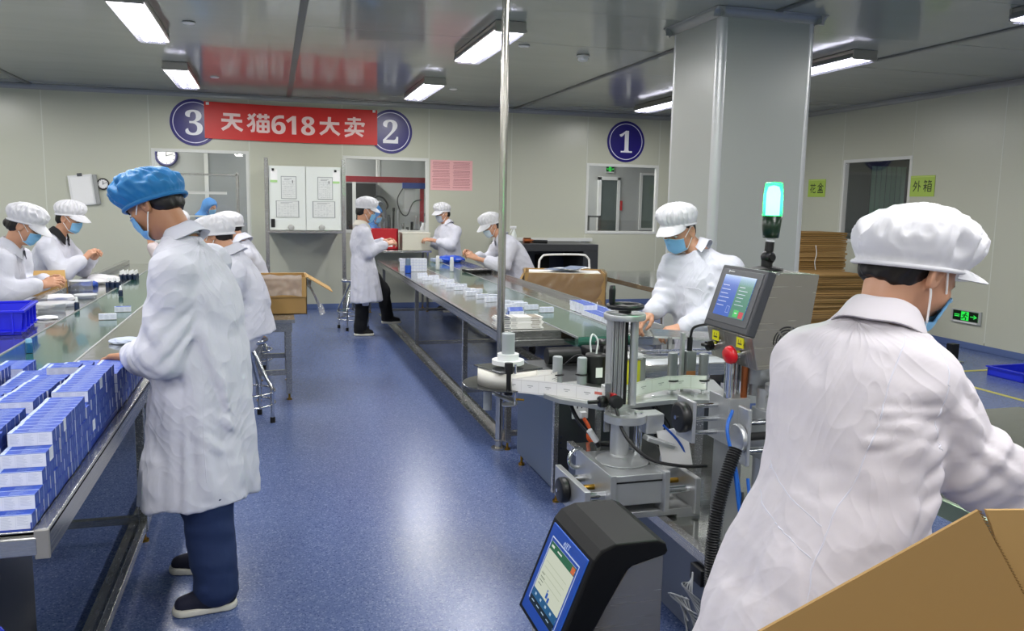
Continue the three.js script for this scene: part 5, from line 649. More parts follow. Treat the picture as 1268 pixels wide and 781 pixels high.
{ // inkjet coder
  const t = thing('inkjet_printer', 'black and steel inkjet coder with a blue-framed screen on the floor', 'printer', [0, 0, 0]), z0 = -2.27, z1 = -1.955, zc = (z0 + z1) / 2, w = z1 - z0;
  const side = [[0.79, 0.02], [1.09, 0.02], [1.09, 0.6], [0.975, 0.6], [0.86, 0.585], [0.72, 0.36], [0.72, 0.3]];
  part('lower_case', at(extrude([[0.745, 0.03], [1.01, 0.03], [1.01, 0.62], [0.912, 0.596], [0.742, 0.31]], w - 0.002, 0.002), 0, 0, z0 + 0.001), mat(0x8f8c85, 0.4, 0.6, steelRough), t);
  part('head_case', at(extrude([[0.705, 0.36], [0.72, 0.335], [0.752, 0.33], [0.895, 0.59], [0.918, 0.607], [1.012, 0.628], [1.017, 0.635], [1.012, 0.652], [0.99, 0.662], [0.87, 0.662], [0.83, 0.648], [0.81, 0.625]], w, 0.006), 0, 0, z0), mat(0x0b0c0d, 0.5, 0, { specularIntensity: 0.5 }), t);
  part('base', bx(0.77, 1.0, 0, 0.03, z0 + 0.02, z1 - 0.02), M.black, t);
  const tilt = Math.atan2(0.105, 0.265), c = V(0.7545, 0.4935, zc), basis = new THREE.Matrix4().makeBasis(V(0, 0, 1), V(Math.sin(tilt), Math.cos(tilt), 0), V(-Math.cos(tilt), Math.sin(tilt), 0)).setPosition(c);
  const scr = canvasTex(512, 512, (g, W, H) => { g.fillStyle = '#d6dcc8'; g.fillRect(0, 0, W, H); g.fillStyle = '#2e6a4c'; g.fillRect(0, 0, W, 62); g.fillStyle = '#dfe8dc'; g.font = 'bold 30px sans-serif'; g.fillRect(24, 20, 60, 18); g.fillRect(150, 22, 90, 12); g.fillStyle = '#d46a3a'; g.fillRect(450, 8, 62, 50); g.fillStyle = '#b9c2a8'; for (let i = 0; i < 4; i++) g.fillRect(40, 150 + i * 46, 420, 5); g.fillStyle = '#7f8a78'; for (let i = 0; i < 4; i++) g.fillRect(36, 250 + i * 28, 60 + (i * 31) % 40, 7); g.fillStyle = '#2a58b0'; g.fillRect(232, 330, 34, 44); g.fillRect(276, 350, 34, 40); g.fillRect(232, 310, 18, 14); g.fillStyle = '#2b5f8c'; g.fillRect(0, 392, W, 62); g.fillStyle = '#1c2a36'; g.fillRect(0, 454, W, 58); g.fillStyle = '#a9c6e0'; for (let i = 0; i < 4; i++) { g.fillRect(60 + i * 110, 412, 30, 20); g.fillRect(40 + i * 110, 476, 58, 8); } });
  const frameTex = canvasTex(256, 256, (g) => { g.fillStyle = '#1e4aa8'; g.fillRect(0, 0, 256, 256); g.strokeStyle = '#cfd8ea'; g.lineWidth = 4; g.strokeRect(24, 30, 208, 188); g.fillStyle = '#c9d4ee'; g.font = 'italic bold 22px sans-serif'; g.fillText('eJET', 100, 25); });
  const put = (name, g, m, par) => part(name, g.applyMatrix4(basis), m, par);
  const f = put('screen_frame', box(w - 0.035, 0.27, 0.008, 0.003).translate(0, 0, 0.002), M.blue.clone(), t); put('frame_print', new THREE.PlaneGeometry(w - 0.045, 0.262).translate(0, 0, 0.0066), printMat(frameTex, 0.35), f);
  put('screen', box(0.2, 0.19, 0.002).translate(0.0, -0.005, 0.0075), new THREE.MeshStandardMaterial({ color: 0x0a0a0a, map: scr, emissive: 0xffffff, emissiveMap: scr, emissiveIntensity: 0.8, roughness: 0.25 }), f);
  part('outlet_slot', bx(0.835, 0.925, 0.27, 0.31, z1 - 0.012, z1 - 0.004, 0.003), M.black, t); part('outlet_slot', bx(0.845, 0.915, 0.275, 0.3, z1 - 0.006, z1 - 0.002, 0.003), M.blackMatte, t); part('port', [at(lathe([[0, 0], [0.026, 0], [0.026, 0.008], [0.02, 0.012], [0, 0.012]], 24), 0.965, 0.3, z1 - 0.008, Math.PI / 2)], M.black, t); part('front_lock', at(lathe([[0, 0], [0.022, 0], [0.022, 0.008], [0, 0.01]], 24), 0.738, 0.2, zc + 0.06, 0, 0, Math.PI / 2), M.black, t);
}
{ // work table of the woman at right, with cartons
  const t = thing('work_table', 'stainless work table in front of the woman at the right edge', 'table', [0, 0, 0]); part('table_top', bx(1.86, 3.1, 0.7, 0.735, -2.75, -1.0, 0.003), M.steelTop, t); part('edge_rail', bx(1.845, 1.862, 0.69, 0.742, -2.76, -0.99, 0.002), mat(0x9aa892, 0.3, 0.8), t); legs(t, [2.34, 3.05], [-1.05, -2.7], 0.7); part('arm', [bx(1.9, 2.34, 0.64, 0.7, -1.07, -1.03), bx(1.9, 2.34, 0.64, 0.7, -2.72, -2.68)], M.steel, t);
  for (const [x, z, a, s] of [[2.0, -2.16, 0.9, 'white carton on the right work table beside the sleeve'], [2.06, -2.02, 0.8, 'white carton on the right work table below the forearm'], [2.12, -1.9, 0.85, 'pale carton on the right work table by the brown box']]) { const g = cartonGeo(2); g.scale(1, 1.3, 1.3); single('carton', g, mCarton, s, 'carton', [x, 0.76, z], a); }
  const k = thing('black_column', 'black upright post behind the head of the woman at right', 'post', [6.8, 0, -6.9]); part('post_body', bx(-0.04, 0.05, 0.02, 0.2, -0.04, 0.04, 0.004), M.black, k); part('post_base', bx(-0.08, 0.09, 0, 0.02, -0.08, 0.08), M.steel, k);
}
{ // brown carton close to the camera, flaps up
  const t = thing('cardboard_box', 'big open brown box close to the camera at the lower right', 'box', [0, 0, 0]);
  const slab = (p, th) => { const [a, b, c, d] = p.map((q) => V(...q)), n = V(0, 0, 0).crossVectors(b.clone().sub(a), d.clone().sub(a)).normalize().multiplyScalar(th), A = [a, b, c, d], B = A.map((q) => q.clone().add(n)), pos = [], f = (w, x, y, z) => { for (const q of [w, x, y, w, y, z]) pos.push(q.x, q.y, q.z); }; f(A[3], A[2], A[1], A[0]); f(B[0], B[1], B[2], B[3]); for (let i = 0; i < 4; i++) { const j = (i + 1) % 4; f(A[i], A[j], B[j], B[i]); } const g = new THREE.BufferGeometry(); g.setAttribute('position', new THREE.Float32BufferAttribute(pos, 3)); g.computeVertexNormals(); return metricUV(g); };
  const p1 = V(0.811, 1.213, -0.765), u = V(-0.258, -0.151, -0.054).normalize(), v = V(0.075, -0.135, 0.03).normalize(), P = (a, b) => { const q = p1.clone().addScaledVector(u, a).addScaledVector(v, b); return [q.x, q.y, q.z]; };
  part('flap', slab([P(0, 0), P(0.42, 0), P(0.42, 0.27), P(0, 0.27)], 0.005), M.cardboard, t);
  const teeth = []; for (let i = 0; i < 60; i++) { const q = P(-0.001, 0.002 + i * 0.0045); teeth.push(at(box(0.004, 0.0018, 0.006), q[0], q[1], q[2] + 0.002, 0, 0, -0.5)); } part('corrugated_edge', teeth, M.cardEdge, t);
  const q0 = V(0.82, 1.214, -0.762), u2 = V(0.3, -0.01, 0.04).normalize(), v2 = V(0.055, -0.135, 0.01).normalize(), Q = (a, b) => { const q = q0.clone().addScaledVector(u2, a).addScaledVector(v2, b); return [q.x, q.y, q.z]; };
  part('flap', slab([Q(0, 0), Q(0, 0.27), Q(0.36, 0.27), Q(0.36, 0)], 0.005), M.cardInside, t);
  part('box_body', [bx(0.5, 1.16, 0.5, 0.505, -0.86, -0.42), bx(0.5, 0.506, 0.5, 0.95, -0.86, -0.42), bx(1.154, 1.16, 0.5, 0.99, -0.86, -0.42), bx(0.5, 1.16, 0.5, 0.95, -0.86, -0.854), bx(0.5, 1.16, 0.5, 0.95, -0.426, -0.42)].map(metricUV), M.cardboard, t);
  const s = thing('side_table', 'small table carrying the brown box close to the camera', 'table', [0, 0, 0]); part('table_top', bx(0.46, 1.2, 0.47, 0.5, -0.9, -0.38, 0.003), M.steel, s); legs(s, [0.5, 1.16], [-0.42, -0.86], 0.47);
}
{ // machine under the near end of the left table
  const t = thing('floor_machine', 'dark blue floor unit with a louvred face under the near end of the left table', 'machine', [0, 0, 0]); part('machine_body', bx(-1.2, -0.735, 0.02, 0.62, -2.75, -2.3, 0.01), mat(0x10141f, 0.35), t);
  for (let i = 0; i < 7; i++) part('louvre', at(box(0.2, 0.006, 0.02), -0.86, 0.46 + i * 0.02, -2.294, 0.4, 0, 0.32), M.aluDark, t); part('foot_plate', bx(-1.18, -0.76, 0, 0.02, -2.7, -2.35), M.black, t);
  const b = thing('printed_bag', 'blue printed bag with a green patch hanging on the dark floor unit', 'bag', [-0.75, 0.36, -2.285]); const g = new THREE.SphereGeometry(1, 24, 18), p = g.attributes.position; for (let i = 0; i < p.count; i++) { const q = V(p.getX(i), p.getY(i), p.getZ(i)); p.setXYZ(i, 0.075 * Math.sign(q.x) * Math.pow(Math.abs(q.x), 0.6), 0.12 * Math.sign(q.y) * Math.pow(Math.abs(q.y), 0.6), 0.012 * q.z); } g.computeVertexNormals(); part('bag_body', g, mat(0x1a32b4, 0.25), b); part('green_patch', at(lathe([[0, 0], [0.03, 0], [0.03, 0.003], [0, 0.003]], 20), -0.01, 0.06, 0.012, Math.PI / 2), mat(0x3fa83a, 0.4), b); part('white_mark', [bx(0.01, 0.016, -0.06, 0.0, 0.012, 0.014), bx(0.026, 0.032, -0.07, -0.02, 0.012, 0.014)], M.white, b); part('hook', rod([0, 0.11, 0], [0, 0.15, 0], 0.004), M.chrome, b);
}

// ================================================================ PEOPLE
// distance fields, meshed by surface nets
const smin = (a, b, k) => { const h = Math.max(k - Math.abs(a - b), 0) / k; return Math.min(a, b) - h * h * k * 0.25; };
function segd(x, y, z, a, b, ra, rb) {
  const bx_ = b.x - a.x, by = b.y - a.y, bz = b.z - a.z, px = x - a.x, py = y - a.y, pz = z - a.z, t = clamp((px * bx_ + py * by + pz * bz) / (bx_ * bx_ + by * by + bz * bz + 1e-9), 0, 1);
  return Math.hypot(px - bx_ * t, py - by * t, pz - bz * t) - (ra + (rb - ra) * t);
}
const chain = (pts, rs, k = 0.02) => (x, y, z) => { let d = 1e9; for (let i = 0; i + 1 < pts.length; i++) { const e = segd(x, y, z, pts[i], pts[i + 1], rs[i], rs[i + 1]); d = i ? smin(d, e, k) : e; } return d; };
const ell = (x, y, z, cx, cy, cz, rx, ry, rz) => { const a = (x - cx) / rx, b = (y - cy) / ry, c = (z - cz) / rz, k0 = Math.hypot(a, b, c), k1 = Math.hypot(a / rx, b / ry, c / rz); return k1 < 1e-9 ? -Math.min(rx, ry, rz) : k0 * (k0 - 1) / k1; };
// torso: stations {c, r (unit, to the person's left), f (unit, forwards), w, d}
function loft(st) {                                                  // slices across one straight axis, stations blended smoothly along it
  const A = st[0].c, B = st[st.length - 1].c, ax = B.clone().sub(A), L = ax.length(); ax.divideScalar(L);
  const n = 64, T = [], cr = (a, b, c, d, t) => 0.5 * (2 * b + (c - a) * t + (2 * a - 5 * b + 4 * c - d) * t * t + (3 * b - a - 3 * c + d) * t * t * t), S = st.map((q) => q.c.clone().sub(A).dot(ax));
  for (let k = 0; k <= n; k++) {
    const s = L * k / n; let i = 0; while (i < st.length - 2 && s > S[i + 1]) i++;
    const q = [st[Math.max(0, i - 1)], st[i], st[i + 1], st[Math.min(st.length - 1, i + 2)]], t = (s - S[i]) / (S[i + 1] - S[i]), g = (f) => cr(f(q[0]), f(q[1]), f(q[2]), f(q[3]), t), r = V(g((e) => e.r.x), g((e) => e.r.y), g((e) => e.r.z)); r.addScaledVector(ax, -r.dot(ax)).normalize();
    const f = V(0, 0, 0).crossVectors(ax, r).normalize(), c = V(g((e) => e.c.x), g((e) => e.c.y), g((e) => e.c.z)); c.addScaledVector(ax, s - c.clone().sub(A).dot(ax));
    T.push([c.x, c.y, c.z, r.x, r.y, r.z, f.x, f.y, f.z, g((e) => e.w), g((e) => e.d)]);
  }
  return (x, y, z) => {
    const s0 = (x - A.x) * ax.x + (y - A.y) * ax.y + (z - A.z) * ax.z, s = clamp(s0, 0, L), over = Math.abs(s0 - s), k = Math.min(n - 1, Math.floor(s / L * n)), t = s / L * n - k, P = T[k], Q = T[k + 1], g = (i) => P[i] + (Q[i] - P[i]) * t;
    const dx = x - ax.x * (s0 - s) - g(0), dy = y - ax.y * (s0 - s) - g(1), dz = z - ax.z * (s0 - s) - g(2), w = g(9), d = g(10), u = (dx * g(3) + dy * g(4) + dz * g(5)) / w, v = (dx * g(6) + dy * g(7) + dz * g(8)) / d, k0 = Math.hypot(u, v), k1 = Math.hypot(u / w, v / d), rad = (k1 < 1e-9 ? -Math.min(w, d) : k0 * (k0 - 1) / k1) * 0.92;
    return over === 0 ? rad : rad > 0 ? Math.hypot(rad, over) : Math.max(rad, over);
  };
}
function netMesh(f, lo, hi, h, band = 1.9) {
  const nx = Math.ceil((hi[0] - lo[0]) / h) + 1, ny = Math.ceil((hi[1] - lo[1]) / h) + 1, nz = Math.ceil((hi[2] - lo[2]) / h) + 1, F = new Float32Array(nx * ny * nz).fill(1), S = 6, sx = 1, sy = nx, sz = nx * ny;
  for (let K = 0; K < nz; K += S) for (let J = 0; J < ny; J += S) for (let I = 0; I < nx; I += S) {
    const c = f(lo[0] + (I + S / 2) * h, lo[1] + (J + S / 2) * h, lo[2] + (K + S / 2) * h), skip = Math.abs(c) > S * h * band;
    for (let k = K; k < Math.min(nz, K + S); k++) for (let j = J; j < Math.min(ny, J + S); j++) for (let i = I; i < Math.min(nx, I + S); i++) F[i + j * sy + k * sz] = skip ? c : f(lo[0] + i * h, lo[1] + j * h, lo[2] + k * h);
  }
  const pos = [], id = new Int32Array(nx * ny * nz).fill(-1), ix = [], E = [[0, 1], [0, 2], [0, 4], [1, 3], [1, 5], [2, 3], [2, 6], [3, 7], [4, 5], [4, 6], [5, 7], [6, 7]], off = [0, sx, sy, sx + sy, sz, sx + sz, sy + sz, sx + sy + sz];
  for (let k = 0; k < nz - 1; k++) for (let j = 0; j < ny - 1; j++) for (let i = 0; i < nx - 1; i++) {
    const b = i + j * sy + k * sz; let m = 0; for (let q = 0; q < 8; q++) if (F[b + off[q]] < 0) m |= 1 << q;
    if (m === 0 || m === 255) continue;
    let n = 0, x = 0, y = 0, z = 0;
    for (const [p, q] of E) { const s = (m >> p) & 1, t = (m >> q) & 1; if (s === t) continue; const a = F[b + off[p]], c = F[b + off[q]], u = a / (a - c); x += mix(p & 1, q & 1, u); y += mix((p >> 1) & 1, (q >> 1) & 1, u); z += mix((p >> 2) & 1, (q >> 2) & 1, u); n++; }
    id[b] = pos.length / 3; pos.push(lo[0] + (i + x / n) * h, lo[1] + (j + y / n) * h, lo[2] + (k + z / n) * h);
  }
  const quad = (a, b, c, d, flip) => { if (a < 0 || b < 0 || c < 0 || d < 0) return; if (flip) ix.push(a, c, b, a, d, c); else ix.push(a, b, c, a, c, d); };
  for (let k = 1; k < nz - 1; k++) for (let j = 1; j < ny - 1; j++) for (let i = 1; i < nx - 1; i++) {
    const b = i + j * sy + k * sz, s = F[b] < 0;
    if (s !== F[b + sx] < 0) quad(id[b - sy - sz], id[b - sz], id[b], id[b - sy], !s);
    if (s !== F[b + sy] < 0) quad(id[b - sx - sz], id[b - sx], id[b], id[b - sz], !s);
    if (s !== F[b + sz] < 0) quad(id[b - sx - sy], id[b - sy], id[b], id[b - sx], !s);
  }
  const g = new THREE.BufferGeometry(); g.setAttribute('position', new THREE.Float32BufferAttribute(pos, 3)); g.setIndex(ix); g.computeVertexNormals(); return g;
}
function bounds(pts, pad) { const lo = [1e9, 1e9, 1e9], hi = [-1e9, -1e9, -1e9]; for (const [p, r] of pts) { const a = A3(p); for (let i = 0; i < 3; i++) { lo[i] = Math.min(lo[i], a[i] - r - pad); hi[i] = Math.max(hi[i], a[i] + r + pad); } } return [lo, hi]; }
function wrapUV(g, c) {                                              // round the body in u, up it in v; cut where u wraps
  const P = g.attributes.position, n = P.count, pos = Array.from(P.array), nor = Array.from(g.attributes.normal.array), u = [], ix = Array.from(g.index.array), K = 1.25 / (Math.PI * 2);
  for (let i = 0; i < n; i++) u.push(Math.atan2(P.getX(i) - c.x, P.getZ(i) - c.z) * K, P.getY(i) * 0.6);
  const twin = new Map();
  for (let t = 0; t < ix.length; t += 3) { const m = Math.max(u[2 * ix[t]], u[2 * ix[t + 1]], u[2 * ix[t + 2]]); for (let k = 0; k < 3; k++) { const i = ix[t + k]; if (i < n && m - u[2 * i] > 0.6) { if (!twin.has(i)) { twin.set(i, pos.length / 3); pos.push(pos[3 * i], pos[3 * i + 1], pos[3 * i + 2]); nor.push(nor[3 * i], nor[3 * i + 1], nor[3 * i + 2]); u.push(u[2 * i] + 1.25, u[2 * i + 1]); } ix[t + k] = twin.get(i); } } }
  const o = new THREE.BufferGeometry(); o.setAttribute('position', new THREE.Float32BufferAttribute(pos, 3)); o.setAttribute('normal', new THREE.Float32BufferAttribute(nor, 3)); o.setAttribute('uv', new THREE.Float32BufferAttribute(u, 2)); o.setIndex(ix); return o;
}
const skinMat = (c) => mat(c, 0.5, 0, { sheen: 0.2, sheenRoughness: 0.5, sheenColor: new THREE.Color(0.5, 0.2, 0.12) });
const mSkin = [skinMat(0xb98563), skinMat(0xc99678), skinMat(0xae7a58)], mHair = mat(0x14100e, 0.5), mCoat = mat(0xcfd0da, 0.82, 0, { bumpMap: crumpleTex, bumpScale: 0.01, sheen: 0.15, sheenRoughness: 0.6 }), mCapWhite = mat(0xd8d8dc, 0.85), mMask = mat(0x6fb4dd, 0.75), mMaskEdge = mat(0xb9dcf2, 0.75), mStrap = mat(0xf0f0f0, 0.7), mSeamThread = mat(0xd2d2dc, 0.85), mEye = mat(0xe8e6e2, 0.25), mIris = mat(0x1a100a, 0.2), mNavy = mat(0x1c2f58, 0.8), mBlackCloth = mat(0x0f1014, 0.85), mShoe = mat(0x10142c, 0.8), mShoeBlack = mat(0x101012, 0.75), mSole = mat(0xd2d0c4, 0.6), mNet = mat(0x1484cc, 0.6, 0, { transmission: 0.12, thickness: 0 });

function hand(W, dir, dorsal, side, curl = [0.5, 0.6, 0.65, 0.7], spread = 0.05, thumbIn = 0.5, s = 1) {  // side +1: thumb towards +x of the hand's frame
  const z = dir.clone().normalize(), y = dorsal.clone().addScaledVector(z, -dorsal.dot(z)).normalize(), x = V(0, 0, 0).crossVectors(y, z).multiplyScalar(side);
  const P = (a, b, c) => W.clone().addScaledVector(x, a * s).addScaledVector(y, b * s).addScaledVector(z, c * s);
  const bones = [], add = (a, b, ra, rb, grp) => bones.push([a, b, ra * s, rb * s, grp]);
  const base = [0.029, 0.0095, -0.0105, -0.029], len = [[0.041, 0.026, 0.02], [0.046, 0.029, 0.022], [0.043, 0.027, 0.021], [0.034, 0.021, 0.018]], kz = [0.086, 0.089, 0.084, 0.076];
  for (let i = 0; i < 4; i++) {
    add(P(base[i] * 0.55, 0, 0.012), P(base[i], 0.003, kz[i]), 0.0165, 0.0125, 0);
    let a = curl[i] * 0.55, p = [base[i], 0.003, kz[i]], sx = spread * (1.5 - i) * -0.6 * -1;
    len[i].forEach((l, j) => { const q = [p[0] + Math.sin(sx) * l * Math.cos(a), p[1] - Math.sin(a) * l, p[2] + Math.cos(a) * l]; add(P(...p), P(...q), [0.0095, 0.0086, 0.0078][j] * (i === 3 ? 0.88 : 1), [0.0086, 0.0078, 0.0068][j] * (i === 3 ? 0.88 : 1), i + 1); p = q; a += curl[i] * (j ? 0.7 : 1); });
  }
  const t = thumbIn; add(P(0.02, -0.006, 0.018), P(0.043, -0.014 - 0.01 * t, 0.046), 0.0155, 0.0125, 5); add(P(0.043, -0.014 - 0.01 * t, 0.046), P(0.052 - 0.012 * t, -0.022 - 0.016 * t, 0.076), 0.0115, 0.0098, 5); add(P(0.052 - 0.012 * t, -0.022 - 0.016 * t, 0.076), P(0.05 - 0.026 * t, -0.026 - 0.02 * t, 0.1), 0.0098, 0.0078, 5);
  add(P(0, 0, -0.03), P(0, 0, 0.02), 0.024, 0.024, 0);
  const f = (X, Y, Z) => { const g = [1e9, 1e9, 1e9, 1e9, 1e9, 1e9]; for (const [a, b, ra, rb, q] of bones) { const d = segd(X, Y, Z, a, b, ra, rb); g[q] = q === 0 ? smin(g[0], d, 0.014) : smin(g[q], d, 0.004); } let d = g[0]; for (let i = 1; i < 6; i++) d = smin(d, g[i], i === 5 ? 0.012 : 0.006); return d; };
  return { f, box: bounds(bones.flatMap(([a, b, ra, rb]) => [[a, ra], [b, rb]]), 0.006) };
}
function headField(q) {                                              // local head: +z forward, +y up, +x to the person's left
  let d = ell(q.x, q.y, q.z, 0, 0.035, -0.012, 0.077, 0.092, 0.097);
  d = smin(d, ell(q.x, q.y, q.z, 0, -0.042, 0.02, 0.06, 0.075, 0.07), 0.04); d = smin(d, Math.hypot(q.x, q.y + 0.096, q.z - 0.052) - 0.022, 0.035);
  const ax = Math.abs(q.x);
  d = smin(d, Math.hypot(ax - 0.045, q.y + 0.022, q.z - 0.055) - 0.022, 0.025);
  d = -smin(-d, Math.hypot(ax - 0.033, q.y - 0.004, q.z - 0.103) - 0.016, 0.016);
  d = smin(d, segd(ax, q.y, q.z, V(0, 0.022, 0.085), V(0.042, 0.02, 0.07), 0.008, 0.007), 0.016);
  d = smin(d, segd(q.x, q.y, q.z, V(0, 0.008, 0.087), V(0, -0.032, 0.105), 0.007, 0.011), 0.014); d = smin(d, segd(ax, q.y, q.z, V(0, -0.036, 0.096), V(0.013, -0.037, 0.088), 0.008, 0.006), 0.008);
  d = smin(d, segd(ax, q.y, q.z, V(0, -0.064, 0.086), V(0.018, -0.065, 0.078), 0.006, 0.004), 0.006); d = smin(d, segd(ax, q.y, q.z, V(0, -0.075, 0.084), V(0.015, -0.074, 0.077), 0.0065, 0.004), 0.006);
  const ex = ax - 0.079 - (q.z + 0.012) * -0.35, ey = q.y + 0.006, ez = q.z + 0.012, er = Math.hypot(ey / 0.031, ez / 0.019);
  let ear = (er - 1) * 0.018; ear = Math.max(ear, Math.abs(ex) - 0.006); ear = Math.max(ear, -Math.max((er - 0.62) * 0.018, -(ex - 0.001)));
  d = smin(d, ear - 0.002, 0.008);
  return d;
}
function makePerson(o) {
  const base = V(...o.base), T = thing('person', o.label, 'person', o.base, 0), sub = (g) => g.translate(-base.x, -base.y, -base.z), h = o.cell || 0.012, hs = o.head.s || 1;
  const v = (p) => V(...p), skin = mSkin[o.skin || 0], coatM = o.coatMat || mCoat;
  // head frame
  const HM = new THREE.Matrix4().compose(v(o.head.p), new THREE.Quaternion().setFromEuler(new THREE.Euler(o.head.pitch || 0, o.head.yaw, o.head.roll || 0, 'YXZ')), V(hs, hs, hs)), HI = HM.clone().invert(), tmp = V(0, 0, 0), HL = (x, y, z) => V(x, y, z).applyMatrix4(HM);
  const yaw = o.yaw, R = V(Math.cos(yaw), 0, -Math.sin(yaw)), Fw = V(Math.sin(yaw), 0, Math.cos(yaw));   // left, forward
  const tc = o.torso.map((q) => v(q[0]));
  const st = o.torso.map(([p, w, d, tw = 0], i) => { const r = R.clone().applyAxisAngle(V(0, 1, 0), tw), up = tc[Math.max(0, i - 1)].clone().sub(tc[Math.min(tc.length - 1, i + 1)]).normalize(), f = V(0, 0, 0).crossVectors(r, up).normalize(); return { c: tc[i], r, f, w, d }; });
  const neckB = v(o.neck), neckT = HL(0, -0.055, -0.03);
  const arms = o.arms.map((a) => ({ ...a, P: a.p.map(v) }));
  // ---- body: one skin, head to feet, then the finer head and hands joined to it
  const innerSt = st.map((s) => ({ ...s, w: Math.max(0.035, s.w - 0.05), d: Math.max(0.03, s.d - 0.05) })).filter((s, i) => i < (o.torsoBody || st.length)), tor = loft(innerSt);
  const legC = o.legs.map((l) => chain(l.p.map(v), [0.07, 0.05, 0.036]));
  const armC = arms.map((a) => chain([...a.P], [0.035, 0.032, 0.026]));
  const neckF = (x, y, z) => segd(x, y, z, neckT, neckB, 0.052 * hs, 0.052 * hs);
  const bodyF = (x, y, z) => { let d = smin(tor(x, y, z), neckF(x, y, z), 0.05); for (const l of legC) d = smin(d, l(x, y, z), 0.03); for (const a of armC) d = smin(d, a(x, y, z), 0.02); return d; };
  const headF = (x, y, z) => { tmp.set(x, y, z).applyMatrix4(HI); return smin(headField(tmp) * hs, neckF(x, y, z), 0.03); };
  const bp = [...innerSt.map((s) => [s.c, Math.max(s.w, s.d)]), ...o.legs.flatMap((l) => l.p.map((q) => [v(q), 0.08])), ...arms.flatMap((a) => a.P.map((q) => [q, 0.06])), [neckB, 0.1], [neckT, 0.06]];
  const geos = [netMesh(bodyF, ...bounds(bp, 0.01), Math.max(h, 0.014))];
  geos.push(netMesh(headF, ...bounds([[v(o.head.p), 0.135 * hs], [neckT.clone().lerp(neckB, 0.7), 0.06]], 0.01), o.headCell || h * 0.5));
  for (const a of arms) if (a.dir) { const H = hand(a.P[2], v(a.dir), v(a.dorsal), a.side, a.curl, a.spread, a.thumb, hs); geos.push(netMesh(H.f, ...H.box, o.handCell || 0.004)); }
  part('body', sub(join(geos)), skin, T);
  // ---- face
  if (o.eyes !== false) {
    const bM = HM.clone().premultiply(new THREE.Matrix4().makeTranslation(-base.x, -base.y, -base.z));
    for (const s of [-1, 1]) { const e = part('eye', new THREE.SphereGeometry(0.0125, 14, 10).scale(1, 0.55, 1).translate(s * 0.032, 0.003, 0.0795).applyMatrix4(bM), mEye, T); part('pupil', new THREE.SphereGeometry(0.006, 10, 8).scale(1, 0.9, 1).translate(s * 0.032, 0.0015, 0.087).applyMatrix4(bM), mIris, e); part('eyebrow', pipe([[s * 0.015, 0.019, 0.095], [s * 0.033, 0.026, 0.088], [s * 0.05, 0.018, 0.072]], 0.0032, 14, 6).applyMatrix4(bM), mHair, T); }
  }
  // ---- hair
  const hairF = (x, y, z) => { const q = tmp.set(x, y, z).applyMatrix4(HI); let d = ell(q.x, q.y, q.z, 0, 0.03, -0.016, 0.084, 0.098, 0.103); d = smin(d, ell(q.x, q.y, q.z, 0, -0.03, -0.06, 0.062, 0.055, 0.05), 0.03); if (o.bun) d = smin(d, Math.hypot(q.x, q.y + 0.03, q.z + 0.105) - 0.034, 0.025); const front = q.z - 0.03 + Math.max(0, q.y - 0.06) * -1.2, low = -q.y - 0.07 + Math.max(0, Math.abs(q.x) - 0.04) * 0.6; d = Math.max(d, q.y < 0.075 ? front : -1, low, q.y - 0.08); if (Math.abs(q.x) > 0.06 && q.y < 0.03) d = Math.max(d, q.z + 0.02 - Math.max(0, q.y) * 1.2); return (d + 0.004 * noise(q.x * 60, q.y * 12, q.z * 60)) * hs; };
  part('hair', sub(netMesh(hairF, ...bounds([[v(o.head.p), 0.15 * hs]], 0.01), o.headCell || h * 0.5)), mHair, T);
  // ---- coat
  const cl = loft(st), W = o.wrinkle ?? 1, sl = arms.map((a) => chain([a.P[0], a.P[1], a.P[1].clone().lerp(a.P[2], a.sleeve ?? 0.9)], a.r || [0.075, 0.064, 0.05], 0.035)), skirt = (o.lap || []).map((l) => chain(l.p.map(v), l.r));
  const hemC = st[st.length - 1].c;
  const dirs = arms.map((a) => [a.P[1].clone().sub(a.P[0]).normalize(), a.P[2].clone().sub(a.P[1]).normalize()]);
  const folds = (o.folds || []).map(([p, q, wd, ht]) => { const a = v(p), b = v(q).sub(v(p)); b.w2 = b.lengthSq(); return [a, b, wd, ht]; });
  const coatF = (x, y, z) => {
    let d = cl(x, y, z), ds = 1e9, si = 0; sl.forEach((s, i) => { const e = s(x, y, z); if (e < ds) { ds = e; si = i; } }); const onSleeve = sstep(0.05, -0.01, ds - Math.max(d, -0.05) * 0.6);
    d = smin(d, ds, o.pit || 0.05); for (const s of skirt) d = smin(d, s(x, y, z), 0.06);
    if (d > 0.05 || d < -0.06) return d;
    const dx = x - hemC.x, dz = z - hemC.z, an = Math.atan2(dx, dz), low = sstep(o.foldTop ?? 1.15, o.foldTop ? o.foldTop - 0.6 : 0.55, y);
    let w = low * 0.013 * (noise(Math.cos(an) * 2.6 + o.seed, y * 0.8, Math.sin(an) * 2.6) * 1.6 + 0.5 * noise(Math.cos(an) * 6 + o.seed, y * 1.1, Math.sin(an) * 6));
    const n1 = noise(x * 5 + o.seed, y * 7 + x * 3, z * 5), n2 = noise(x * 11 + y * 4, y * 15 + o.seed, z * 11 + y * 3);
    w += (0.01 * n1 + 0.005 * (0.4 - Math.abs(n1) * 2)) * (1 - low * 0.4) + 0.0035 * n2 + 0.0015 * (0.4 - Math.abs(n2) * 2);
    if (onSleeve > 0) { const a = arms[si], up = dirs[si][0], lw = dirs[si][1], te = (x - a.P[1].x) * (up.x + lw.x) + (y - a.P[1].y) * (up.y + lw.y) + (z - a.P[1].z) * (up.z + lw.z), near = Math.exp(-(te * te) / 0.05); w += onSleeve * (0.004 + 0.006 * near) * noise(te * 13 + o.seed * 3, x * 4 + z * 3, y * 4) * 1.5; }
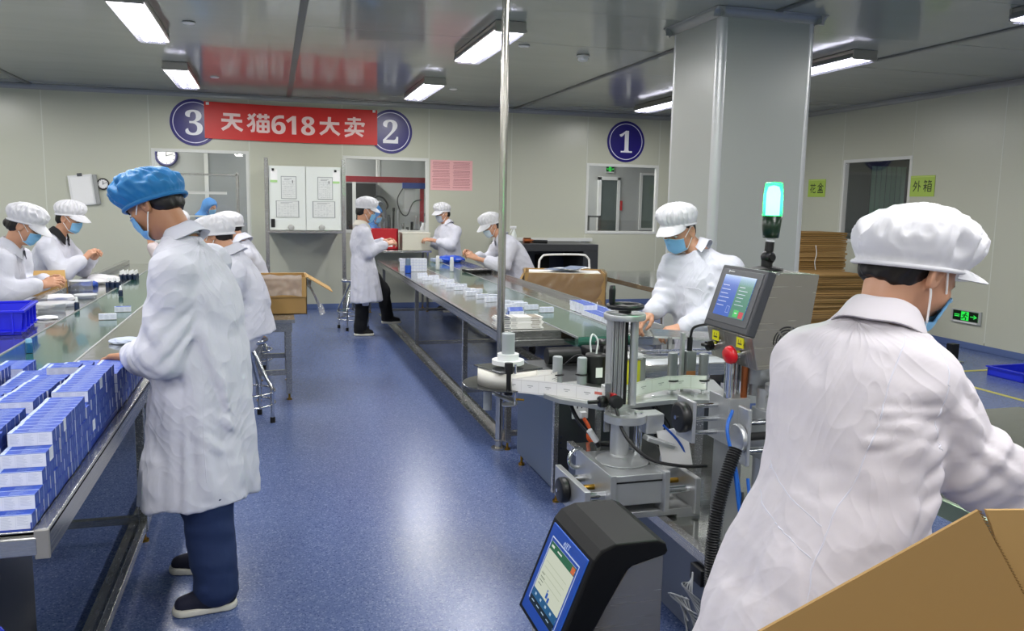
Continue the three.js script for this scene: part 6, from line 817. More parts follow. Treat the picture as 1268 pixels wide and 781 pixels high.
    for (const [p, q, wd, ht] of folds) { const t = clamp(((x - p.x) * q.x + (y - p.y) * q.y + (z - p.z) * q.z) / q.w2, 0, 1), e = Math.hypot(x - p.x - q.x * t, y - p.y - q.y * t, z - p.z - q.z * t) / wd; if (e < 3) w += ht * (Math.exp(-e * e) - 0.45 * Math.exp(-(e - 1.5) * (e - 1.5) * 2)) * Math.sin(Math.PI * clamp(t * 0.94 + 0.03, 0, 1)) ** 0.5 / W; }
    return d - w * W;
  };
  const hemY = o.hem ?? hemC.y, cutEnd = neckB.clone().lerp(neckT, 0.35).addScaledVector(Fw, 0.01), cutNeck = (x, y, z) => segd(x, y, z, neckT, cutEnd, 0.066 * hs, 0.064 * hs);
  const innerC = loft(st.slice(-2).map((s) => ({ ...s, w: s.w - 0.04, d: s.d - 0.04 })));
  const fullCoat = (x, y, z) => { let d = coatF(x, y, z); d = -smin(-d, cutNeck(x, y, z), 0.012); if (!o.closedHem && y < hemC.y + 0.14) d = Math.max(d, -innerC(x, y, z)); return d; };
  const cpts = [...st.map((s) => [s.c, Math.max(s.w, s.d)]), ...arms.flatMap((a) => [[a.P[0], 0.09], [a.P[1], 0.085], [a.P[1].clone().lerp(a.P[2], a.sleeve ?? 0.9), 0.07]]), ...(o.lap || []).flatMap((l) => l.p.map((q, i) => [v(q), l.r[i]]))];
  const cg = netMesh(fullCoat, ...bounds(cpts, 0.03), h); const coat = part(o.coatName || 'lab_coat', sub(wrapUV(cg, st[Math.floor(st.length / 2)].c)), coatM, T);
  const onCoat = (p, out = 0) => { const q = v(p), e = 0.004; for (let i = 0; i < 14; i++) { const d = coatF(q.x, q.y, q.z), g = V(coatF(q.x + e, q.y, q.z) - coatF(q.x - e, q.y, q.z), coatF(q.x, q.y + e, q.z) - coatF(q.x, q.y - e, q.z), coatF(q.x, q.y, q.z + e) - coatF(q.x, q.y, q.z - e)).normalize(); q.addScaledVector(g, -(d - out) * 0.8); } return q; };
  const seam = (pts, name = 'seam', r = 0.002, m = mSeamThread, n = 60) => { const c = new THREE.CatmullRomCurve3(pts.map(v)), q = []; for (let i = 0; i <= n; i++) q.push(A3(onCoat(A3(c.getPoint(i / n)), -0.0011))); return part(name, sub(pipe(q, r, n * 2, 6)), m, coat); };
  for (const s of o.seams || []) seam(s);
  if (o.pocket) for (const s of o.pocket) seam(s, 'pocket_edge', 0.003);
  if (o.cuffs) for (const a of arms) if (a.dir) { const c = a.P[1].clone().lerp(a.P[2], (a.sleeve ?? 0.9) + 0.03), d = dirs[arms.indexOf(a)][1], g = new THREE.TorusGeometry(a.cuffR || 0.036, 0.013, 10, 30).applyQuaternion(new THREE.Quaternion().setFromUnitVectors(V(0, 0, 1), d)).translate(c.x, c.y, c.z); part('inner_cuff', sub(g), o.cuffs, T); }
  // collar
  { const ax = neckT.clone().sub(neckB).normalize(), fd = Fw.clone().addScaledVector(ax, -Fw.dot(ax)).normalize(), rd = V(0, 0, 0).crossVectors(ax, fd), n = 44, prof = [[0.0655, -0.02], [0.064, 0.012], [0.066, 0.03], [0.072, 0.034], [0.079, 0.024], [0.092, -0.004], [0.104, -0.022], [0.1, -0.026], [0.08, -0.006]], pos = [], ix = [], gap = o.collarGap ?? 0.32, sc = hs * (o.collarScale || 1), cc = neckB.clone().addScaledVector(ax, o.collarUp ?? 0.012);
    for (let i = 0; i <= n; i++) { const a = gap + (Math.PI * 2 - gap * 2) * i / n, front = Math.pow(Math.max(0, Math.cos(a)), 1.5); for (const [r, y] of prof) { const rr = (r + front * 0.012) * sc, yy = y * sc - front * 0.05 * sc + 0.002 * Math.sin(a * 5); const q = cc.clone().addScaledVector(fd, Math.cos(a) * rr).addScaledVector(rd, Math.sin(a) * rr).addScaledVector(ax, yy); pos.push(q.x, q.y, q.z); } }
    const m = prof.length; for (let i = 0; i < n; i++) for (let j = 0; j < m - 1; j++) { const a = i * m + j, b = a + m; ix.push(a, b, a + 1, b, b + 1, a + 1); }
    const g = new THREE.BufferGeometry(); g.setAttribute('position', new THREE.Float32BufferAttribute(pos, 3)); g.setIndex(ix); g.computeVertexNormals(); if (o.collar !== false) part('collar', sub(g), o.collarMat || new THREE.MeshPhysicalMaterial({ color: coatM.color, roughness: 0.85, side: THREE.DoubleSide }), coat); }
  // ---- trousers and shoes
  if (o.trousers) {
    const tl = o.legs.map((l) => chain(l.p.map(v), l.r || [0.095, 0.075, 0.062], 0.04)), pts = o.legs.flatMap((l) => l.p.map((q) => [v(q), 0.1]));
    const tf = (x, y, z) => { let d = 1e9; for (const l of tl) d = smin(d, l(x, y, z), 0.02); if (d > 0.05 || d < -0.05) return d; if (o.trouserTop) d = Math.max(d, y - o.trouserTop); return d - 0.007 * (0.5 - Math.abs(noise(x * 6 + o.seed, y * 9, z * 6)) * 2) - 0.004 * noise(x * 12, y * 22, z * 12); };
    part('trousers', sub(wrapUV(netMesh(tf, ...bounds(pts, 0.02), Math.max(h, 0.009)), v(o.legs[0].p[1]))), o.trousers, T);
  }
  for (const l of o.legs) if (l.toe) {
    const a = v(l.p[2]), f = v(l.toe).setY(0).normalize(), s = V(f.z, 0, -f.x), y0 = l.ground || 0, Lf = 0.175, Lb = 0.075, F2 = (x, y, z) => { const px = x - a.x, pz = z - a.z; return [px * s.x + pz * s.z, y - y0, px * f.x + pz * f.z]; };
    const upper = (x, y, z) => { const [u, w, q] = F2(x, y, z); let d = chain([V(0, 0.058, -0.03), V(0, 0.05, 0.03), V(0, 0.035, 0.12)], [0.043, 0.045, 0.034], 0.03)(u * 1.0, w, q); d = smin(d, segd(u, w, q, V(0, 0.09, -0.02), V(0, 0.06, -0.02), 0.04, 0.042), 0.03); return Math.max(d, 0.022 - w); };
    const sole = (x, y, z) => { const [u, w, q] = F2(x, y, z), wd = 0.044 + 0.006 * sstep(0, 0.12, q) - 0.012 * sstep(0.12, 0.175, q), d2 = segd(u, 0, q, V(0, 0, -Lb + 0.045), V(0, 0, Lf - 0.05), wd, wd - 0.002); return Math.max(d2, Math.abs(w - 0.0145) - 0.0135); };
    const bb = [[a.x - 0.22, y0 - 0.02, a.z - 0.22], [a.x + 0.22, y0 + 0.16, a.z + 0.22]], c2 = Math.min(h, 0.008), sh = part('shoe', sub(netMesh(upper, ...bb, c2)), l.shoe || mShoeBlack, T); part('sole', sub(netMesh(sole, ...bb, c2 * 0.8)), mSole, sh);
  }
  // ---- cap
  const capPart = (name, g, m, par) => { g.applyMatrix4(HM); sub(g); g.computeVertexNormals(); return part(name, g, m, par); };
  const C = o.cap;
  if (C.kind === 'hood') {
    const hf = (x, y, z) => { const q = tmp.set(x, y, z).applyMatrix4(HI); let d = ell(q.x, q.y, q.z, 0, 0.03, -0.02, 0.1, 0.118, 0.122); d = smin(d, segd(q.x, q.y, q.z, V(0, -0.02, -0.045), V(0, -0.14, -0.06), 0.085, 0.1), 0.05); d = smin(d, ell(q.x, q.y, q.z, 0, -0.19, -0.06, 0.17, 0.07, 0.13), 0.06); d = -smin(-d, ell(q.x, q.y, q.z, 0, -0.02, 0.1, 0.07, 0.09, 0.06), 0.02); return (d - 0.007 * (0.5 - Math.abs(noise(q.x * 13 + o.seed, q.y * 9, q.z * 13)) * 2)) * hs; };
    const g = netMesh(hf, ...bounds([[v(o.head.p), 0.24 * hs], [neckB, 0.2]], 0.01), h); part('hood', sub(wrapUV(g, v(o.head.p))), C.mat || mCoat, T);
  } else {
    const n = 120, m = 22, pos = [], uv = [], ix = [], bw = C.w || 0.088, bl = C.l || 0.106, fy = C.front ?? 0.048, by = C.back ?? -0.012, hgt = C.h || 0.105, puff = C.puff ?? 0.22, back = C.bag ?? 0.02, pl = C.pleats ?? 22, pa = C.pleat ?? 0.004;
    for (let j = 0; j <= m; j++) for (let i = 0; i <= n; i++) {
      const a = i / n * Math.PI * 2, s = j / m, c = Math.cos(a), sn = Math.sin(a), ph = s < 0.1 ? 0 : (s - 0.1) / 0.9 * Math.PI / 2, bulge = Math.sin(2 * ph), r = s < 0.1 ? 1 : Math.pow(Math.cos(ph), C.round || 0.75) * (1 + puff * bulge) + 0.03 * Math.min(1, bulge * 4), bandY = mix(by, fy, 0.5 + 0.5 * c * Math.cos(ph));
      const up = s < 0.1 ? s / 0.1 * 0.018 : 0.018 + hgt * Math.sin(ph) * (1 + (C.tilt || 0) * c * Math.cos(ph)) - (C.sag ?? 0.015) * Math.max(0, -c) * bulge;
      const wav = s < 0.08 ? 0 : Math.sin(s * Math.PI) * (pa * Math.cos(a * pl + 1.2 * noise(c * 2, sn * 2, s * 2 + o.seed)) + (C.crumple ?? 0.006) * (0.4 - Math.abs(noise(c * 3.4 + o.seed, s * 4, sn * 3.4)) * 2)), fl = 1 + (C.gather || 0) * Math.cos(a * 40) * sstep(0.18, 0.08, s);
      pos.push(sn * (bw * r * fl + wav), bandY + up * (1 + 0.02 * noise(c, s * 3, sn)) + wav * 0.6, -0.012 + c * (bl * r * fl + wav) - back * Math.sin(ph) * (0.6 - 0.4 * c * Math.cos(ph))); uv.push(i / n, s * 0.3);
    }
    for (let j = 0; j < m; j++) for (let i = 0; i < n; i++) { const p = j * (n + 1) + i, q = p + n + 1; ix.push(p, p + 1, q, p + 1, q + 1, q); }
    const g = new THREE.BufferGeometry(); g.setAttribute('position', new THREE.Float32BufferAttribute(pos, 3)); g.setAttribute('uv', new THREE.Float32BufferAttribute(uv, 2)); g.setIndex(ix);
    const cap = capPart(C.kind === 'net' ? 'hair_net' : 'cap', g, C.mat || new THREE.MeshPhysicalMaterial({ color: 0xd6d6da, roughness: 0.85, side: THREE.DoubleSide }), T);
    const bandPts = []; for (let i = 0; i < 48; i++) { const a = i / 48 * Math.PI * 2, c = Math.cos(a); bandPts.push([Math.sin(a) * bw * 1.0, mix(by, fy, 0.5 + 0.5 * c) + 0.004, -0.012 + c * bl * 1.0]); }
    capPart('band', new THREE.TubeGeometry(new THREE.CatmullRomCurve3(bandPts.map(v), true), 96, C.bandR || 0.006, 8, true), C.bandMat || C.mat || mCapWhite, cap);
    if (C.kind === 'visor') {
      const p2 = [], i2 = [], nn = 40, half = 1.15, prof = [[0, 0.012], [0.25, 0.009], [0.5, 0.004], [0.75, -0.002], [1, -0.01], [1, -0.0125], [0.75, -0.005], [0.5, 0.001], [0.25, 0.006], [0, 0.009]];
      for (let i = 0; i <= nn; i++) { const t = i / nn * 2 - 1, a = t * half, ext = (C.visor || 0.072) * Math.pow(Math.cos(t * Math.PI / 2), 0.55) + 0.001; for (const [s, y] of prof) { const r = 1 + 0, x = Math.sin(a) * bw * r * (1 + s * ext * 1.5), z = -0.012 + Math.cos(a) * bl * r + s * ext * (0.75 + 0.25 * Math.cos(a)); p2.push(x, mix(by, fy, 0.5 + 0.5 * Math.cos(a)) + y - s * ext * (C.dip ?? 0.28) * 1 - 0.25 * Math.abs(Math.sin(a)) * s * ext, z); } }
      const k = prof.length; for (let i = 0; i < nn; i++) for (let j = 0; j < k; j++) { const a = i * k + j, b = i * k + (j + 1) % k; i2.push(a, b, a + k, b, b + k, a + k); }
      const vg = new THREE.BufferGeometry(); vg.setAttribute('position', new THREE.Float32BufferAttribute(p2, 3)); vg.setIndex(i2); capPart('visor', vg, new THREE.MeshPhysicalMaterial({ color: 0xd6d6da, roughness: 0.8, side: THREE.DoubleSide }), cap);
    }
  }
  // ---- mask with ear loops
  if (o.mask !== false) {
    const nu = 36, nv = 20, pos = [], ix = [], shell = (off) => { const b = pos.length / 3; for (let j = 0; j <= nv; j++) for (let i = 0; i <= nu; i++) { const u = i / nu * 2 - 1, w = j / nv, a = u * 1.12, nose = Math.exp(-u * u / 0.09), wid = 0.074 - 0.006 * w, y = mix(-0.006 - 0.012 * Math.abs(u) + 0.008 * nose, -0.112 + 0.02 * Math.abs(u), w), pl = 0.0016 * Math.abs(((w * 4.2) % 1) * 2 - 1), zc = 0.094 - 0.004 * w + nose * (0.016 * Math.exp(-Math.pow((w - 0.3) / 0.35, 2))) + pl, k = off + (o.maskOut || 0.004); pos.push(Math.sin(a) * (wid + k), y, 0.006 + (zc - 0.006 + k) * Math.pow(Math.cos(a * 0.92), 0.8) - (w > 0.85 ? (w - 0.85) * 0.12 : 0)); } return b; };
    const b0 = shell(0.002), b1 = shell(0), q = nu + 1; for (let j = 0; j < nv; j++) for (let i = 0; i < nu; i++) { const p = b0 + j * q + i, r = b1 + j * q + i; ix.push(p, p + q, p + 1, p + 1, p + q, p + q + 1, r, r + 1, r + q, r + 1, r + q + 1, r + q); }
    const g = new THREE.BufferGeometry(); g.setAttribute('position', new THREE.Float32BufferAttribute(pos, 3)); g.setIndex(ix); const mk = capPart('face_mask', g, new THREE.MeshPhysicalMaterial({ color: o.maskColor || 0x84c0ea, roughness: 0.75, side: THREE.DoubleSide }), T);
    const ed = []; for (let i = 0; i <= nu; i++) ed.push(pos.slice((b0 + i) * 3, (b0 + i) * 3 + 3)); const eb = []; for (let i = 0; i <= nu; i++) eb.push(pos.slice((b0 + nv * q + i) * 3, (b0 + nv * q + i) * 3 + 3)); for (const e of [ed, eb]) capPart('mask_edge', pipe(e, 0.0022, 60, 6), mMaskEdge, mk);
    for (const s of [-1, 1]) { const ex = s * 0.0685, A = [s * 0.071, -0.018, 0.045], B = [s * 0.066, -0.092, 0.045]; capPart('ear_loop', pipe([A, [s * 0.079, 0.004, 0.018], [s * 0.088, 0.024, -0.012], [s * 0.087, 0.012, -0.03], [s * 0.083, -0.02, -0.026], [s * 0.078, -0.05, 0.005], B], 0.0024, 50, 6), mStrap, mk); }
  }
  return T;
}

// the people in the room
makePerson({ label: 'man in a blue hair net and white lab coat standing at the left packing table', base: [-0.3, 0, -3.35], yaw: -2.02, seed: 1.3, cell: 0.008, handCell: 0.003, headCell: 0.0042, skin: 0,
  head: { p: [-0.445, 1.54, -3.5], yaw: -1.98, pitch: 0.62, roll: 0.03, s: 1.02 }, neck: [-0.335, 1.405, -3.445],
  torso: [[[-0.335, 1.415, -3.445], 0.09, 0.07], [[-0.315, 1.355, -3.42], 0.165, 0.1], [[-0.285, 1.2, -3.395], 0.195, 0.145], [[-0.27, 0.98, -3.37], 0.2, 0.165], [[-0.275, 0.8, -3.355], 0.215, 0.19], [[-0.29, 0.41, -3.32], 0.235, 0.222]], torsoBody: 5,
  arms: [{ p: [[-0.36, 1.295, -3.235], [-0.4, 1.0, -3.17], [-0.565, 0.92, -3.62]], dir: [-0.85, -0.12, -0.5], dorsal: [0.1, 0.97, -0.2], side: -1, curl: [0.35, 0.4, 0.45, 0.5], thumb: 0.4, sleeve: 0.8, r: [0.085, 0.08, 0.062] }, { p: [[-0.25, 1.31, -3.58], [-0.36, 1.02, -3.74], [-0.47, 0.93, -3.86]], dir: [-0.3, -0.35, -0.9], dorsal: [-0.1, 1, 0], side: 1, curl: [0.4, 0.45, 0.5, 0.55], sleeve: 0.85, r: [0.085, 0.075, 0.06] }],
  legs: [{ p: [[-0.26, 0.8, -3.24], [-0.265, 0.46, -3.2], [-0.235, 0.085, -3.2]], toe: [-0.97, 0, 0.1], shoe: mShoe, r: [0.11, 0.092, 0.082] }, { p: [[-0.3, 0.8, -3.47], [-0.3, 0.46, -3.5], [-0.29, 0.085, -3.55]], toe: [-0.95, 0, -0.2], shoe: mShoe, r: [0.11, 0.09, 0.08] }], closedHem: true, trouserTop: 0.5, trousers: mNavy, cuffs: mat(0x14161e, 0.8), wrinkle: 1.2, pit: 0.03,
  folds: [[[-0.3, 1.2, -3.2], [-0.42, 1.08, -3.1], 0.018, 0.011], [[-0.29, 1.14, -3.19], [-0.4, 1.0, -3.08], 0.018, 0.012], [[-0.28, 1.08, -3.18], [-0.38, 0.95, -3.1], 0.02, 0.012], [[-0.46, 1.1, -3.16], [-0.44, 0.98, -3.1], 0.014, 0.01], [[-0.5, 1.02, -3.25], [-0.46, 0.92, -3.2], 0.014, 0.01], [[-0.24, 1.22, -3.21], [-0.14, 1.0, -3.2], 0.022, 0.01], [[-0.26, 1.1, -3.2], [-0.16, 0.8, -3.16], 0.024, 0.012], [[-0.3, 1.0, -3.19], [-0.25, 0.5, -3.1], 0.025, 0.012], [[-0.36, 0.95, -3.2], [-0.38, 0.46, -3.12], 0.024, 0.012], [[-0.42, 0.9, -3.25], [-0.47, 0.46, -3.2], 0.022, 0.011], [[-0.18, 0.9, -3.18], [-0.14, 0.48, -3.12], 0.022, 0.01], [[-0.23, 0.78, -3.16], [-0.12, 0.7, -3.18], 0.02, 0.008], [[-0.3, 0.72, -3.14], [-0.16, 0.62, -3.13], 0.02, 0.008]],
  seams: [[[-0.2, 1.3, -3.36], [-0.13, 1.15, -3.3], [-0.12, 0.95, -3.25], [-0.1, 0.72, -3.2], [-0.085, 0.54, -3.17]], [[-0.3, 1.36, -3.28], [-0.24, 1.28, -3.22], [-0.22, 1.2, -3.24]], [[-0.3, 1.15, -3.2], [-0.25, 0.95, -3.15], [-0.26, 0.72, -3.13], [-0.25, 0.54, -3.09]]],
  cap: { kind: 'net', mat: new THREE.MeshPhysicalMaterial({ color: 0x1a86c8, roughness: 0.6, transmission: 0.3, thickness: 0, side: THREE.DoubleSide }), front: 0.03, back: -0.035, w: 0.099, l: 0.117, h: 0.13, tilt: 0.12, puff: 0.24, bag: 0.012, pleats: 15, pleat: 0.003, crumple: 0.016, gather: 0.02, bandR: 0.008 } });

makePerson({ label: 'woman in a white visor cap seen from behind, leaning over the right work table', base: [1.05, 0, -1.42], yaw: 1.9, seed: 4.1, cell: 0.0065, headCell: 0.0036, handCell: 0.0035, skin: 1, bun: false,
  head: { p: [1.325, 1.437, -1.475], yaw: 1.64, pitch: 0.62, roll: -0.02, s: 1.0 }, neck: [1.235, 1.315, -1.452],
  torso: [[[1.235, 1.325, -1.452], 0.1, 0.075], [[1.205, 1.272, -1.46], 0.16, 0.1], [[1.18, 1.176, -1.456], 0.19, 0.13], [[1.16, 1.0, -1.432], 0.185, 0.145], [[1.09, 0.82, -1.42], 0.2, 0.155], [[0.99, 0.5, -1.39], 0.235, 0.19]], torsoBody: 5,
  arms: [{ p: [[1.275, 1.215, -1.365], [1.395, 1.045, -1.33], [1.64, 0.9, -1.29]], dir: [0.9, -0.3, -0.2], dorsal: [0.1, 1, 0], side: 1, curl: [0.5, 0.55, 0.6, 0.65], sleeve: 0.9, r: [0.082, 0.08, 0.06] }, { p: [[1.165, 1.225, -1.58], [1.45, 0.98, -1.66], [1.74, 0.9, -1.55]], dir: [0.9, -0.3, 0.1], dorsal: [0.1, 1, 0], side: -1, curl: [0.5, 0.55, 0.6, 0.65], sleeve: 0.9, r: [0.08, 0.07, 0.055] }],
  legs: [{ p: [[1.04, 0.8, -1.32], [0.99, 0.46, -1.31], [0.96, 0.085, -1.31]], toe: [0.9, 0, -0.3] }, { p: [[1.03, 0.8, -1.52], [0.98, 0.46, -1.53], [0.94, 0.085, -1.53]], toe: [0.9, 0, -0.3] }], closedHem: true, trouserTop: 0.58, trousers: mBlackCloth, wrinkle: 0.95, pit: 0.04,
  folds: [[[1.27, 1.1, -1.27], [1.05, 1.02, -1.36], 0.02, 0.012], [[1.27, 1.06, -1.27], [1.08, 0.93, -1.33], 0.017, 0.0221], [[1.26, 1.02, -1.27], [1.12, 0.84, -1.29], 0.019, 0.0221], [[1.25, 0.96, -1.27], [1.14, 0.74, -1.26], 0.017, 0.0170], [[1.24, 1.14, -1.28], [1.1, 1.12, -1.3], 0.011, 0.0119], [[1.25, 1.18, -1.28], [1.13, 1.18, -1.3], 0.009, 0.0102], [[1.0, 0.98, -1.45], [0.93, 0.66, -1.42], 0.020, 0.0170], [[1.04, 0.95, -1.36], [0.98, 0.64, -1.3], 0.017, 0.0153], [[1.09, 0.9, -1.29], [1.03, 0.62, -1.24], 0.020, 0.0170], [[1.28, 1.19, -1.28], [1.38, 1.1, -1.24], 0.02, 0.009], [[1.29, 1.14, -1.28], [1.42, 1.04, -1.24], 0.014, 0.008], [[1.31, 1.24, -1.3], [1.4, 1.14, -1.25], 0.012, 0.007], [[1.4, 1.13, -1.33], [1.44, 1.0, -1.25], 0.012, 0.008], [[1.45, 1.09, -1.32], [1.48, 0.97, -1.26], 0.012, 0.007], [[1.52, 1.05, -1.31], [1.56, 0.92, -1.26], 0.012, 0.007]], foldTop: 1.05, collarScale: 0.98, collarUp: 0.024,
  coatMat: mat(0xd2cdd2, 0.8, 0, { bumpMap: crumpleTex, bumpScale: 0.006, sheen: 0.15 }),
  seams: [[[1.21, 1.33, -1.34], [1.14, 1.24, -1.3], [1.09, 1.12, -1.28], [1.0, 0.98, -1.28], [0.94, 0.82, -1.26], [0.9, 0.66, -1.24]], [[1.28, 1.33, -1.36], [1.27, 1.26, -1.24], [1.25, 1.17, -1.2], [1.26, 1.11, -1.22]], [[0.96, 1.05, -1.5], [0.98, 1.0, -1.4], [1.0, 0.965, -1.3]], [[0.95, 0.99, -1.5], [0.96, 0.94, -1.4], [0.985, 0.9, -1.3]]],
  cap: { kind: 'visor', w: 0.094, l: 0.112, h: 0.128, puff: 0.24, bag: 0.055, sag: 0.03, tilt: 0.08, pleats: 9, pleat: 0.0025, crumple: 0.014, gather: 0.012, front: 0.064, back: -0.062, visor: 0.078, dip: -0.62, bandR: 0.005 } });

makePerson({ label: 'woman in a pleated white visor cap and blue mask working behind the labelling machine', base: [2.55, 0, -4.5], yaw: -1.05, seed: 2.2, cell: 0.009, headCell: 0.0045, handCell: 0.0034, skin: 1,
  head: { p: [2.375, 1.42, -4.575], yaw: -1.1, pitch: 0.44, roll: 0.03, s: 1.03 }, neck: [2.48, 1.3, -4.52],
  torso: [[[2.48, 1.31, -4.52], 0.09, 0.07], [[2.495, 1.255, -4.51], 0.17, 0.1], [[2.505, 1.1, -4.5], 0.2, 0.15], [[2.53, 0.93, -4.48], 0.205, 0.165], [[2.56, 0.78, -4.48], 0.215, 0.175], [[2.58, 0.45, -4.46], 0.235, 0.2]], torsoBody: 5,
  arms: [{ p: [[2.59, 1.2, -4.33], [2.56, 0.935, -4.27], [2.315, 0.862, -4.36]], dir: [-0.95, -0.3, -0.1], dorsal: [-0.1, 0.9, 0.45], side: -1, curl: [0.75, 0.85, 0.9, 0.95], thumb: 0.8, sleeve: 0.92, r: [0.092, 0.086, 0.062] }, { p: [[2.38, 1.2, -4.63], [2.33, 1.0, -4.62], [2.19, 0.93, -4.53]], dir: [-0.75, -0.6, 0.15], dorsal: [-0.5, 0.85, 0], side: 1, curl: [0.7, 0.8, 0.85, 0.9], thumb: 0.8, sleeve: 0.86, r: [0.088, 0.08, 0.06] }],
  legs: [{ p: [[2.6, 0.8, -4.4], [2.6, 0.45, -4.4], [2.6, 0.085, -4.4]], toe: [-0.9, 0, 0.4] }, { p: [[2.54, 0.8, -4.6], [2.54, 0.45, -4.62], [2.54, 0.085, -4.64]], toe: [-0.9, 0, 0.3] }], closedHem: true, trouserTop: 0.52, trousers: mBlackCloth, cuffs: mat(0x1a2140, 0.8), wrinkle: 1.15,
  folds: [[[2.62, 1.14, -4.24], [2.5, 1.05, -4.2], 0.018, 0.011], [[2.64, 1.06, -4.22], [2.5, 0.98, -4.18], 0.018, 0.012], [[2.62, 0.98, -4.2], [2.48, 0.92, -4.17], 0.016, 0.011], [[2.5, 0.97, -4.2], [2.46, 0.86, -4.2], 0.013, 0.01], [[2.43, 0.95, -4.24], [2.4, 0.84, -4.25], 0.013, 0.009], [[2.48, 1.14, -4.3], [2.36, 1.0, -4.36], 0.02, 0.01], [[2.5, 1.05, -4.3], [2.38, 0.9, -4.36], 0.02, 0.01], [[2.34, 1.1, -4.6], [2.26, 1.02, -4.58], 0.014, 0.01], [[2.34, 1.04, -4.56], [2.24, 0.96, -4.54], 0.014, 0.01]], collarGap: 0.5,
  pocket: [[[2.325, 1.09, -4.42], [2.36, 1.085, -4.36], [2.4, 1.08, -4.32]], [[2.325, 1.09, -4.42], [2.32, 1.02, -4.42], [2.325, 0.95, -4.42]], [[2.4, 1.08, -4.32], [2.4, 1.0, -4.32], [2.4, 0.93, -4.32]]], seams: [[[2.36, 1.22, -4.45], [2.33, 1.1, -4.5], [2.33, 0.95, -4.5], [2.34, 0.78, -4.5]]],
  cap: { kind: 'visor', w: 0.095, l: 0.11, h: 0.118, puff: 0.18, bag: 0.022, pleats: 24, pleat: 0.012, crumple: 0.006, front: 0.068, back: 0.0, visor: 0.075, dip: 0.12 } });

makePerson({ label: 'nearer of two women with visor caps seated left of the packing table, hands together', base: [-1.95, 0, -6.8], yaw: 1.52, seed: 6.3, cell: 0.011, headCell: 0.005, handCell: 0.004, skin: 1, bun: true,
  head: { p: [-1.735, 1.34, -6.82], yaw: 1.55, pitch: 0.5, s: 1.05 }, neck: [-1.835, 1.195, -6.82],
  torso: [[[-1.835, 1.205, -6.82], 0.09, 0.07], [[-1.87, 1.15, -6.82], 0.17, 0.1], [[-1.91, 1.02, -6.82], 0.2, 0.145], [[-1.98, 0.83, -6.82], 0.2, 0.165], [[-2.02, 0.62, -6.82], 0.22, 0.19]], torsoBody: 5, closedHem: true,
  arms: [{ p: [[-1.85, 1.1, -6.62], [-1.86, 0.86, -6.56], [-1.625, 0.92, -6.66]], dir: [0.95, 0.25, -0.2], dorsal: [-0.1, 0.6, 0.75], side: 1, curl: [0.6, 0.7, 0.7, 0.75], thumb: 0.8, sleeve: 0.86, r: [0.088, 0.082, 0.062] }, { p: [[-1.85, 1.1, -7.02], [-1.84, 0.87, -7.05], [-1.62, 0.93, -6.84]], dir: [0.85, 0.3, 0.35], dorsal: [-0.1, 0.7, -0.65], side: -1, curl: [0.6, 0.7, 0.7, 0.75], thumb: 0.8, sleeve: 0.86, r: [0.085, 0.08, 0.06] }],
  legs: [{ p: [[-2.0, 0.62, -6.72], [-1.72, 0.55, -6.7], [-1.78, 0.085, -6.68]], toe: [1, 0, 0] }, { p: [[-2.0, 0.62, -6.92], [-1.72, 0.55, -6.94], [-1.78, 0.085, -6.96]], toe: [1, 0, 0] }], trousers: mNavy, lap: [{ p: [[-2.0, 0.6, -6.72], [-1.78, 0.56, -6.7]], r: [0.12, 0.1] }, { p: [[-2.0, 0.6, -6.92], [-1.78, 0.56, -6.94]], r: [0.12, 0.1] }], foldTop: 0.9,
  cap: { kind: 'visor', w: 0.096, l: 0.112, h: 0.118, puff: 0.18, bag: 0.05, pleats: 18, pleat: 0.006, crumple: 0.012, front: 0.05, back: -0.01, visor: 0.08, dip: 0.3 } });

makePerson({ label: 'farther of two women with visor caps seated left of the packing table, hands raised', base: [-2.05, 0, -8.4], yaw: 1.35, seed: 7.7, cell: 0.012, headCell: 0.0055, handCell: 0.0042, skin: 1,
  head: { p: [-1.775, 1.36, -8.4], yaw: 1.3, pitch: 0.32, s: 1.05 }, neck: [-1.87, 1.215, -8.4],
  torso: [[[-1.87, 1.225, -8.4], 0.09, 0.07], [[-1.9, 1.165, -8.4], 0.17, 0.1], [[-1.945, 1.02, -8.4], 0.205, 0.15], [[-2.0, 0.83, -8.42], 0.21, 0.17], [[-2.04, 0.62, -8.42], 0.22, 0.19]], torsoBody: 5, closedHem: true,
  arms: [{ p: [[-1.93, 1.11, -8.2], [-1.8, 0.89, -8.12], [-1.64, 1.0, -8.2]], dir: [0.65, 0.7, -0.3], dorsal: [-0.6, 0.5, 0.6], side: 1, curl: [0.8, 0.9, 0.9, 0.95], thumb: 0.9, sleeve: 0.84, r: [0.09, 0.084, 0.06] }, { p: [[-1.89, 1.11, -8.6], [-1.74, 0.9, -8.6], [-1.6, 1.0, -8.4]], dir: [0.5, 0.6, 0.5], dorsal: [0, 0.6, -0.7], side: -1, curl: [0.8, 0.9, 0.9, 0.95], thumb: 0.9, sleeve: 0.85, r: [0.085, 0.08, 0.06] }],
  legs: [{ p: [[-2.02, 0.62, -8.3], [-1.74, 0.55, -8.28], [-1.8, 0.085, -8.26]], toe: [1, 0, 0] }, { p: [[-2.02, 0.62, -8.5], [-1.74, 0.55, -8.52], [-1.8, 0.085, -8.54]], toe: [1, 0, 0] }], trousers: mNavy, lap: [{ p: [[-2.02, 0.6, -8.3], [-1.8, 0.56, -8.28]], r: [0.12, 0.1] }, { p: [[-2.02, 0.6, -8.5], [-1.8, 0.56, -8.52]], r: [0.12, 0.1] }], foldTop: 0.9, cuffs: mat(0x17181c, 0.8), collarMat: mBlackCloth,
  cap: { kind: 'visor', w: 0.096, l: 0.112, h: 0.118, puff: 0.18, bag: 0.03, pleats: 20, pleat: 0.006, crumple: 0.008, front: 0.052, back: -0.005, visor: 0.08, dip: 0.2 } });

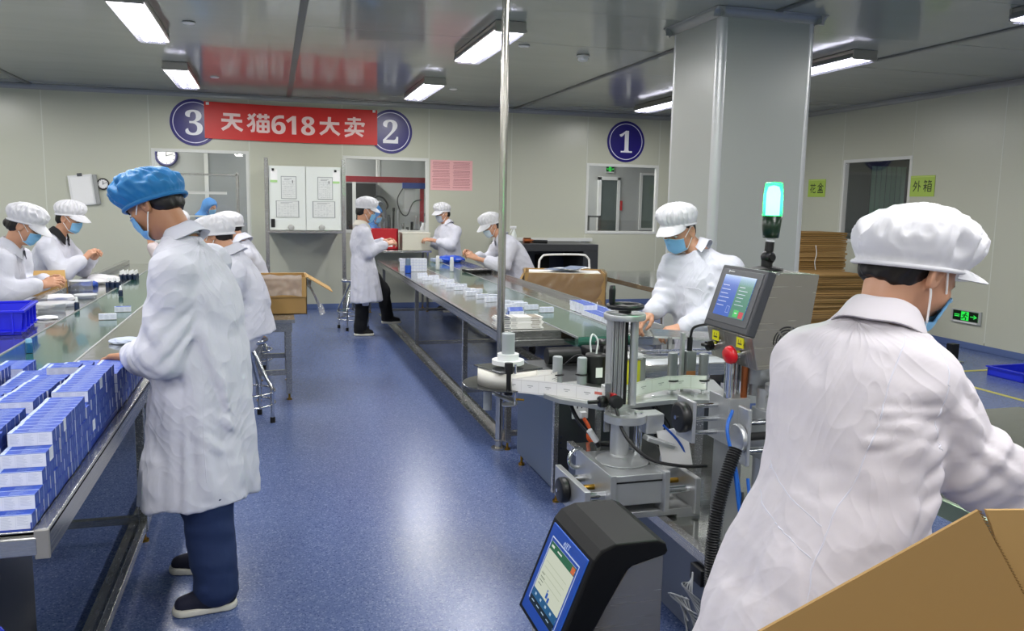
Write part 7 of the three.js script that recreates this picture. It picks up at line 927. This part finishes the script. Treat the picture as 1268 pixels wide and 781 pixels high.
makePerson({ label: 'worker mostly hidden behind the standing man, only a raised hand showing', base: [-0.42, 0, -8.50], yaw: -1.6, seed: 9.1, cell: 0.014, headCell: 0.007, handCell: 0.0045, skin: 1,
  head: { p: [-0.87, 1.29, -8.40], yaw: -1.6, pitch: 0.4, s: 1.02 }, neck: [-0.72, 1.17, -8.42],
  torso: [[[-0.72, 1.18, -8.42], 0.09, 0.07], [[-0.68, 1.12, -8.43], 0.165, 0.1], [[-0.58, 0.99, -8.47], 0.2, 0.14], [[-0.42, 0.82, -8.50], 0.2, 0.16], [[-0.4, 0.62, -8.50], 0.22, 0.19]], torsoBody: 5, closedHem: true, coatMat: mat(0xd2c6c8, 0.85),
  arms: [{ p: [[-0.7, 1.08, -8.26], [-0.98, 0.93, -8.36], [-1.1, 1.12, -8.40]], dir: [-0.2, 0.95, 0], dorsal: [-0.9, -0.1, 0.4], side: -1, curl: [1, 1.05, 1.1, 1.1], thumb: 0.9, sleeve: 0.82, r: [0.08, 0.075, 0.06] }, { p: [[-0.66, 1.08, -8.62], [-0.76, 0.9, -8.70], [-0.86, 0.95, -8.60]], dir: [-0.9, 0, 0.3], dorsal: [0, 1, 0], side: 1, curl: [0.6, 0.7, 0.7, 0.8], sleeve: 0.86, r: [0.08, 0.075, 0.06] }],
  legs: [{ p: [[-0.42, 0.62, -8.40], [-0.68, 0.55, -8.40], [-0.62, 0.085, -8.40]], toe: [-1, 0, 0] }, { p: [[-0.42, 0.62, -8.60], [-0.68, 0.55, -8.60], [-0.62, 0.085, -8.60]], toe: [-1, 0, 0] }], trousers: mNavy, lap: [{ p: [[-0.42, 0.6, -8.40], [-0.64, 0.56, -8.40]], r: [0.12, 0.1] }, { p: [[-0.42, 0.6, -8.60], [-0.64, 0.56, -8.60]], r: [0.12, 0.1] }], foldTop: 0.9,
  cap: { kind: 'visor', w: 0.095, l: 0.11, h: 0.118, puff: 0.17, bag: 0.03, pleats: 20, pleat: 0.005, front: 0.052, back: -0.005, visor: 0.07 } });

const hooded = (z, x, seed, label, yaw) => makePerson({ label, base: [x, 0, z], yaw, seed, cell: 0.011, headCell: 0.006, handCell: 0.0045, skin: 1, collarScale: 1.15,
  head: { p: [x - 0.185, 1.315, z - 0.03], yaw: yaw - 0.15, pitch: 0.45, s: 1.02 }, neck: [x - 0.085, 1.185, z],
  torso: [[[x - 0.085, 1.195, z], 0.1, 0.08], [[x - 0.06, 1.13, z], 0.17, 0.105], [[x - 0.02, 0.98, z], 0.205, 0.15], [[x + 0.01, 0.8, z], 0.21, 0.17], [[x + 0.01, 0.615, z], 0.23, 0.2]], torsoBody: 5, closedHem: true,
  arms: [{ p: [[x - 0.06, 1.07, z + 0.2], [x - 0.12, 0.84, z + 0.24], [x - 0.38, 0.86, z + 0.14]], dir: [-0.95, -0.1, -0.1], dorsal: [0, 1, 0.2], side: -1, curl: [0.6, 0.7, 0.7, 0.8], sleeve: 0.88, r: [0.092, 0.088, 0.062] }, { p: [[x - 0.06, 1.07, z - 0.2], [x - 0.14, 0.84, z - 0.24], [x - 0.38, 0.86, z - 0.14]], dir: [-0.95, -0.1, 0.1], dorsal: [0, 1, -0.2], side: 1, curl: [0.6, 0.7, 0.7, 0.8], sleeve: 0.88, r: [0.09, 0.085, 0.062] }],
  legs: [{ p: [[x - 0.03, 0.62, z + 0.1], [x - 0.3, 0.55, z + 0.11], [x - 0.24, 0.085, z + 0.11]], toe: [-1, 0, 0] }, { p: [[x - 0.03, 0.62, z - 0.1], [x - 0.3, 0.55, z - 0.11], [x - 0.24, 0.085, z - 0.11]], toe: [-1, 0, 0] }], trousers: mNavy, lap: [{ p: [[x - 0.03, 0.615, z + 0.1], [x - 0.25, 0.57, z + 0.11]], r: [0.125, 0.1] }, { p: [[x - 0.03, 0.615, z - 0.1], [x - 0.25, 0.57, z - 0.11]], r: [0.125, 0.1] }], foldTop: 0.8, wrinkle: 1.3,
  cap: { kind: 'net', w: 0.097, l: 0.115, h: 0.122, puff: 0.2, bag: 0.03, pleats: 16, pleat: 0.003, crumple: 0.014, front: 0.04, back: -0.05 } });
hooded(-6.05, -0.2, 11.3, 'nearer white-capped worker seated on a chrome stool beside the brown box', -1.75);
hooded(-7.75, -0.2, 13.9, 'farther white-capped worker in a blue mask seated beyond the nearer one', -1.5);

makePerson({ label: 'woman standing at the far left corner of the middle table in a white coat', base: [0.98, 0, -9.65], yaw: 1.6, seed: 3.4, cell: 0.012, headCell: 0.006, handCell: 0.0045, skin: 1,
  head: { p: [1.035, 1.45, -9.66], yaw: 1.55, pitch: 0.3, s: 1.02 }, neck: [0.985, 1.3, -9.66],
  torso: [[[0.985, 1.31, -9.66], 0.085, 0.065], [[0.975, 1.25, -9.66], 0.16, 0.095], [[0.97, 1.1, -9.65], 0.18, 0.125], [[0.985, 0.93, -9.63], 0.175, 0.13], [[1.0, 0.78, -9.62], 0.195, 0.15], [[1.03, 0.41, -9.58], 0.215, 0.19]], torsoBody: 5, collarMat: mat(0xded9cc, 0.8),
  arms: [{ p: [[1.0, 1.2, -9.48], [1.05, 0.99, -9.44], [1.235, 1.08, -9.5]], dir: [0.85, 0.2, -0.2], dorsal: [0, 0.8, 0.5], side: 1, curl: [0.7, 0.8, 0.8, 0.85], thumb: 0.8, sleeve: 0.86, r: [0.078, 0.07, 0.055] }, { p: [[1.0, 1.2, -9.84], [1.06, 1.0, -9.88], [1.25, 1.1, -9.74]], dir: [0.8, 0.15, 0.4], dorsal: [0, 0.8, -0.5], side: -1, curl: [0.7, 0.8, 0.8, 0.85], thumb: 0.8, sleeve: 0.86, r: [0.075, 0.07, 0.055] }],
  legs: [{ p: [[0.99, 0.8, -9.55], [0.985, 0.45, -9.58], [0.96, 0.085, -9.68]], toe: [1, 0, 0.1], r: [0.095, 0.08, 0.075] }, { p: [[1.03, 0.8, -9.72], [1.24, 0.52, -9.8], [1.3, 0.2, -9.84]], toe: [1, 0, 0.05], ground: 0.115, r: [0.095, 0.08, 0.07] }], closedHem: true, trouserTop: 0.78, trousers: mBlackCloth,
  cap: { kind: 'visor', w: 0.094, l: 0.11, h: 0.118, puff: 0.16, bag: 0.03, pleats: 14, pleat: 0.004, crumple: 0.006, front: 0.055, back: 0.0, visor: 0.06, dip: 0.2 } });

makePerson({ label: 'woman in a grey mask standing at the far end of the middle table', base: [2.42, 0, -11.72], yaw: -1.1, seed: 5.9, cell: 0.013, headCell: 0.006, handCell: 0.0045, skin: 1, maskColor: 0xa9b0bc,
  head: { p: [2.335, 1.405, -11.72], yaw: -1.25, pitch: 0.28, s: 1.02 }, neck: [2.395, 1.265, -11.7],
  torso: [[[2.395, 1.275, -11.7], 0.085, 0.065], [[2.41, 1.215, -11.69], 0.165, 0.1], [[2.42, 1.07, -11.69], 0.19, 0.13], [[2.44, 0.9, -11.69], 0.185, 0.14], [[2.45, 0.75, -11.69], 0.2, 0.16], [[2.45, 0.42, -11.68], 0.21, 0.19]], torsoBody: 5,
  arms: [{ p: [[2.5, 1.16, -11.53], [2.42, 0.97, -11.46], [2.17, 1.03, -11.58]], dir: [-0.95, 0.1, -0.2], dorsal: [0, 0.9, 0.4], side: -1, curl: [0.6, 0.7, 0.75, 0.8], thumb: 0.7, sleeve: 0.6, r: [0.08, 0.075, 0.062] }, { p: [[2.34, 1.16, -11.85], [2.3, 0.96, -11.88], [2.12, 1.02, -11.8]], dir: [-0.95, 0.1, 0.1], dorsal: [0, 0.9, -0.3], side: 1, curl: [0.6, 0.7, 0.75, 0.8], sleeve: 0.7, r: [0.078, 0.072, 0.06] }],
  legs: [{ p: [[2.48, 0.8, -11.6], [2.48, 0.45, -11.6], [2.48, 0.085, -11.6]], toe: [-0.9, 0, 0.3] }, { p: [[2.42, 0.8, -11.78], [2.42, 0.45, -11.78], [2.42, 0.085, -11.78]], toe: [-0.9, 0, 0.3] }], closedHem: true, trouserTop: 0.5, trousers: mBlackCloth, collarGap: 0.6,
  cap: { kind: 'visor', w: 0.094, l: 0.11, h: 0.118, puff: 0.17, bag: 0.02, pleats: 18, pleat: 0.006, front: 0.05, back: -0.005, visor: 0.07, dip: 0.2 } });

makePerson({ label: 'woman in a pleated cap seated right of the middle table, bent over her hands', base: [2.82, 0, -9.35], yaw: -1.45, seed: 8.8, cell: 0.012, headCell: 0.0055, handCell: 0.0042, skin: 1, maskColor: 0xc4d4e0,
  head: { p: [2.46, 1.3, -9.45], yaw: -1.4, pitch: 0.5, s: 1.03 }, neck: [2.57, 1.175, -9.41],
  torso: [[[2.57, 1.185, -9.41], 0.09, 0.07], [[2.615, 1.135, -9.4], 0.17, 0.105], [[2.69, 1.01, -9.38], 0.205, 0.15], [[2.78, 0.83, -9.36], 0.205, 0.165], [[2.84, 0.63, -9.35], 0.22, 0.19]], torsoBody: 5, closedHem: true,
  arms: [{ p: [[2.63, 1.07, -9.19], [2.53, 0.86, -9.12], [2.26, 0.93, -9.3]], dir: [-0.85, 0.4, -0.3], dorsal: [0, 0.5, 0.8], side: -1, curl: [0.8, 0.85, 0.9, 0.9], thumb: 0.9, sleeve: 0.5, r: [0.09, 0.084, 0.07] }, { p: [[2.6, 1.07, -9.6], [2.5, 0.87, -9.66], [2.26, 0.95, -9.53]], dir: [-0.85, 0.4, 0.2], dorsal: [0, 0.5, -0.8], side: 1, curl: [0.8, 0.85, 0.9, 0.9], thumb: 0.9, sleeve: 0.6, r: [0.088, 0.08, 0.07] }],
  legs: [{ p: [[2.82, 0.62, -9.25], [2.56, 0.55, -9.25], [2.58, 0.085, -9.25]], toe: [-1, 0, 0] }, { p: [[2.82, 0.62, -9.45], [2.56, 0.55, -9.45], [2.58, 0.085, -9.45]], toe: [-1, 0, 0] }], trousers: mNavy, lap: [{ p: [[2.82, 0.62, -9.25], [2.6, 0.57, -9.25]], r: [0.125, 0.1] }, { p: [[2.82, 0.62, -9.45], [2.6, 0.57, -9.45]], r: [0.125, 0.1] }], foldTop: 0.85,
  cap: { kind: 'visor', w: 0.096, l: 0.112, h: 0.118, puff: 0.18, bag: 0.03, pleats: 22, pleat: 0.0065, front: 0.052, back: -0.008, visor: 0.08, dip: 0.25 } });

// ================================================================ WHAT STANDS BEHIND THE WINDOWS
{ // rack and apparatus behind the left window
  const t = thing('steel_rack', 'open steel rack with small apparatus behind the left window', 'rack', [-0.95, 0, -13.3]), m = M.steel;
  for (const [x, z] of [[-0.65, 0.2], [0.45, 0.2], [-0.65, -0.25], [0.45, -0.25]]) part('upright', bx(x - 0.015, x + 0.015, 0, 1.95, z - 0.015, z + 0.015), m, t);
  for (const y of [0.92, 1.3, 1.92]) part('shelf', bx(-0.66, 0.46, y - 0.02, y, -0.26, 0.215), y > 1.5 ? m : M.frame, t); part('lamp_bar', bx(-0.6, 0.3, 1.62, 1.66, 0.1, 0.16), M.white, t);
  for (let i = 0; i < 7; i++) { const a = thing('apparatus', 'small dark apparatus standing on the rack behind the left window', 'apparatus', [-1.5 + i * 0.17, 0.921, -13.2], 0, 'apparatus on the rack'); part('base', box(0.1, 0.06, 0.14, 0.005), M.blackMatte, a, [0, 0.03, 0]); part('column', bx(-0.02, 0.02, 0.06, 0.22 + (i % 3) * 0.05, -0.02, 0.02), M.steel, a); part('head', box(0.07, 0.05, 0.09, 0.005), i % 2 ? M.aluDark : M.blackMatte, a, [0, 0.25, 0.01]); }
}
{ // filling line behind the middle window
  const t = thing('filling_machine', 'filling machine with a red beam and black hoses behind the middle window', 'machine', [0, 0, 0]), z = -13.25;
  part('red_beam', bx(0.9, 2.5, 1.855, 1.945, z, z + 0.05, 0.004), mat(0xa5182c, 0.35), t); part('red_post', bx(2.27, 2.33, 1.2, 1.86, z, z + 0.05), mat(0xa5182c, 0.35), t); part('blue_box', bx(1.98, 2.36, 1.77, 1.86, z + 0.05, z + 0.12, 0.006), mat(0x24479e, 0.4), t); part('grey_panel', bx(2.02, 2.2, 1.4, 1.77, z - 0.05, z), M.alu, t);
  part('machine_table', bx(1.2, 2.6, 0.9, 1.0, z - 0.3, z + 0.35, 0.005), M.steel, t); part('machine_base', bx(1.25, 2.55, 0, 0.9, z - 0.25, z + 0.3), M.aluDark, t);
  part('hose', pipe([[1.6, 1.15, z], [1.52, 1.45, z], [1.56, 1.62, z], [1.68, 1.62, z], [1.76, 1.5, z], [1.72, 1.42, z]], 0.014, 50, 8), M.black, t); part('hose', pipe([[1.63, 1.1, z + 0.05], [1.56, 1.4, z + 0.05], [1.62, 1.55, z + 0.05], [1.7, 1.5, z + 0.05], [1.72, 1.3, z]], 0.02, 50, 8), M.aluDark, t); part('hose', pipe([[2.0, 1.8, z + 0.1], [1.9, 1.6, z + 0.1], [1.95, 1.4, z + 0.1], [2.05, 1.35, z + 0.1], [2.15, 1.55, z + 0.1], [2.28, 1.6, z + 0.1]], 0.009, 60, 8), M.black, t);
  const r = rng(12); for (let i = 0; i < 16; i++) { const x = 1.4 + i * 0.073, h = 0.1 + r() * 0.32; part('nozzle', [rod([x, 1.0, z + r() * 0.2], [x, 1.0 + h, z + 0.1], 0.01 + r() * 0.02, 10), at(cyl(0.022, 0.05, 12), x, 1.02 + h, z + 0.1)], [M.steel, M.darkSteel, M.blackMatte, M.alu][i % 4], t); }
  for (let i = 0; i < 6; i++) part('valve', at(box(0.09, 0.13, 0.09, 0.01), 1.45 + i * 0.18, 1.07, z + 0.22), [M.darkSteel, M.alu][i % 2], t);
  const d = thing('dark_cabinet', 'tall dark cabinet with two doors behind the middle window', 'cabinet', [1.35, 0, -14.7]); part('cabinet_body', bx(-0.4, 0.4, 0, 1.9, -0.25, 0.2), M.aluDark, d); for (const s of [-1, 1]) part('door', bx(s * 0.2 - 0.17, s * 0.2 + 0.17, 0.9, 1.86, 0.2, 0.215), M.blackMatte, d); part('mullion', bx(-0.03, 0.03, 0.1, 1.9, 0.2, 0.225), M.frame, d);
  const w = thing('glass_screen', 'white-framed partition screen behind the red beam', 'screen', [2.26, 0, -14.9]); part('screen_panel', bx(-0.42, 0.42, 0.1, 2.7, -0.02, 0.02), mat(0xc9cec9, 0.3), w); for (const s of [-0.45, 0.45]) part('screen_post', bx(s - 0.03, s + 0.03, 0, 2.8, -0.04, 0.04), M.frame, w);
  const b = thing('white_canister', 'white canister at the right edge of the middle window', 'canister', [2.28, 1.0, z + 0.3]); part('canister_body', lathe([[0, 0], [0.05, 0], [0.052, 0.01], [0.052, 0.16], [0.03, 0.2], [0.028, 0.24], [0, 0.24]]), M.white, b);
}
{ const t = thing('steel_rack', 'low dark steel rack in the corridor behind the right window', 'rack', [5.3, 0, -13.6]); for (const x of [-0.3, 0, 0.21]) part('upright', bx(x - 0.018, x + 0.018, 0, 1.38, -0.02, 0.02), M.darkSteel, t); for (const y of [0.4, 1.09, 1.35]) part('rail', bx(-0.32, 0.23, y, y + 0.03, -0.02, 0.02), M.darkSteel, t); }
{ const c = thing('door_curtain', 'pale green strip curtain in the dark room behind the right wall window', 'curtain', [XR + 2.4, 0, -11.9]); for (let i = 0; i < 7; i++) part('strip', bx(-0.36 + i * 0.1, -0.27 + i * 0.1, 0.05, 2.3, 0.002 * (i % 2), 0.006 + 0.002 * (i % 2)), mat(0x9fd6b4, 0.4), c); }
const bluePerson = (x, z, y, yaw, seed, label, skinC) => makePerson({ label, base: [x, 0, z], yaw, seed, cell: 0.014, headCell: 0.007, handCell: 0.005, skin: 1, coatMat: mat(0x4f86c8, 0.8), collar: false, coatName: 'coverall',
  head: { p: [x, y, z], yaw, pitch: 0.35 }, neck: [x - Math.sin(yaw) * 0.05, y - 0.14, z - Math.cos(yaw) * 0.05],
  torso: [[[x - Math.sin(yaw) * 0.05, y - 0.13, z - Math.cos(yaw) * 0.05], 0.09, 0.07], [[x - Math.sin(yaw) * 0.06, y - 0.19, z - Math.cos(yaw) * 0.06], 0.17, 0.1], [[x - Math.sin(yaw) * 0.06, y - 0.35, z - Math.cos(yaw) * 0.06], 0.19, 0.13], [[x - Math.sin(yaw) * 0.06, y - 0.7, z - Math.cos(yaw) * 0.06], 0.2, 0.15], [[x - Math.sin(yaw) * 0.06, 0.4, z - Math.cos(yaw) * 0.06], 0.21, 0.17]], torsoBody: 4,
  arms: [1, -1].map((s) => ({ p: [[x + Math.cos(yaw) * 0.18 * s, y - 0.26, z - Math.sin(yaw) * 0.18 * s], [x + Math.cos(yaw) * 0.22 * s, y - 0.5, z - Math.sin(yaw) * 0.22 * s], [x + Math.cos(yaw) * 0.12 * s + Math.sin(yaw) * 0.22, y - 0.5, z - Math.sin(yaw) * 0.12 * s + Math.cos(yaw) * 0.22]], dir: [Math.sin(yaw), 0, Math.cos(yaw)], dorsal: [0, 1, 0], side: -s, curl: [0.5, 0.5, 0.6, 0.6] })),
  legs: [1, -1].map((s) => ({ p: [[x + Math.cos(yaw) * 0.1 * s, 0.8, z - Math.sin(yaw) * 0.1 * s], [x + Math.cos(yaw) * 0.1 * s, 0.45, z - Math.sin(yaw) * 0.1 * s], [x + Math.cos(yaw) * 0.1 * s, 0.085, z - Math.sin(yaw) * 0.1 * s]], toe: [Math.sin(yaw), 0, Math.cos(yaw)] })), trousers: mNavy, cap: { kind: 'hood', mat: mat(0x4f8fd2, 0.8) } });
bluePerson(1.48, -12.56, 1.36, 1.2, 21, 'worker in a blue hood behind the middle window');
bluePerson(-0.95, -14.05, 1.42, 0.9, 23, 'worker in a blue hood and coverall behind the left window');
renderer.render(scene, camera);
